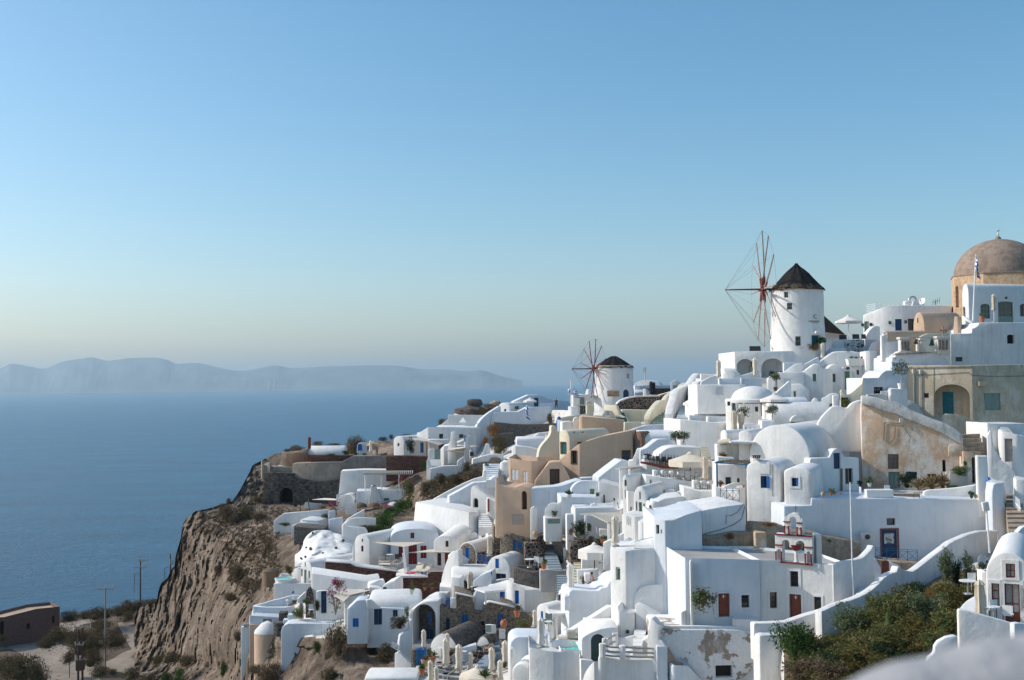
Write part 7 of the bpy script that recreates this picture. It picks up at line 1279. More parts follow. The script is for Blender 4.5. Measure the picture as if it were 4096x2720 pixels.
for c_,x,y,D,w_,h_,m_,lb in(('X',1450,1040,101,150,220,'leaf_green','bright green bush left of the huge dry bush'),('X',2090,930,102,110,150,'leaf_green','thin green sprig right of the huge dry bush'),('X',1700,1400,96,160,110,'leaf_green','green bush at the bottom of the stony terrace'),('M',480,1330,95.5,280,290,'leaf_scrub','hanging green-brown bush left of the white bannister'),('M',655,900,96.2,260,190,'leaf_scrub','grey-brown bush hanging over the blue-white wall corner'),('M',760,720,97,70,150,'leaf_agave','spiky euphorbia stems above the hanging bush'),('X',1150,470,107.5,230,200,'leaf_mix','leafy green bush beside the white bench'),('X',1090,240,112,120,70,'leaf_mix','small plant on the parapet terrace by the globe lamps'),('X',1450,380,106.8,120,200,'leaf_dark','dark bush left of the tall blue door'),('X',1280,260,109,150,110,'leaf_olive','grey-green bush at the foot of the lava buttress'),('O',1970,350,143,220,170,'leaf_green','vivid green hedge hanging beside the rubble retaining wall'),('Q',2010,1380,158,200,130,'leaf_green','dark green hedge under the magenta bush'),('Q',2200,1300,157,170,120,'leaf_green','green ground cover rising to the big magenta bush'),('O',1780,440,140,300,110,'leaf_scrub','low green scrub above the slanted awning'),('O',2060,420,139,200,80,'leaf_scrub','scrub at the right of the curved white stair wall'),('Q',2320,1130,161,170,250,'leaf_mix','big mixed bush below the magenta flowers'),('O',700,1000,121,120,130,'leaf_autumn','yellow-green bush beside the small cave house'),('O',1180,235,150,120,60,'leaf_olive','grey-green bush behind the pool'),('O',640,340,147,180,50,'leaf_green','low green plant at the end of the pool wall'),('R',310,880,176,130,210,'leaf_dark','dark green tree under the cream shade sail'),('R',490,1110,168,70,140,'leaf_green','green bush right of the reddish stone wall'),('Q',1460,570,187,110,70,'leaf_green','round bright bush beside the white chapel roof'),('Q',780,1270,181,60,80,'leaf_green','small green plant right of the arched cave'),('Q',1595,572,187,70,40,'leaf_green','low green plant at the foot of the blue hatch'),('Q',1710,572,187,80,35,'leaf_olive','low olive plant on the sun terrace edge'),('Q',1975,575,187,90,40,'leaf_green','low green plant left of the gabled cottage'),('Q',1260,572,187,160,30,'leaf_green','low creeping plant in front of the chapel roof'),('L',1080,500,97.5,230,280,'leaf_dark','tall dark shrub before the reed pergola'),('L',960,450,98,80,90,'leaf_rust','reddish bush left of the tall dark shrub'),('L',1215,560,97,150,90,'leaf_scrub','yellow-green bush on the pergola terrace edge'),('L',1200,420,99,90,130,'leaf_green','green bush under the reed roof corner'),('M',2280,900,91,130,150,'leaf_mix','flowering bush row above the lattice plinth'),('N',300,840,84,240,230,'leaf_mix','rambling bush beside the dark steps'),('N',615,650,88,90,80,'leaf_green','green bush under the small blue shutters'),('N',690,640,87.5,110,90,'leaf_rust','red-flowered bush behind the porch posts'),('M',2060,1400,85,90,110,'leaf_green','small green bush beside the lone closed parasol'),('M',1900,1568,82.5,160,90,'leaf_rust','orange grass tuft at the bottom by the palm'),('L',1425,1010,91,110,80,'leaf_rust','brown rounded bush behind the rounded white panels'),('D',1395,268,127.2,120,70,'leaf_rust','left orange grass tuft below the windmill door'),('D',1480,262,127,110,80,'leaf_rust','middle orange grass tuft below the windmill door'),('D',1560,262,126.8,110,90,'leaf_rust','right orange grass tuft below the windmill door'),('D',1960,1040,102.4,150,120,'leaf_mix','leafy bush in the hollow above the swooping wall'),('D',985,640,127,110,120,'leaf_dark','dark bush inside the right arched porch'),('D',705,470,129,40,80,'leaf_green','green plant in the left arched porch'),('F',770,1035,93.5,200,240,'leaf_dark','dark shrub growing against the shaded orange wall'),('F',1490,850,91.8,270,150,'leaf_green','green bush spilling over the grey planter'),('F',1455,1020,91.2,250,60,'leaf_green','low green plants below the grey planter'),('F',1550,700,91.8,60,70,'leaf_green','upright sprig above the grey planter'),('B',840,1488,151.5,100,170,'leaf_mix','climbing plant by the flat-roofed house window'),('I',1430,330,81.3,300,55,'leaf_rust','dead brown weeds on the crumbling wall top'),('I',900,520,82,160,100,'leaf_rust','dark dead weeds hanging on the crumbling wall'),('I',2245,545,81.5,80,45,'leaf_green','small green weed on the right crumbling wall'),('G',640,600,98,130,80,'leaf_rust','red-leaved plant on the pillar of the green railing'),('C',940,975,150,80,35,'leaf_green','tiny palm tuft at the foot of the smaller windmill')):plant('shrub',c_,x,y,D,w_,h_,m_,lb,'bush')
def scrubs(lst,crop,lab,grp):
 for i,(x,y,w_,h_,D,m_,l_)in enumerate(lst):q_=1.0 if 'tall' in l_ or 'thin' in l_ or 'airy' in l_ or 'straw' in l_ else 1.55;plant('shrub',crop,x,y+(q_-1)*30,D,w_*q_,h_*(q_*.85 if q_>1 else 1),m_,l_,'bush',grp)
scrubs([(1440,1010,230,440,70.5,'leaf_olive','tall grey-green shrub against the wavy garden wall'),(1560,1020,180,330,70.8,'leaf_dark','dark shrub between the two tall garden shrubs'),(1700,1000,190,400,70.3,'leaf_olive','tall airy shrub left of the garden satellite dish'),(1860,820,130,110,69.8,'leaf_olive','thin branches in front of the garden satellite dish'),(240,1560,330,260,62.5,'leaf_olive','spreading grey-green bush in the left of the garden'),(560,1330,230,240,67,'leaf_olive','airy bush against the lower garden wall'),(480,1520,240,230,62.5,'leaf_mix','mixed bush behind the spreading left bush'),(790,1260,210,150,68,'leaf_dark','dark bush at the back of the garden, left'),(1080,1150,290,160,68,'leaf_dark','dark bush at the back of the garden, centre'),(1250,1170,130,110,66,'leaf_rust','dry orange tuft at the garden back'),(840,1330,160,100,64,'leaf_dry','straw coloured tuft in the upper garden'),(760,1500,330,290,60.5,'leaf_mix','fig-like bush in the middle of the garden, left'),(1000,1340,300,270,63.5,'leaf_autumn','yellowing bush in the middle of the garden, upper'),(1200,1480,330,330,60,'leaf_olive','grey-green bush in the centre of the garden'),(1450,1330,330,270,63,'leaf_autumn','large yellowing bush right of the garden centre'),(1020,1620,300,230,58,'leaf_autumn','browning bush at the garden front, centre'),(1420,1600,330,290,58,'leaf_mix','bush beside the balcony wall, lower'),(1500,1180,250,170,66,'leaf_autumn','rusty bush under the tall shrubs'),(1680,1180,200,150,64,'leaf_autumn','red-tinged bush beside the garden table'),(1250,1720,260,180,55.5,'leaf_mix','bush at the front corner near the close parapet'),(700,1640,260,160,58.5,'leaf_mix','low bush at the garden front, left')],'J','','bushes of the overgrown garden')
scrubs([(1980,1250,420,480,69,'leaf_green','dark green rosemary-like bush right of the peeling vault'),(2200,1240,300,360,68,'leaf_green','right half of the rosemary-like bushes below the wavy wall'),(2100,1420,430,260,64,'leaf_dry','tangle of dry twigs below the rosemary-like bushes')],'K','','bushes of the overgrown garden')
scrubs([(130,890,330,200,58,'leaf_dry','dry tangle at the lower left of the garden'),(300,700,300,130,60,'leaf_dark','shadowed brush under the left garden bush'),(560,720,420,170,58.5,'leaf_autumn','brown undergrowth at the garden front'),(850,640,300,180,58,'leaf_dark','shadowed brush in the garden middle'),(800,740,200,110,56,'leaf_autumn','pinkish dry plants near the close parapet')],'T','','bushes of the overgrown garden')
def standard(crop,x,y,D,h,cr,pot,lab,two=0,mat='leaf_olive'):
 S(crop);k_=D/FPX/cur[2];H_=h*k_;r=cr*k_;c=at(x,y,D);t=Thing('potted_tree',lab,'tree');ph=H_*.2
 bm=newbm();lathe(bm,[(ph*.42,0),(ph*.62,ph),(ph*.55,ph),(ph*.5,ph*.85),(0,ph*.85)],c,16);put(t,'pot',bm,pot);bm=newbm()
 for s_ in((-1,1)if two else(0,)):tube(bm,[c+Vec((s_*.1,0,ph*.8)),c+Vec((s_*.06+.08,0,H_*.45)),c+Vec((s_*.12,0,H_-r*1.0))],.07,6,.04)
 tp_=c+Vec((0,0,H_-r*1.1))
 for a in range(4):tube(bm,[tp_,tp_+Vec((cos(a*1.6)*r*.6,sin(a*1.6)*r*.6,r*.6))],.035,5,.015)
 put(t,'trunk',bm,'pole_wood');bm=newbm();leaves(bm,c+Vec((0,0,H_-r*.9)),r,r,r*.8,420,.13,shell=.2);put(t,'crown',bm,mat,smooth=0)
standard('D',1020,820,119.5,245,62,'metal_dark','small round-headed tree with twin stems in a dark pot',1);standard('D',970,1290,107.5,290,80,'white','slim potted olive left of the long barrel house');standard('E',690,1032,103.5,390,115,'white','big spreading potted olive tree in a tapered white pot above the rough wall');standard('D',1648,255,127,160,52,'white','round clipped tree beside the windmill door',mat='leaf_green');standard('D',590,1200,109,160,75,'white_old','loose olive tree behind the two tall closed parasols')
for x,lb in((1690,'left'),(1800,'right')):standard('C',x,1550,112,190,70,'white',f'{lb} leafy tree of the white tapered planter pair')
def agave(crop,x,y,D,w,mat,lab,n=26,box=None,gp=None):
 S(crop);k_=D/FPX/cur[2];L=w*k_*.62;c=at(x,y,D);t=Thing('agave',lab,'plant',gp);bm=newbm()
 for i in range(n):
  a=i*2.4;el=rad(25+60*(i/n));d=Vec((cos(a)*cos(el),sin(a)*cos(el),sin(el)));s_=Vec((-sin(a),cos(a),0))*L*.07;l_=L*rnd.uniform(.75,1.1);m_=c+d*l_*.5+Vec((0,0,l_*.06));e=c+d*l_-Vec((0,0,l_*.12));v=[bm.verts.new(q)for q in(c-s_*.7,c+s_*.7,m_+s_,e,m_-s_)];bm.faces.new(v)
 put(t,'leaves',bm,mat,smooth=0);
 if box:bm=newbm();bx_,bh_,bm_=box;lathe(bm,[(bx_*.8,-bh_),(bx_,-.02),(bx_*.85,0),(0,-.02)],c,16 if bm_!='white' else 4,rot=pi/4);put(t,'pot',bm,bm_)
 else:bm=newbm();lathe(bm,[(L*.12,-.1),(L*.1,.1),(0,.14)],c,8);put(t,'stem',bm,'leaf_dry')
for x,w_,lb in((2045,90,'first'),(2105,80,'second'),(2180,80,'third'),(2300,110,'fourth')):agave('D',x,388,124,w_,'leaf_agave',f'{lb} agave from the left in the white trough above the twin-gabled house',box=(.8,.75,'white'),gp='agaves in white troughs')
agave('D',2105,745,118.5,130,'leaf_agave','agave with pale leaves on a white pedestal beside the green door',box=(.7,.5,'white'));agave('L',1050,500,96.4,150,'leaf_agave','grey-green agave at the pergola terrace edge');agave('L',1330,560,96,90,'leaf_green','small agave left of the terracotta trough')
for x,y,w_,lb in((930,1035,330,'left'),(1110,1030,420,'central'),(1250,1000,380,'right')):agave('F',x,y,92.6,w_,'leaf_agave_dry',f'{lb} half-dead giant agave in the bed before the orange wall',34,gp='dry agaves')
agave('H',1270,1110,103.8,140,'leaf_green','potted palm on the small white terrace',40,box=(.3,.3,'white'));agave('M',1800,1530,82,230,'leaf_green','palm fronds at the bottom of the sun deck',34)
def pot(crop,x,y,D,h,mat,lab,leaf=None,lh=0,sh='pot',lw=1.3):
 S(crop);k_=D/FPX/cur[2];H_=h*k_;c=at(x,y,D);t=Thing('plant_pot' if sh!='jar' else 'clay_jar',lab,'pot' if sh!='jar' else 'jar');bm=newbm()
 if sh=='pot':lathe(bm,[(H_*.32,0),(H_*.5,H_*.85),(H_*.55,H_*.86),(H_*.55,H_),(H_*.48,H_),(H_*.45,H_*.9),(0,H_*.9)],c,16)
 elif sh=='jar':lathe(bm,[(H_*.2,0),(H_*.40,H_*.3),(H_*.44,H_*.55),(H_*.34,H_*.82),(H_*.22,H_*.92),(H_*.26,H_),(H_*.18,H_),(H_*.15,H_*.9),(0,H_*.88)],c,18)
 else:cube(bm,c,lw*H_*2,H_*.9,H_)
 put(t,'pot_body',bm,mat)
 if leaf:L_=lh*k_;bm=newbm();leaves(bm,c+Vec((0,0,H_+L_*.35)),L_*(.55 if sh!='trough' else lw),L_*.5,L_*.5,130,.11,shell=0);put(t,'foliage',bm,leaf,smooth=0)
 else:bm=newbm();lathe(bm,[(H_*.15,H_*.9),(0,H_*.91)],c,10);put(t,'soil',bm,'brown')
for a in(('E',1782,133,131,76,'terracotta','squat terracotta pot with spiky plant by the flagpole house','leaf_agave',60),('M',2232,728,92.4,85,'terracotta','tapered terracotta pot on the lava wall end','leaf_dry',70),('M',2052,870,92,108,'terracotta','round terracotta jar on the latticed plinth',None,0,'jar'),('L',475,500,106,88,'clay','big beige clay jar on the lava stone wall',None,0,'jar'),('L',775,470,104.5,60,'terracotta','square terracotta pot with a shrub by the blue gate','leaf_mix',80),('L',240,338,111,36,'terracotta','terracotta trough on the stone pillar beside the blue railing',None,0,'trough'),('L',735,230,103,26,'terracotta','terracotta bowl with leafy plant in the white nook','leaf_green',60),('L',1425,575,95,50,'terracotta','terracotta trough with small agave beside the closed parasol','leaf_green',50,'trough'),('L',590,930,99.5,75,'terracotta','terracotta pot beside the white folding chairs','leaf_mix',60),('L',1125,1130,91,45,'metal_dark','dark pot with a bonsai-like plant near the seated person','leaf_rust',70),('M',1100,1345,88,85,'terracotta','large terracotta pot with cactus behind the sun loungers','leaf_green',90),('M',1000,1395,87,100,'clay','ribbed clay pot with dry plant by the blue picket gate','leaf_dry',60),('M',960,1500,84,85,'terracotta','terracotta pot at the lower left of the sun deck','leaf_green',60),('M',825,425,99.5,70,'ac_white','grey pot with green plant under the dark red wall','leaf_mix',90),('M',1003,370,104,42,'terracotta','left small terracotta pot on the ledge of the dark red wall','leaf_mix',50),('M',1095,368,104,40,'terracotta','right small terracotta pot on the ledge of the dark red wall','leaf_mix',50),('C',1640,1272,131,30,'terracotta','terracotta trough with palms at the foot of the green stairway','leaf_olive',110,'trough',2.0),('R',1340,1135,143,75,'white_blue','white pot with a clipped green cushion plant at the stair head','leaf_green',40),('G',612,1005,92.2,38,'terracotta','terracotta pot with red flowers on the balcony corner','leaf_rust',50),('G',925,1012,92.3,34,'terracotta','small terracotta pot at the right balcony corner',None,0),('G',1993,1135,85.9,65,'clay','brown vase at the left end of the terrace ledge',None,0,'jar'),('G',2105,1120,86,45,'terracotta','terracotta pot with aloe on the terrace ledge','leaf_agave',70),('G',2163,1112,86,55,'clay','small clay jug right of the aloe pot',None,0,'jar'),('G',2230,1108,86.2,24,'terracotta','shallow terracotta bowl at the foot of the wooden drain pipe',None,0),('F',262,1005,91.5,55,'white_blue','pale blue pot with bushy plant on the white table ledge','leaf_green',90),('F',140,1000,91.5,35,'black','dark pot with a flat plant at the left terrace ledge','leaf_dark',40),('F',1640,1158,87.5,40,'black','dark pot with green plant beside the white pier','leaf_green',50),('F',1700,1160,87.5,55,'clay','reddish clay figurine pot beside the white pier',None,0,'jar'),('X',1400,260,108,28,'terracotta','orange pot on the shelf above the white iron chair',None,0),('P',1300,480,125,10,'white','tiny white pot on the big sloped block',None,0),('N',265,690,86,30,'terracotta','terracotta bowl left of the rambling bush',None,0)):pot(*a)
S('F');t=H('grey_planter','grey raised masonry planter at the foot of the orange wall','planter');B(t,92,[(1340,835),-8,(1350,800),-8,(1590,812)],1060,back=1.6,mat='roofgrey',gr=0,bev=.15)
def bougain(crop,x,y,D,w,h,lab):
 S(crop);k_=D/FPX/cur[2];W,H_=w*k_,h*k_;c=at(x,y,D);t=Thing('bougainvillea',lab,'flowering shrub');bm=newbm();en=[]
 for i in range(7):
  e=c+Vec((rnd.uniform(-.5,.5)*W,rnd.uniform(-.4,.4),H_*rnd.uniform(.55,1)));tube(bm,[c,c.lerp(e,.5)+Vec((0,0,.2)),e],.05,5,.02);en.append(e)
 put(t,'branches',bm,'pole_wood');bm=newbm();leaves(bm,c+Vec((0,0,H_*.55)),W*.45,.8,H_*.4,160,.13,shell=0);put(t,'foliage',bm,'leaf_mix',smooth=0);bm=newbm()
 for e in en:leaves(bm,e,.35,.35,.3,40,.11,clump=5,shell=0)
 put(t,'flowers',bm,'magenta',smooth=0)
bougain('X',1740,430,102.6,330,430,'climbing magenta bougainvillea beside the tall blue door');bougain('O',1930,220,148,230,190,'magenta bougainvillea beside the straw parasols');bougain('Q',2230,1150,164,320,350,'large magenta bougainvillea at the corner of the white pergola');bougain('O',1340,220,149,260,210,'sprawling cactus-like shrub with few blossoms behind the pool');bougain('O',1380,1210,107,150,130,'magenta blossom spray against the big flat white block')
S('K');t=Thing('fruit_sapling','leaning yellow-fruited sapling in front of the left chapel window','tree');bm=newbm();tube(bm,[at(868,640,74.6),at(858,500,74.6),at(838,340,74.7),at(790,245,74.7),at(720,240,74.7)],.035,5,.015);put(t,'trunk',bm,'pole_wood');bm=newbm();leaves(bm,at(700,330,74.6),.62,.4,.75,520,.13,shell=0);leaves(bm,at(835,300,74.6),.3,.3,.35,110,.12,shell=0);put(t,'foliage',bm,'leaf_mix',smooth=0)
def closed_parasol(crop,x,y0,y1,D,lab,mat='canvas',gp='closed parasols',full=None):
 S(crop);top=at(x,y0,D);bot=at(x,y1,D);Hh=top.z-bot.z;t=Thing('closed_parasol',lab,'parasol',gp);c=Vec((bot.x,bot.y,bot.z));L=min(Hh*.92,full or 2.1);r=L*.135;cz=Hh-L;bm=newbm()
 lathe(bm,[(r*.55,cz),(r*1.05,cz+L*.06),(r*.8,cz+L*.25),(r*.75,cz+L*.4),(r*.95,cz+L*.6),(r*.8,cz+L*.82),(r*.95,cz+L*.86),(r*.6,cz+L*.93),(0,Hh)],c,24,flute=.16,fn=6);put(t,'folded_canopy',bm,mat)
 bm=newbm();tube(bm,[c,c+Vec((0,0,cz+.2))],.04,6);put(t,'pole',bm,'metal_white' if mat!='black' else 'metal_dark');bm=newbm();lathe(bm,[(.3,0),(.3,.08),(.05,.12)],c,12);put(t,'base',bm,'roofgrey')
for i,a in enumerate((('D',252,398,660,123.4,'leftmost closed parasol on the stepped parapet'),('D',745,370,660,123.2,'closed parasol between the two arched porches'),('D',1655,172,400,126.5,'closed parasol below the windmill door'),('D',465,1078,1450,103.5,'left one of two tall beige closed parasols in the centre','canvas_tan'),('D',560,1094,1460,103.7,'right one of two tall beige closed parasols in the centre','canvas_tan'),('B',1945,994,1378,133,'closed parasol before the grey double door under the dome','canvas_tan'),('G',410,580,930,98,'tall closed parasol on the dining terrace beside the balcony house','canvas_tan'),('L',1555,208,620,83.2,'tall closed parasol above the green balustrade'),('L',950,843,1240,88,'very tall closed parasol left of the seated person','canvas_white'),('M',1603,116,440,101.5,'closed parasol before the dark lounge doorway','canvas_tan'),('P',1545,818,1090,107.3,'closed parasol beside the bright blue crossed railing','canvas_tan'),('M',985,888,1150,91.2,'closed parasol standing before the tall arch porch'),('M',1300,934,1170,90,'closed parasol in front of the white cellar gable, rear'),('M',1283,998,1400,87.6,'closed parasol in front of the white cellar gable, front'),('M',1455,1082,1480,87,'closed parasol right of the cellar gable pair'),('M',1610,1190,1440,87.5,'closed parasol before the low white rail wall'),('M',1893,1123,1460,86.2,'closed parasol between the zigzag steps'),('M',2075,1033,1430,87,'closed parasol beside the rounded white block'),('M',2005,1293,1600,83,'lowest right closed parasol near the orange grass'),('M',1075,1298,1600,82.5,'closed parasol at the lower left of the sun deck'),('M',1155,1378,1640,81.5,'bottommost closed parasol of the sun deck'),('N',470,464,700,88.5,'small closed parasol left of the blue shuttered house'),('N',555,562,975,77.2,'closed parasol with dark red pole behind the angular terrace','canvas_white'),('J',1838,935,1420,53.0,'striped closed parasol by the red-brown doors','canvas_tan'),('Q',1797,375,540,186.5,'pinkish closed parasol on the headland sun terrace','canvas_white'),('C',1365,688,880,158,'left black closed parasol on the ridge','black'),('C',1400,700,880,158.3,'right black closed parasol on the ridge','black'))):closed_parasol(*a)
def open_parasol(crop,x,y0,yr,hw,y1,D,lab,mat='canvas_white',pole='metal_white',val=.25,n=8,sub=0):
 S(crop);k_=D/FPX/cur[2];R=hw*k_;top=at(x,y0,D);zr=at(x,yr,D).z;zb=at(x,y1,D).z;c=Vec((top.x,top.y,0));t=Thing('open_parasol',lab,'parasol','open parasols');bm=newbm();ap=bm.verts.new(top);r1=[bm.verts.new(c+Vec((R*cos(2*pi*i/n+.3),R*sin(2*pi*i/n+.3),zr)))for i in range(n)];r2=[bm.verts.new(v.co-Vec((0,0,val)))for v in r1];
 mid=[bm.verts.new(top.lerp(v.co,.5)+Vec((0,0,-(top.z-zr)*.04)))for v in r1]
 for i in range(n):j=(i+1)%n;bm.faces.new((ap,mid[i],mid[j]));bm.faces.new((mid[i],r1[i],r1[j],mid[j]));bm.faces.new((r1[i],r2[i],r2[j],r1[j]))
 put(t,'canopy',bm,mat,smooth=20);bm=newbm();lathe(bm,[(R*.16,-.12),(R*.08,.02),(0,.1)],top+Vec((0,0,.04)),n);put(t,'vent_cap',bm,mat)
 bm=newbm();tube(bm,[Vec((top.x,top.y,zb)),top],.045,6)
 for i in range(n):tube(bm,[top-Vec((0,0,.12)),r_-Vec((0,0,.03))]if(r_:=c+Vec((R*.97*cos(2*pi*i/n+.3),R*.97*sin(2*pi*i/n+.3),zr)))else[],.012,3)
 put(t,'pole',bm,pole)
for a in(('A',2000,1285,1365,180,1640,137,'open white parasol against the sky right of the tall windmill'),('C',1920,905,985,135,1160,126,'left open parasol before the teal-windowed house'),('C',2190,885,965,185,1165,122,'right open parasol before the teal-windowed house'),('D',1000,858,935,195,1090,112,'open parasol in front of the domed suite pergola'),('U',1490,222,335,330,600,102,'very large cream open parasol over the restaurant terrace','canvas','brown',.5),('L',1270,585,680,232,925,93.5,'huge white open parasol above the sunken dining terrace','canvas_white','brown',.6),('M',1700,1382,1500,250,1640,83,'cream open parasol at the bottom of the sun deck','canvas'),('R',1920,138,180,96,262,191,'white open parasol on the ridge terrace by the teal door'),('Q',1830,385,425,95,560,187.5,'faded red open parasol on the headland sun terrace','clay'),('J',2420,510,590,190,800,62,'beige open parasol cut by the right edge above the round-gabled house','canvas')):open_parasol(*a)
for x,lb in((1650,'left'),(1835,'right')):
 S('Q');c=at(x,1210,166);t=Thing('straw_parasol',f'{lb} straw parasol beside the slatted privacy screen','parasol','straw parasols');bm=newbm();lathe(bm,[(1.12,-.6),(.95,-.35),(.6,-.12),(0,0)],c,20);leaves(bm,c-Vec((0,0,.6)),1.1,1.1,.2,260,.1,up_=-2,shell=.8);put(t,'straw_cap',bm,'thatch_brown',smooth=0);bm=newbm();tube(bm,[c-Vec((0,0,2.4)),c],.05);put(t,'pole',bm,'wood')
def lounger(crop,x,y,D,rz,lab,mat='cushion',sc_=1):
 S(crop);t=Thing('sun_lounger',lab,'sun lounger','sun loungers');c=at(x,y,D);M_=Matrix.Translation(c)@Matrix.Rotation(rad(rz),4,'Z')@Matrix.Scale(sc_,4);bm=newbm();cube(bm,Vec((.35,0,.32)),1.25,.62,.06);bm.transform(M_);put(t,'seat',bm,mat,smooth=0);bm=newbm();cube(bm,Vec((0,0,0)),.75,.62,.06);bm.transform(M_@Matrix.Translation((-.28,0,.34))@Matrix.Rotation(rad(35),4,'Y')@Matrix.Translation((-.37,0,0)));put(t,'backrest',bm,mat,smooth=0)
 bm=newbm();[tube(bm,[Vec((a,b,0)),Vec((a,b,.33))],.03,4)for a in(-.25,.9)for b in(-.27,.27)];tube(bm,[Vec((-.3,-.3,.31)),Vec((.98,-.3,.31))],.02,4);tube(bm,[Vec((-.3,.3,.31)),Vec((.98,.3,.31))],.02,4);bm.transform(M_);put(t,'frame',bm,'metal_white',smooth=0)
for a in(('P',180,1245,117.5,160,'left cream lounger under the large sun sail','canvas',1.05),('P',290,1248,117.5,160,'right cream lounger under the large sun sail','canvas',1.05),('P',570,1330,113.5,250,'cream lounger beside the pink towel','canvas',1.2),('P',680,1330,113.5,250,'cream lounger beside the blue bag','canvas',1.2),('L',700,1000,0,0,'','')):
 if a[5]:lounger(*a)
for i,(x,y,D)in enumerate(((960,1500,84),(1190,1400,88),(1330,1410,88),(1250,1470,86),(1370,1500,85),(1500,1420,87),(1310,1330,90),(1150,1470,86),(1420,1560,83),(1280,1550,83.5))):S('M');r_=ray(x,y);Dq=(DECKZ-H0)/r_.z;lounger('M',x,y,Dq,155+8*(i%3),['grey lounger at the left rim of the sun deck','grey lounger behind the terracotta pots','grey lounger under the front cellar parasol','second grey lounger of the middle deck row','grey lounger left of the cream open parasol','grey lounger below the rail wall','grey lounger nearest the white cellar gable','first grey lounger of the middle deck row','bottom grey lounger beside the open parasol','bottom grey lounger at the middle of the deck'][i],'roofgrey',1.1)
def seatset(crop,x,y,D,w,lab,kind,rz=0,mat='metal_white',n=1):
 S(crop);k_=D/FPX/cur[2];c=at(x,y,D);bm=newbm();s_=w*k_
 if kind=='table':
  t=Thing('table',lab,'table');lathe(bm,[(s_/2,0),(s_/2,.04),(0,.04)],c+Vec((0,0,.72)),20);put(t,'table_top',bm,mat);bm=newbm();tube(bm,[c,c+Vec((0,0,.72))],.04,6);lathe(bm,[(s_*.3,0),(s_*.28,.04),(0,.06)],c,12);put(t,'table_leg',bm,'metal')
 elif kind=='cloth':t=Thing('table',lab,'table');cube(bm,c+Vec((0,0,.1)),s_,.8,.66,rad(rz));bevel(bm,.04,1);put(t,'tablecloth',bm,'cloth');bm=newbm();[tube(bm,[c+Vec((a,b,0)),c+Vec((a,b,.3))],.03,4)for a in(-s_*.4,s_*.4)for b in(-.3,.3)];put(t,'legs',bm,'metal_dark')
 else:
  t=Thing('chair',lab,'chair');M_=Matrix.Translation(c)@Matrix.Rotation(rad(rz),4,'Z');cube(bm,Vec((0,0,.43)),.46,.46,.05);bm.transform(M_);put(t,'seat',bm,mat,smooth=0);bm=newbm();cube(bm,Vec((0,.23,.5)),.46,.04,.42);bm.transform(M_);put(t,'backrest',bm,mat,smooth=0);bm=newbm();[tube(bm,[Vec((a,b,0)),Vec((a,b,.45 if b<0 else.9))],.02,4)for a in(-.21,.21)for b in(-.2,.22)];bm.transform(M_);put(t,'legs',bm,'metal_dark' if mat!='metal_white' else mat,smooth=0)
for a in(('J',2000,1450,52.4,140,'round white table on the balcony of the red-brown doors','table'),('J',1950,1400,53,0,'dark-framed chair left of the round balcony table','chair',200,'cloth'),('J',2170,1470,52.4,0,'pale chair before the red-brown doors','chair',150,'cloth'),('J',1690,1110,63,190,'wide white garden table beside the red-tinged bush','table'),('J',1760,1060,64,0,'white garden chair behind the wide garden table','chair',0),('J',1870,1040,64,0,'white garden chair under the stair wall','chair',60),('N',635,975,77.4,110,'round white table on the angular terrace','table'),('N',690,985,77,0,'clear frame chair right of the round terrace table','chair',120),('N',655,760,84.5,100,'small white table on the dark steps','table'),('N',680,690,86.5,0,'green folding chair behind the small table','chair',20,'greygreen'),('L',400,905,103,130,'round white table inside the triangular stone yard','table'),('L',500,890,103,0,'white folding chair of the stone yard, left','chair',160),('L',545,905,102.6,0,'white folding chair of the stone yard, right','chair',190),('L',1420,500,98,150,'white dining table under the reed pergola','cloth'),('L',1340,510,97.6,0,'white chair left of the pergola table','chair',90),('L',1500,520,97,0,'white chair right of the pergola table','chair',270),('L',1180,1110,90.6,80,'small white cloth table beside the seated person','cloth'),('M',1570,425,101,0,'dark rattan chair by the lounge parasol','chair',90,'black'),('M',1640,430,101,70,'small table by the lounge parasol','table'),('M',1665,450,100.4,0,'black chair at the corner of the stone house roof','chair',200,'black'),('M',1225,1260,89.6,110,'round white table before the cellar gable','table'),('M',1520,1310,88.6,80,'round white table right of the third parasol','table'),('P',200,1165,119,90,'round glass table on the sun sail terrace','table'),('P',310,1185,119,0,'dark iron chair before the red door','chair',30,'metal_dark'),('F',385,1165,88,360,'long pale table on the terrace below the orange wall','cloth'),('F',180,1158,88.4,0,'white armchair at the left of the long terrace table','chair',90),('F',490,1130,90,0,'white armchair behind the long terrace table','chair',180),('F',900,1160,88,0,'grey chair at the right of the wooden bench','chair',250,'wood_grey'),('O',1760,1330,106,0,'wooden stool chair beside the striped sail','chair',30,'wood'),('X',1360,420,107,0,'white iron chair among the plants','chair',20),('D',1305,575,123.4,90,'small table in the sunken seating nook','table'),('U',1450,600,101.8,90,'cloth-covered table under the very large parasol','cloth')):seatset(*a)
for i in range(8):seatset('U',840+i*62,372+i*9,105.5-.1*i,44,f'white-clothed table {["at the left end", "second from the left", "third from the left", "left of centre", "right of centre", "third from the right", "second from the right", "at the right end"][i]} of the railed dining deck','cloth',0);seatset('U',868+i*62,380+i*9,105-.1*i,0,f'dark chair {["at the left end", "second from the left", "third from the left", "left of centre", "right of centre", "third from the right", "second from the right", "at the right end"][i]} of the railed dining deck','chair',40*i,'black')
for i in range(6):seatset('U',980+i*120,592+i*8,101.9,60,f'table {["far left", "second", "third", "fourth", "fifth", "far right"][i]} along the edge of the middle dining terrace','cloth');seatset('U',1030+i*120,600+i*8,101.5,0,f'thin metal chair {["far left", "second", "third", "fourth", "fifth", "far right"][i]} along the edge of the middle dining terrace','chair',50*i,'metal')
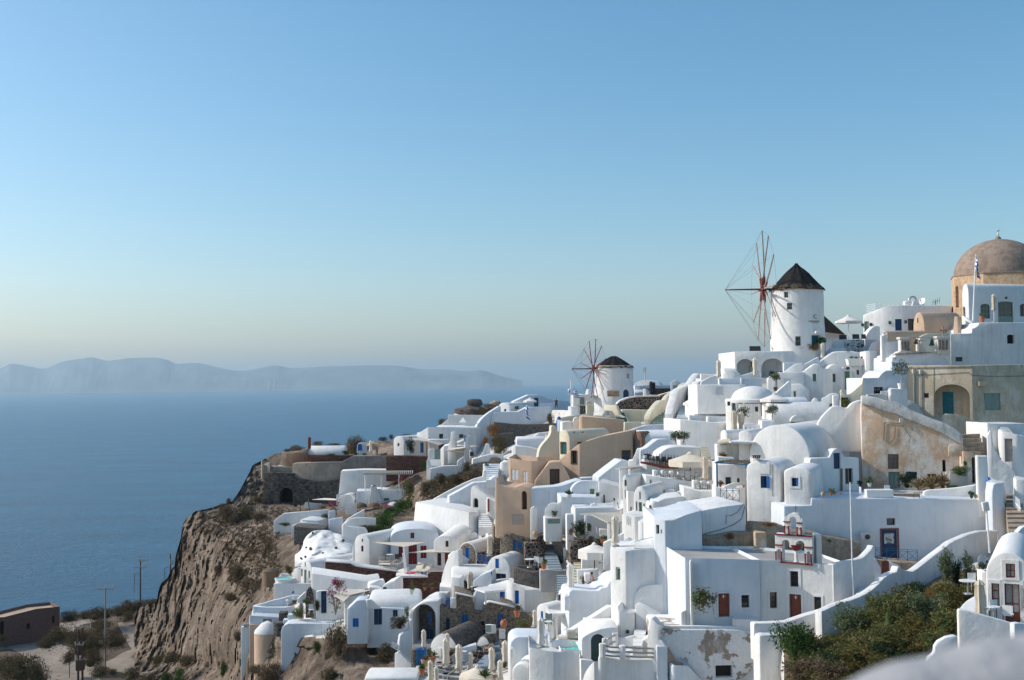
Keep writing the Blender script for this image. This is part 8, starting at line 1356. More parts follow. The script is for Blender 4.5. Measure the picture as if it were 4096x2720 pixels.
for i in range(3):seatset('U',1560+i*110,745+i*12,99,70,f'{["left", "middle", "right"][i]} cloth table on the lowest dining terrace','cloth');seatset('U',1600+i*110,750+i*12,98.6,0,f'{["left", "middle", "right"][i]} metal chair on the lowest dining terrace','chair',70*i,'metal')
S('F');t=Thing('wooden_bench','long orange-brown wooden bench under the low curved parapet','bench');a,b=at(555,1110,89.6),at(935,1115,89);bm=newbm();tube(bm,[a,b],.16,4);put(t,'seat',bm,'wood');bm=newbm();[tube(bm,[p,p-Vec((0,0,.45))],.05,4)for p in(a,a.lerp(b,.5),b)];put(t,'legs',bm,'metal_white')
S('P');t=Thing('outdoor_sofa','taupe outdoor sofa against the wall under the sun sail','sofa');bm=newbm();c=at(140,1215,119.5);cube(bm,c+Vec((0,0,.15)),1.5,.8,.3);bevel(bm,.06);put(t,'seat',bm,'cushion');bm=newbm();cube(bm,c+Vec((-.37,.35,.4)),.7,.2,.45);bevel(bm,.06);put(t,'back_cushion',bm,'cushion');bm=newbm();cube(bm,c+Vec((.38,.35,.4)),.7,.2,.45);bevel(bm,.06);put(t,'back_cushion',bm,'cushion')
for lst,D_,lb in(([(0,905),(670,905),(400,965)],(117,121,114),'large beige sun sail before the red-doored house'),([(455,1045),(1110,1030),(1080,1012),(740,1005)],(114,115,118,118),'second beige sun sail before the red-windowed vault')):
 S('P');t=Thing('sun_sail',lb,'shade sail','beige sun sails');solid(t,[at(x,y,d_)for(x,y),d_ in zip(lst,D_)],.05,'canvas','sail');bm=newbm();(tube(bm,[at(385,965,114.5),at(420,1260,114.5)],.1,6)if lst[0][0]==0 else tube(bm,[at(374,1050,113),at(408,1330,113)],.06,6));put(t,'leaning_post',bm,'paint_white')
for x,y,m_,lb,n_ in((480,1330,'pink','bright pink towel on the white terrace wall','towel'),(657,1332,'blue','blue bag beside the cream lounger','bag')):S('P');bm=newbm();cube(bm,at(x,y,113.2),.9 if n_=='towel' else.5,.5,.12 if n_=='towel' else.3);bevel(bm,.05);tag(put(None,n_,bm,m_),lb,n_)
for cr,x,y,D,r,nr,lb in(('P',1515,822,116,.32,(-.8,-.5,.3),'left satellite dish on the white roof behind the lava gable house'),('P',1648,808,117,.32,(.8,-.5,.3),'right satellite dish on the white roof behind the lava gable house'),('J',1858,735,70.6,.45,(.35,-.9,.2),'white satellite dish among the garden branches')):S(cr);t=H('satellite_dish',lb,'dish');dish(t,at(x,y,D),r,nr)
S('J');t=H('street_lamp','leaning metal street lamp with a flat rectangular head beside the flared wall','street lamp');a,b=at(1942,365,76),at(1912,120,76);bm=newbm();tube(bm,[a-Vec((0,0,1.5)),b],.075,8,.06);put(t,'post',bm,'metal_white');bm=newbm();m=Matrix.Translation(at(1897,75,75.9))@Matrix.Rotation(rad(-9),4,'Y');bmesh.ops.create_cube(bm,size=1,matrix=m@Matrix.Diagonal((.42,.3,.62,1)));bevel(bm,.03);put(t,'lamp_head',bm,'metal_white');bm=newbm();bmesh.ops.create_cube(bm,size=1,matrix=m@Matrix.Translation((.06,-.16,0))@Matrix.Diagonal((.28,.02,.5,1)));put(t,'lamp_glass',bm,'lamp_glass')
S('J');t=H('white_pole','tall thin white pole rising from the chapel yard wall','pole');bm=newbm();tube(bm,[at(337,1150,75.0),at(320,700,75.0),at(298,-210,75.0)],.055,8,.045);put(t,'pole',bm,'metal_white')
def flag(crop,x,y0,y1,D,xs,lab,pole=None,w_=.9,h_=1.3,n=9,hang=1):
 S(crop);t=H('flag',lab,'flag');k_=D/FPX/cur[2];c=at(x,y0,D);bm=newbm();nx,nz=6,18;V_={}
 for i in range(nx+1):
  for j in range(nz+1):u,v=i/nx,j/nz;V_[i,j]=bm.verts.new(c+Vec((w_*u*(.3+.7*v if hang else 1)+.08*sin(v*9),.12*sin(u*9+v*5),-h_*v-(.5*u*hang))))
 for i in range(nx):
  for j in range(nz):f=bm.faces.new((V_[i,j],V_[i+1,j],V_[i+1,j+1],V_[i,j+1]));f.material_index=(j//2)%2
 put(t,'flag_cloth',bm,'blue',extra=('paint_white',))
S('B');t=H('flagpole','tall white flagpole on the stepped white pier','flagpole');bm=newbm();tube(bm,[at(1658,1380,127.5),at(1697,462,127.5)],.12,8,.06);put(t,'pole',bm,'metal_white');flag('B',1692,480,0,127.3,0,'hanging blue and white striped flag on the white flagpole',w_=.5,h_=2.4)
S('C');t=H('mast','thin ridge mast left of the smaller windmill with a crossbar','flagpole');bm=newbm();tube(bm,[at(280,1000,168),at(280,672,168)],.09,6);tube(bm,[at(238,862,168),at(300,862,168)],.07,6);put(t,'pole',bm,'metal_white');flag('C',318,790,0,168,0,'blue and white flag blowing right of the ridge mast',w_=1.2,h_=1.3,hang=.4);flag('C',245,770,0,168,0,'plain dark blue flag left of the ridge mast',w_=.8,h_=1.0,hang=.5);flag('R',1865,200,0,187,0,'small striped flag hanging on the blue-grey ridge wall',w_=.7,h_=2.6)
S('C');t=H('aerial','thin television aerial above the skyline roofs','aerial');bm=newbm();tube(bm,[at(1283,690,176),at(1277,500,176)],.09,5);[tube(bm,[at(1262+i*8,505,176),at(1262+i*8,570,176)],.04,4)for i in range(5)];put(t,'rods',bm,'metal')
def tpole(x,yt,yb_,D,arms,lab,twin=None):
 S('S');t=H('telegraph_pole',lab,'telegraph pole','telegraph poles');a,b=at(x,yb_,D),at(x,yt,D);bm=newbm();tube(bm,[Vec((a.x,a.y,a.z-1)),Vec((a.x,a.y,b.z))],.16,8,.11);put(t,'pole',bm,'brown' if D>170 or D<150 else 'wood_grey')
 for(x0,x1,y_)in arms:bm=newbm();p,q=at(x0,y_,D-.2),at(x1,y_,D-.2);tube(bm,[p,q],.09,5);[tube(bm,[p.lerp(q,f)-Vec((0,0,.1)),p.lerp(q,f)+Vec((0,0,.35))],.07,5)for f in(.03,.5,.97)];put(t,'crossarm',bm,'wood_grey')
 if twin:
  bm=newbm();a2,b2=at(twin,yb_,D),at(twin,yt-30,D);tube(bm,[Vec((a2 .x,a2 .y,a2 .z-1)),Vec((a2 .x,a2 .y,b2 .z))],.16,8,.12);put(t,'second_pole',bm,'brown');bm=newbm();cube(bm,at((x+twin)/2,1370,D-.3),.9,.7,1.3);put(t,'transformer',bm,'brown',smooth=0)
 bm=newbm();tube(bm,[Vec((a.x-1.1,a.y,b.z-2.6)),Vec((a.x-1.1,a.y,b.z-6))],.05,4);tube(bm,[Vec((a.x-1.1,a.y,b.z-2.6)),Vec((a.x,a.y,b.z-2.6))],.05,4);put(t,'side_bracket',bm,'metal_dark')
tpole(1325,325,760,200,[(1300,1390,335),(1258,1383,400)],'tall dark telegraph pole standing on the plateau rim');tpole(992,590,1295,157,[(918,1072,605)],'pale grey telegraph pole in the scrub field');tpole(738,985,1560,139,[(700,860,965),(710,790,1130),(715,795,1280)],'twin dark poles carrying a transformer near the dirt road',778);tpole(1610,275,440,214,[(1605,1660,340),(1605,1655,365)],'distant dark pole half hidden by the cliff')
S('S');t=H('brick_building','long low flat-roofed brick building in shade on the plateau','building');simple('brick',(.16,.10,.085),.9,.1,var=.25,scale=4)
B(t,179,[(-250,880),40,(40,868),40,(345,790),40,(565,768)],1040,back=5,par=.5,mat='brick',bev=.03,gr=0,down=4,roof='tan');OP(t,0,910,38,1060,'void','dark',dep=.4);OP(t,492,860,515,925,'void','dark',dep=.3);OP(t,250,930,285,985,'void','dark',dep=.3)
S('R');t=H('boulder','big rounded grey boulder balanced on the ridge','boulder');bm=newbm();c=at(1182,205,204);bmesh.ops.create_icosphere(bm,subdivisions=3,radius=1,matrix=Matrix.Translation(c))
for v in bm.verts:d=v.co-c;kk=1+.22*mn.noise(d*1.3);v.co=c+Vec((math.copysign(abs(d.x)**.75,d.x)*1.5*kk,d.y*1.1*kk,math.copysign(abs(d.z)**.7,d.z)*.72*kk))
put(t,'rock',bm,'lava');bm=newbm();c=at(1130,320,203);bmesh.ops.create_icosphere(bm,subdivisions=3,radius=1,matrix=Matrix.Translation(c))
for v in bm.verts:d=v.co-c;kk=1+.4*mn.noise(d*2.3);v.co=c+Vec((d.x*3.0*kk,d.y*2*kk,d.z*.95*kk))
put(t,'rock_ledge',bm,'lava')
S('R');bm=newbm();c=at(1460,225,206);bmesh.ops.create_icosphere(bm,subdivisions=3,radius=1,matrix=Matrix.Translation(c))
for v in bm.verts:d=v.co-c;kk=1+.3*mn.noise(d*1.9);v.co=c+Vec((d.x*1.1*kk,d.y*1*kk,d.z*.7*kk))
tag(put(None,'boulder',bm,'ruin'),'smaller brown boulder half hidden by a shrub right of the balanced boulder','boulder')
S('O');t=H('reed_hut','small round reed-walled hut with a conical straw roof on the slope','hut');c=at(443,1040,128);k_=128/FPX/cur[2];bm=newbm();lathe(bm,[(108*k_,-1),(108*k_,90*k_),(0,90*k_)],c,24);put(t,'reed_wall',bm,'wood');bm=newbm();lathe(bm,[(114*k_,82*k_),(70*k_,112*k_),(0,128*k_)],c,24);put(t,'straw_roof',bm,'thatch_brown')
for y_,x_,m_,lb in((1245,748,'blue','blue globe lamp on the parapet of the cliff-edge house'),(1358,672,'paint_white','white globe lamp on a post of the cliff-edge house')):S('O');c=at(x_,y_,114);t=H('globe_lamp',lb,'lamp');bm=newbm();bmesh.ops.create_uvsphere(bm,u_segments=14,v_segments=10,radius=.15,matrix=Matrix.Translation(c));put(t,'globe',bm,m_);bm=newbm();tube(bm,[c-Vec((0,0,.7)),c],.05,8);put(t,'lamp_post',bm,'paint_white')
for cr,x,y,D,lb in(('H',1652,1140,104,'air conditioner beside the green shutter door'),('M',905,930,0,'')):
 if D:S(cr);t=H('air_conditioner',lb,'air conditioner');bm=newbm();cube(bm,at(x,y,D),.46,.4,.52);bevel(bm,.03,1);put(t,'casing',bm,'ac_white');bm=newbm();cube(bm,at(x+2,y-14,D-.22),.26,.05,.26);put(t,'fan',bm,'metal_dark')
for i,(cr,x,y,D,rz)in enumerate((('D',745,284,128.6,0),('D',1030,284,129.4,0),('D',1240,282,129.2,0),('D',1930,130,132,0),('D',2105,122,132,0),('D',2210,122,132.5,0))):
 S(cr);c=at(x,y,D);t=H('deck_chair',['tilted dark sunbed at the left corner above the arched porches','low dark lounge chair above the right arched porch','low dark lounge seat below the windmill window','left dark slatted chair back above the speckled wall','middle dark slatted chair back above the speckled wall','right dark slatted chair back above the speckled wall'][i],'deck chair','dark deck chairs by the windmill');k_=D/FPX/cur[2];bm=newbm();w_=(150,110,120,100,90,60)[i]*k_
 m=Matrix.Translation(c+Vec((0,.1,.3)))@Matrix.Rotation(rad(-28 if i in(0,3,4,5)else-75),4,'X');[bmesh.ops.create_cube(bm,size=1,matrix=m@Matrix.Translation((0,0,(q-3)*.095))@Matrix.Diagonal((w_,.04,.07,1)))for q in range(7)];put(t,'slatted_back',bm,'black',smooth=0);bm=newbm();[tube(bm,[c+Vec((sx*w_*.5,0,-.3)),c+Vec((sx*w_*.5,.15,.6))],.03,4)for sx in(-1,1)];put(t,'frame',bm,'wood_grey')
def person(crop,x,y,D,lab,J,cloth,hair='hair',zc=(.75,1.42),rz=0,sc_=1.0,lower='skin'):
 """J: joint name -> (x,y,z) in metres, body grown with a skin modifier from the pelvis"""
 S(crop);E_=[('pel','wai',.14),('wai','che',.15),('che','nek',.065),('nek','hd1',.085),('hd1','hd2',.10),('che','shl',.06),('shl','ell',.05),('ell','hal',.038),('che','shr',.06),('shr','elr',.05),('elr','har',.038),('pel','hpl',.10),('hpl','knl',.075),('knl','ftl',.05),('ftl','tol',.04),('pel','hpr',.10),('hpr','knr',.075),('knr','ftr',.05),('ftr','tor',.04)]
 ns=['pel']+[e[1]for e in E_];rr={'pel':.14};rr.update({e[1]:e[2]for e in E_});me=bpy.data.meshes.new('b');me.from_pydata([J[n]for n in ns],[(ns.index(a),ns.index(b))for a,b,_ in E_],[]);ob=bpy.data.objects.new('b',me);COL.objects.link(ob);md=ob.modifiers.new('s','SKIN')
 for i,n in enumerate(ns):me.skin_vertices[0].data[i].radius=(rr[n],rr[n]*(.8 if n in('wai','che','pel')else 1));
 me.skin_vertices[0].data[0].use_root=True;ob.modifiers.new('u','SUBSURF').levels=2;bpy.context.view_layer.update();m2=bpy.data.meshes.new_from_object(ob.evaluated_get(bpy.context.evaluated_depsgraph_get()));bpy.data.objects.remove(ob)
 bm=newbm();bm.from_mesh(m2);bpy.data.meshes.remove(m2);hd=Vec(J['hd2'])
 for f in bm.faces:
  c=f.calc_center_median();arm=min((c-Vec(J[k])).length for k in('ell','hal','elr','har'));f.material_index=0 if arm<.14 or(c-Vec(J['hd1'])).length<.24 or(c-hd).length<.2 else(1 if c.z>J['pel'][2]-.02 else 2)
 hf=Vec(J['hd1']).lerp(hd,.45)+Vec(J['face'])*.10;bmesh.ops.create_icosphere(bm,subdivisions=1,radius=.022,matrix=Matrix.Translation(hf))
 for h_,e_ in(('hal','ell'),('har','elr')):
  d=(Vec(J[h_])-Vec(J[e_])).normalized();o_=d.orthogonal().normalized()
  for q in range(5):tube(bm,[Vec(J[h_])+o_*(q-2)*.018,Vec(J[h_])+o_*(q-2)*.02+d*(.09 if q else.06)+Vec((0,0,-.01))],.009,4)
 M_=Matrix.Translation(at(x,y,D))@Matrix.Rotation(rad(rz),4,'Z')@Matrix.Scale(sc_,4);t=Thing('person',lab,'person');bm.transform(M_);put(t,'body',bm,'skin',extra=(cloth,lower),smooth=80)
 bm=newbm();fc=Vec(J['face']);bmesh.ops.create_icosphere(bm,subdivisions=2,radius=.118,matrix=Matrix.Translation(Vec(J['hd1']).lerp(hd,.75)-fc*.035+Vec((0,0,.02))));bm.transform(M_);put(t,'hair',bm,hair)
SIT=dict(pel=(0,0,.5),wai=(0,0,.72),che=(-.04,0,.98),nek=(-.08,0,1.14),hd1=(-.11,0,1.24),hd2=(-.13,0,1.36),shl=(-.04,-.19,1.04),ell=(-.12,-.25,.78),hal=(-.32,-.16,.74),shr=(-.04,.19,1.04),elr=(-.14,.24,.8),har=(-.34,.14,.76),hpl=(-.08,-.1,.48),knl=(-.5,-.12,.5),ftl=(-.48,-.12,.08),tol=(-.62,-.12,.04),hpr=(-.08,.1,.48),knr=(-.5,.12,.5),ftr=(-.48,.12,.08),tor=(-.62,.12,.04),face=(-1,0,-.2))
STD=dict(pel=(0,0,.95),wai=(0,0,1.12),che=(0,0,1.36),nek=(0,0,1.5),hd1=(0,0,1.58),hd2=(0,0,1.7),shl=(-.19,0,1.4),ell=(-.26,.03,1.14),hal=(-.24,-.08,.92),shr=(.19,0,1.4),elr=(.27,.03,1.14),har=(.25,-.08,.92),hpl=(-.1,0,.9),knl=(-.11,0,.5),ftl=(-.11,.02,.08),tol=(-.11,-.12,.04),hpr=(.1,0,.9),knr=(.12,-.03,.5),ftr=(.12,.0,.08),tor=(.13,-.14,.04),face=(0,-1,0))
BND=dict(STD);BND.update(wai=(.02,0,1.08),pel=(.3,0,.92),che=(-.25,0,1.2),nek=(-.38,0,1.24),hd1=(-.47,0,1.24),hd2=(-.58,0,1.26),shl=(-.26,-.18,1.2),ell=(-.4,-.22,.98),hal=(-.58,-.16,.9),shr=(-.26,.18,1.2),elr=(-.42,.2,1.0),har=(-.6,.14,.92),hpl=(.3,-.1,.88),hpr=(.3,.1,.88),knl=(.28,-.1,.48),knr=(.34,.1,.48),ftl=(.3,-.1,.08),ftr=(.36,.1,.08),tol=(.16,-.1,.04),tor=(.22,.1,.04),face=(-1,0,-.4))
person('L',1255,1215,90.2,'dark-haired bare-shouldered person sitting at the small table near the closed parasol',SIT,'skin',lower='black');person('L',1925,1600,81.6,'person in a dark green shirt bending over the steep path wall',BND,'green_shirt',lower='black',rz=0,sc_=1.1)
person('Q',1855,575,187,'sunburnt person in pale shorts standing on the headland sun terrace',STD,'skin',lower='cloth');person('R',2275,272,187.6,'person with pale hair and black clothes sitting on the ridge wall',SIT,'black',hair='clay',lower='black',rz=90,sc_=1.2);person('Q',1880,578,188,'second tanned person beside the one in pale shorts',STD,'skin',lower='brown',rz=40)
def plane_obj(name,x0,x1,y0,y1,z,mat,nx=1,ny=1):
 bm=newbm();bmesh.ops.create_grid(bm,x_segments=nx,y_segments=ny,size=.5);bm.transform(Matrix.Translation(((x0+x1)/2,(y0+y1)/2,z))@Matrix.Diagonal((x1-x0,y1-y0,1,1)))
 o=put(None,name,bm,mat,loc=Vec((0,0,0)),smooth=0);return tag(o,kind='structure')
b=NB('sea')
mp=b.n('Mapping');mp.inputs['Scale'].default_value=(1,2.4,1);b.l(b.tc,'Object',mp,0)
n1=b.n('TexNoise');n1 .inputs['Scale'].default_value=.075;n1 .inputs['Detail'].default_value=9;n1 .inputs['Roughness'].default_value=.66;b.l(mp,0,n1,0)
n2=b.noise(.006,5,.6,stretch=(1,3,1));r2=b.ramp(n2,0,[(.3,(.001,.075,.17)),(.7,(.003,.13,.26))]);b.l(r2,0,b.b,0)
b.bump(n1,0,1.0,7.0);MATS['sea']=b.done(.25,.2);b.b.inputs['IOR'].default_value=1.33
SEA=plane_obj('sea',-45000,45000,60,42000,0.0,'sea')
simple('island',(.20,.22,.22),.95,.05,var=.3,scale=.002)
S('0');ridge=[(-300,1500),(-120,1490),(0,1474),(40,1455),(95,1462),(150,1473),(190,1471),(250,1447),(330,1434),(370,1430),(430,1443),(520,1432),(640,1432),(700,1455),(790,1452),(870,1470),(950,1483),(1010,1478),(1070,1465),(1110,1462),(1170,1472),(1290,1466),(1400,1463),(1520,1461),(1600,1464),(1680,1476),(1790,1478),(1870,1486),(1930,1482),(1990,1500),(2040,1513),(2090,1522)]
def relief(name,ridge,D,depth,mat,rough):
 pts=catmull(ridge,4);bm=newbm();rows=[]
 K=12
 for j in range(K+1):
  f=j/K;row=[]
  for i,(x,y)in enumerate(pts):
   crest=at(x,y,D);zc=max(crest.z,2.0)
   if f<=.5:z=-20+(zc+20)*(sin(f*pi));yy=D-depth*(1-2*f)
   else:z=-20+(zc+20)*sin(f*pi);yy=D+depth*(2*f-1)
   z+=(rnd.random()-.5)*rough*(1 if 0<j<K and j!=K//2 else 0)
   row.append(bm.verts.new((crest.x*(yy/D if f<.5 else 1),yy,z)))
  rows.append(row)
 for j in range(K):
  for i in range(len(pts)-1):bm.faces.new((rows[j][i],rows[j][i+1],rows[j+1][i+1],rows[j+1][i]))
 return tag(put(None,name,fin(bm),mat,loc=Vec((0,0,0)),smooth=0),kind='structure')
relief('hills',ridge,20000,1500,'island',12)
CP=[(x,y,D+.6)for x,y,D in ctrl]
EXTRA=[(560,2560,172),(540,2430,176),(640,2360,172),(640,2300,173),(700,2200,172),(735,2090,174),(800,2060,168),(900,2040,176),(980,2020,184),(1080,2010,188),(1180,2020,187),(1300,2030,182),(600,2640,168),(700,2640,162),(800,2650,156),(880,2680,150),(760,2500,163),(820,2350,165),(900,2200,160),(880,2110,166),(1000,2150,152),(1060,2200,146),(1100,2300,136),(1000,2300,146),(980,2420,134),(940,2520,128),(930,2600,124),(930,2700,118),(940,2900,108),(1000,2450,124),(1150,2330,130),(1250,2350,122),(1010,1880,196),(975,1930,190),(950,1990,184),(1100,1810,198),(1300,1770,200),(1450,1745,200),(1580,1745,198),(1700,1700,200),(1820,1650,205),(1900,1618,206),(1990,1618,205),(1240,2560,104),(1300,2650,100),(1500,2660,96),(1560,2500,104),(1000,2660,112),(1100,2720,104),(2300,2900,76),(1700,2900,84),(2700,2900,66),(3100,2900,58),(3400,2900,50),(3800,2900,44),(4300,2900,38),(3200,2700,62),(3350,2620,65),(3500,2560,66),(3600,2420,70),(3800,2340,72),(3300,2720,58),(3500,2700,56),(3700,2600,58),(3900,2420,62),(3950,2700,50),(4100,2700,48),(3150,2600,68),(4150,2150,76),(4200,1900,92),(4300,1700,112),(4300,1450,130),(3560,1400,135),(3900,1420,128),(3300,1440,133),(3000,1440,140)]
CP+=EXTRA
CA=np.array(CP)
N_=len(CA);PX=CA[:,:2]*np.array([1,1.4]);RR=np.sqrt(((PX[:,None]-PX[None])**2).sum(2));P1=np.c_[np.ones(N_),PX/1000]
A_=np.zeros((N_+3,N_+3));A_[:N_,:N_]=-RR+np.eye(N_)*90;A_[:N_,N_:]=P1;A_[N_:,:N_]=P1 .T;W_=np.linalg.solve(A_,np.r_[CA[:,2],0,0,0])
def Dint(x,y):
 q=np.array([x,y*1.4]);r=np.sqrt(((PX-q)**2).sum(1));return min(212.,max(38.,float(-(r@W_[:N_])+W_[N_]+W_[N_+1]*q[0]/1000+W_[N_+2]*q[1]/1000)))
TOPL=[(536,2445),(552,2424),(600,2412),(627,2405),(634,2360),(645,2332),(670,2312),(684,2280),(700,2262),(703,2222),(712,2190),(724,2150),(730,2100),(741,2080),(780,2045),(830,2035),(930,2005),(960,1960),(1000,1885),(1010,1860),(1100,1815),(1250,1790),(1380,1780),(1440,1772),(1600,1760),(1740,1715),(1815,1655),(1880,1625),(2000,1628),(2150,1640),(2250,1640),(2400,1650),(2520,1610),(2700,1560),(2800,1530),(2900,1480),(2990,1420),(3150,1410),(3400,1395),(3460,1380),(3700,1360),(3800,1330),(4400,1330)]
def top_y(x):
 for(a,b_),(c_,d_)in zip(TOPL,TOPL[1:]):
  if a<=x<=c_:return b_+(d_-b_)*(x-a)/(c_-a)
 return TOPL[-1][1]
from mathutils import noise as mn
def X0(x,y):return x>3130 and y>2250
def hill():
 bm=newbm();S('0');cols=[];xs=list(range(538,1240,5))+list(range(1240,4400,12));K=170
 for x in xs:
  ty=top_y(x);col=[];YB=2960
  for j in range(K+1):
   f=j/K;y=ty+(YB-ty)*f;D=Dint(x,y);rocky=max(0,min(1,(1180-x)/160.0))if y>1950 or x<1060 else 0;rocky=max(rocky,.55 if(y>2590 and x<1560)or(1180<x<1800 and 1650<y<2330)else 0);p=at(x,y,D)
   if rocky>0:
    q=Vec((p.x,p.y*.5,p.z*.3));n_=(1-abs(mn.noise(q*.3))*2)*1.0+(1-abs(mn.noise(q*.8+Vec((9,0,0))))*2)*.7+mn.noise(q*2)*.6+(mn.voronoi(p*.5)[0][0]-.4)*1.0+mn.noise(p*1.5)*.5+mn.noise(p*4)*.35
    k_=rocky*(.3 if j==0 else 1)
    p=p+ray(x,y)*(n_*k_)
   off=.5 if y>2540 and x<1600 else 3.2 if x>1200 and not(X0(x,y))else(1.6 if x>1060 else.2)
   p=p+ray(x,y)*off*(1-rocky*.9);col.append(bm.verts.new(p))
  p=col[0].co;q=[]
  for dd,dz in((4,-2),(14,-16),(40,-60),(90,-125)):q.append(bm.verts.new(p+Vec((-.35*dd,dd,dz))))
  cols.append(q[::-1]+col)
 for a,b_ in zip(cols,cols[1:]):
  for i in range(len(a)-1):bm.faces.new((a[i],a[i+1],b_[i+1],b_[i]))
 for f in bm.faces:
  c=f.calc_center_median();d=c-CAM;X=2048+FPX*d.dot(rt)/d.dot(fwd);Y=1360-FPX*d.dot(up)/d.dot(fwd)
  lim=1150+max(0,2400-Y)*.9 if Y<2330 else 1180
  town=X>max(lim,1620 if Y>2550 and X<1700 else 0)and not(X>3130 and Y>2280)and not(1370<X<1660 and 1985<Y<2140)and not(1700<X<1940 and 1850<Y<1985)and not(1200<X<1800 and 1640<Y<2010 and Y>2010-(X-1200)*1.2)
  f.material_index=1 if town else 0
 o=put(None,'hillside',bm,'tuff',loc=Vec((0,0,0)),smooth=18,extra=('floor',));tag(o,kind='structure')
b=NB('tuff');n1=b.noise(.22,8,.7);r1=b.ramp(n1,0,[(.32,(.13,.10,.08)),(.48,(.25,.195,.15)),(.7,(.40,.32,.25))])
n2=b.noise(1.0,8,.75,stretch=(.9,.9,.22));r2=b.ramp(n2,0,[(.40,g(.55)),(.62,g(1.15))]);m=b.mix(1.0,(r1,0),(r2,0),'MULTIPLY')
v=b.n('TexVoronoi',feature='F1');v.inputs['Scale'].default_value=.9;b.l(b.tc,'Object',v,0);r3=b.ramp(v,0,[(.06,(.30,.28,.26)),(.16,g(1))]);m2=b.mix(.8,(m,0),(r3,0),'MULTIPLY');b.l(m2,0,b.b,0)
n4=b.noise(1.3,9,.75);b.bump(n4,0,1.0,.5);MATS['tuff']=b.done(.97,.05)
hill()
def cover(name,mat,pts,n,s_,fD,label=None):
 bm=newbm();R=random.Random(3)
 for i in range(n):
  while 1:
   x,y=R.uniform(min(p[0]for p in pts),max(p[0]for p in pts)),R.uniform(min(p[1]for p in pts),max(p[1]for p in pts));c=False;j=len(pts)-1
   for k in range(len(pts)):
    if(pts[k][1]>y)!=(pts[j][1]>y)and x<(pts[j][0]-pts[k][0])*(y-pts[k][1])/(pts[j][1]-pts[k][1])+pts[k][0]:c=not c
    j=k
   if c:break
  p=at(x,y,fD(x,y))+ray(x,y)*-R.uniform(0,.6);leaves(bm,p,.35,.35,.25,8,s_,clump=8,shell=0,up_=.5,R=R)
 tag(put(None,name,bm,mat,loc=Vec((0,0,0)),smooth=0),kind='stuff')
S('0');gd=lambda x,y:Dint(x,y)+1.2
cover('undergrowth','leaf_mix',[(3330,2530),(3600,2400),(3760,2340),(3900,2300),(3910,2380),(3835,2460),(3840,2560),(3700,2640),(3450,2710),(3150,2760),(3180,2600)],1500,.12,gd)
cover('dry_undergrowth','leaf_autumn',[(3260,2600),(3500,2480),(3800,2350),(3850,2500),(3800,2600),(3400,2720),(3200,2730)],260,.13,gd)
cover('dry_grass','leaf_dry',[(800,2060),(1000,2010),(1180,2040),(1100,2180),(1120,2280),(1000,2400),(920,2330),(900,2180),(780,2120)],900,.16,lambda x,y:Dint(x,y)+.2)
cover('hedge','leaf_green',[(1395,2105),(1500,2098),(1500,2062),(1545,2052),(1600,2010),(1650,1985),(1645,2030),(1575,2065),(1562,2125),(1480,2135)],420,.16,lambda x,y:Dint(x,y)-.6)
cover('scrub','leaf_scrub',[(1680,1985),(1740,1890),(1800,1900),(1850,1880),(1935,1860),(1935,1900),(1870,1930),(1780,1975),(1710,2010)],420,.16,lambda x,y:Dint(x,y)+1.2)
b=NB('dirt');n1=b.noise(.12,8,.7);r1=b.ramp(n1,0,[(.4,(.10,.075,.055)),(.6,(.17,.13,.10))]);n2=b.noise(3,5,.7);r2=b.ramp(n2,0,[(.3,g(.7)),(.7,g(1.15))])
m=b.mix(1.0,(r1,0),(r2,0),'MULTIPLY');b.l(m,0,b.b,0);n4=b.noise(1.0,7,.7);b.bump(n4,0,.8,.25);MATS['dirt']=b.done(.97,.05)
simple('track',(.30,.25,.205),.95,.05,var=.18,scale=.8)
ZP=H0-42.5
def lowland():
 bm=newbm();edge=[(-60,2470),(240,2470),(330,2455),(430,2440),(560,2420),(640,2405),(760,2400)]
 S('0');cols=[]
 for i in range(-30,101):
  x=i*10;ey=edge[0][1]
  for(a,b_),(c_,d_)in zip(edge,edge[1:]):
   if a<=x<=c_:ey=b_+(d_-b_)*(x-a)/(c_-a)
  col=[]
  for j in range(0,51):
   y=ey+(3200-ey)*(j/50)**1.4;r=ray(x,y);D=(ZP-H0)/r.z;p=CAM+r*D
   hump=1.6*math.exp(-((p.x+68)/10)**2-((p.y-150)/9)**2)+2.5*math.exp(-((p.x+66)/9)**2-((p.y-142)/5)**2)
   p=p+Vec((0,0,hump+.5*mn.noise(p*.15)+.2*mn.noise(p*.6)));col.append(bm.verts.new(p))
  p=col[0].co;q=[bm.verts.new(p+Vec((0,dd,dz)))for dd,dz in((3,-1.5),(20,-22),(60,-70))];cols.append(q[::-1]+col)
 for a,b_ in zip(cols,cols[1:]):
  for i in range(len(a)-1):bm.faces.new((a[i],a[i+1],b_[i+1],b_[i]))
 tag(put(None,'plateau',bm,'dirt',loc=Vec((0,0,0)),smooth=50),kind='structure')
 return
lowland()
def zpl(p):return ZP+1.6*math.exp(-((p.x+68)/10)**2-((p.y-150)/9)**2)+2.5*math.exp(-((p.x+66)/9)**2-((p.y-142)/5)**2)+.5*mn.noise(Vec((p.x,p.y,ZP))*.15)+.2*mn.noise(Vec((p.x,p.y,ZP))*.6)
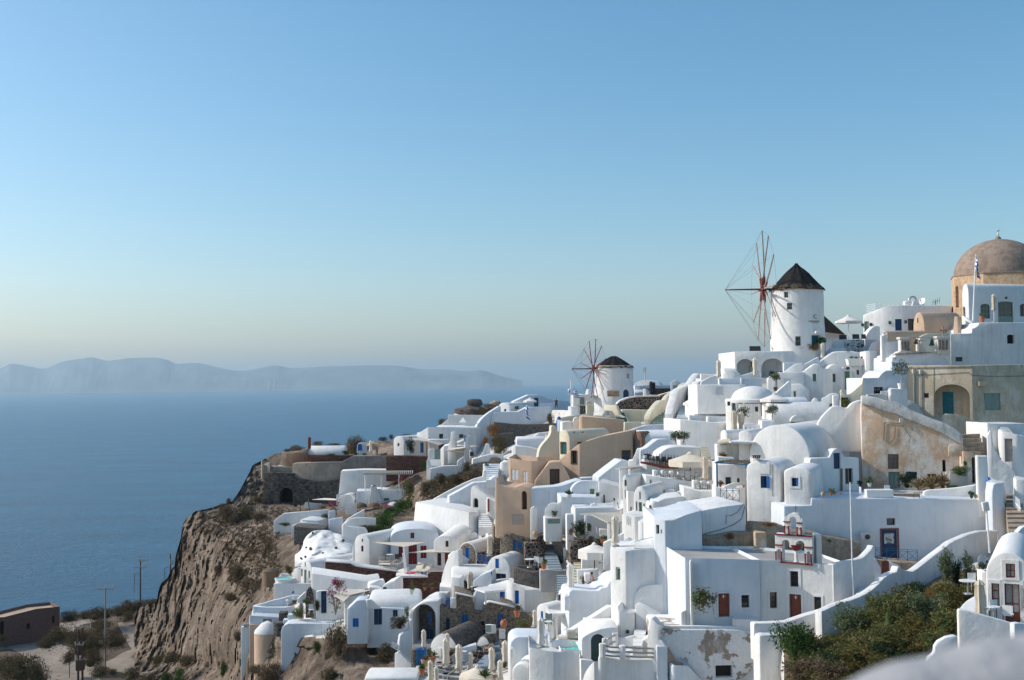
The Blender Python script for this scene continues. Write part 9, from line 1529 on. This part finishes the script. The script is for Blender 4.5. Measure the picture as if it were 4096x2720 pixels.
def track(name,path,w0,w1):
 S('S');bm=newbm();pts=catmull(path,6);prev=None;n=len(pts)
 W=[CAM+ray(*q)*((ZP-H0)/ray(*q).z)for q in pts]
 for i,p in enumerate(W):
  d=(W[min(i+1,n-1)]-W[max(i-1,0)]);d.z=0;d.normalize();s_=Vec((-d.y,d.x,0));w_=w0+(w1-w0)*i/n;row=[]
  for k_ in range(-3,4):
   q=p+s_*w_*k_/6+s_*.3*mn.noise(p*.3);q.z=zpl(q)+.03+.05;row.append(bm.verts.new(q))
  if prev:[bm.faces.new((prev[k_],prev[k_+1],row[k_+1],row[k_]))for k_ in range(6)]
  prev=row
 tag(put(None,name,fin(bm),'track',loc=Vec((0,0,0))),kind='structure')
track('dirt_road',[(-200,1150),(0,1140),(200,1135),(380,1170),(520,1240),(620,1320),(670,1400),(700,1500),(720,1700)],7,7)
track('path',[(560,1010),(640,950),(760,925),(900,905)],5,4)
track('footpath',[(1200,940),(1250,1010),(1310,1080),(1370,1180),(1250,1240),(1150,1290),(1300,1370),(1500,1400),(1800,1410),(2150,1430)],3,7)
gp=lambda x,y:(ZP-H0)/ray(x,y).z
cover('scrubland','leaf_scrub',[(170,2560),(300,2490),(420,2450),(540,2425),(545,2500),(590,2600),(480,2560),(520,2620),(400,2660),(330,2760),(300,2640),(230,2580)],1300,.2,gp)
cover('dry_weeds','leaf_dry',[(0,2620),(150,2590),(240,2660),(290,2760),(-50,2760),(-50,2640)],600,.2,gp)
cover('cliff_scrub','leaf_scrub',[(745,2085),(900,2030),(1150,2035),(1170,2110),(1130,2200),(1150,2290),(1020,2420),(960,2330),(905,2230),(880,2130)],900,.18,lambda x,y:Dint(x,y)-.1)
HZ=True
if HZ:
 me=bpy.data.meshes.new('haze');bm=newbm();bmesh.ops.create_cube(bm,size=1);bm.transform(Matrix.Translation((0,21500,330))@Matrix.Diagonal((96000,44000,664,1)));bm.to_mesh(me);bm.free()
 hz=bpy.data.objects.new('haze',me);COL.objects.link(hz);m=bpy.data.materials.new('haze');m.use_nodes=True;m.node_tree.nodes.clear()
 o_=m.node_tree.nodes.new('ShaderNodeOutputMaterial');v=m.node_tree.nodes.new('ShaderNodeVolumePrincipled');v.inputs['Color'].default_value=(.62,.83,.98,1);v.inputs['Density'].default_value=5.5e-5;v.inputs['Anisotropy'].default_value=.3
 m.node_tree.links.new(v.outputs[0],o_.inputs['Volume']);me.materials.append(m);tag(hz,kind='stuff')
bpy.context.view_layer.update()
cuts=[]
for hn,lst in CUT.items():
 host=bpy.data.objects[hn];inv=Matrix.Translation(-(host.location+(host.parent.location if host.parent else Vec())))
 for bm in lst:
  me=bpy.data.meshes.new('cut');bm.transform(inv);bm.to_mesh(me);bm.free();me.transform(Matrix.Identity(4))
  c=bpy.data.objects.new('cut',me);COL.objects.link(c);c.location=host.location+(host.parent.location if host.parent else Vec())
  m=host.modifiers.new('b','BOOLEAN');m.operation='DIFFERENCE';m.solver='EXACT';m.object=c;cuts.append(c)
bpy.context.view_layer.update();dg=bpy.context.evaluated_depsgraph_get()
new={}
for hn in CUT:
 h=bpy.data.objects[hn];new[hn]=bpy.data.meshes.new_from_object(h.evaluated_get(dg))
bad=[]
for hn,me in list(new.items()):
 h=bpy.data.objects[hn]
 if len(me.polygons)<=len(h.data.polygons):
  bad.append(hn)
  for m in h.modifiers:m.solver='FAST'
if bad:
 bpy.context.view_layer.update();dg=bpy.context.evaluated_depsgraph_get()
 for hn in bad:
  h=bpy.data.objects[hn];me=bpy.data.meshes.new_from_object(h.evaluated_get(dg))
  if len(me.polygons)>len(h.data.polygons):new[hn]=me
  else:new.pop(hn)
  print('BOOL',hn,h.parent['label']if h.parent else '',hn in new,[round(v,1)for v in h.matrix_world.translation])
for hn,me in new.items():
 h=bpy.data.objects[hn];h.modifiers.clear();old=h.data;h.data=me
for c in cuts:bpy.data.objects.remove(c)
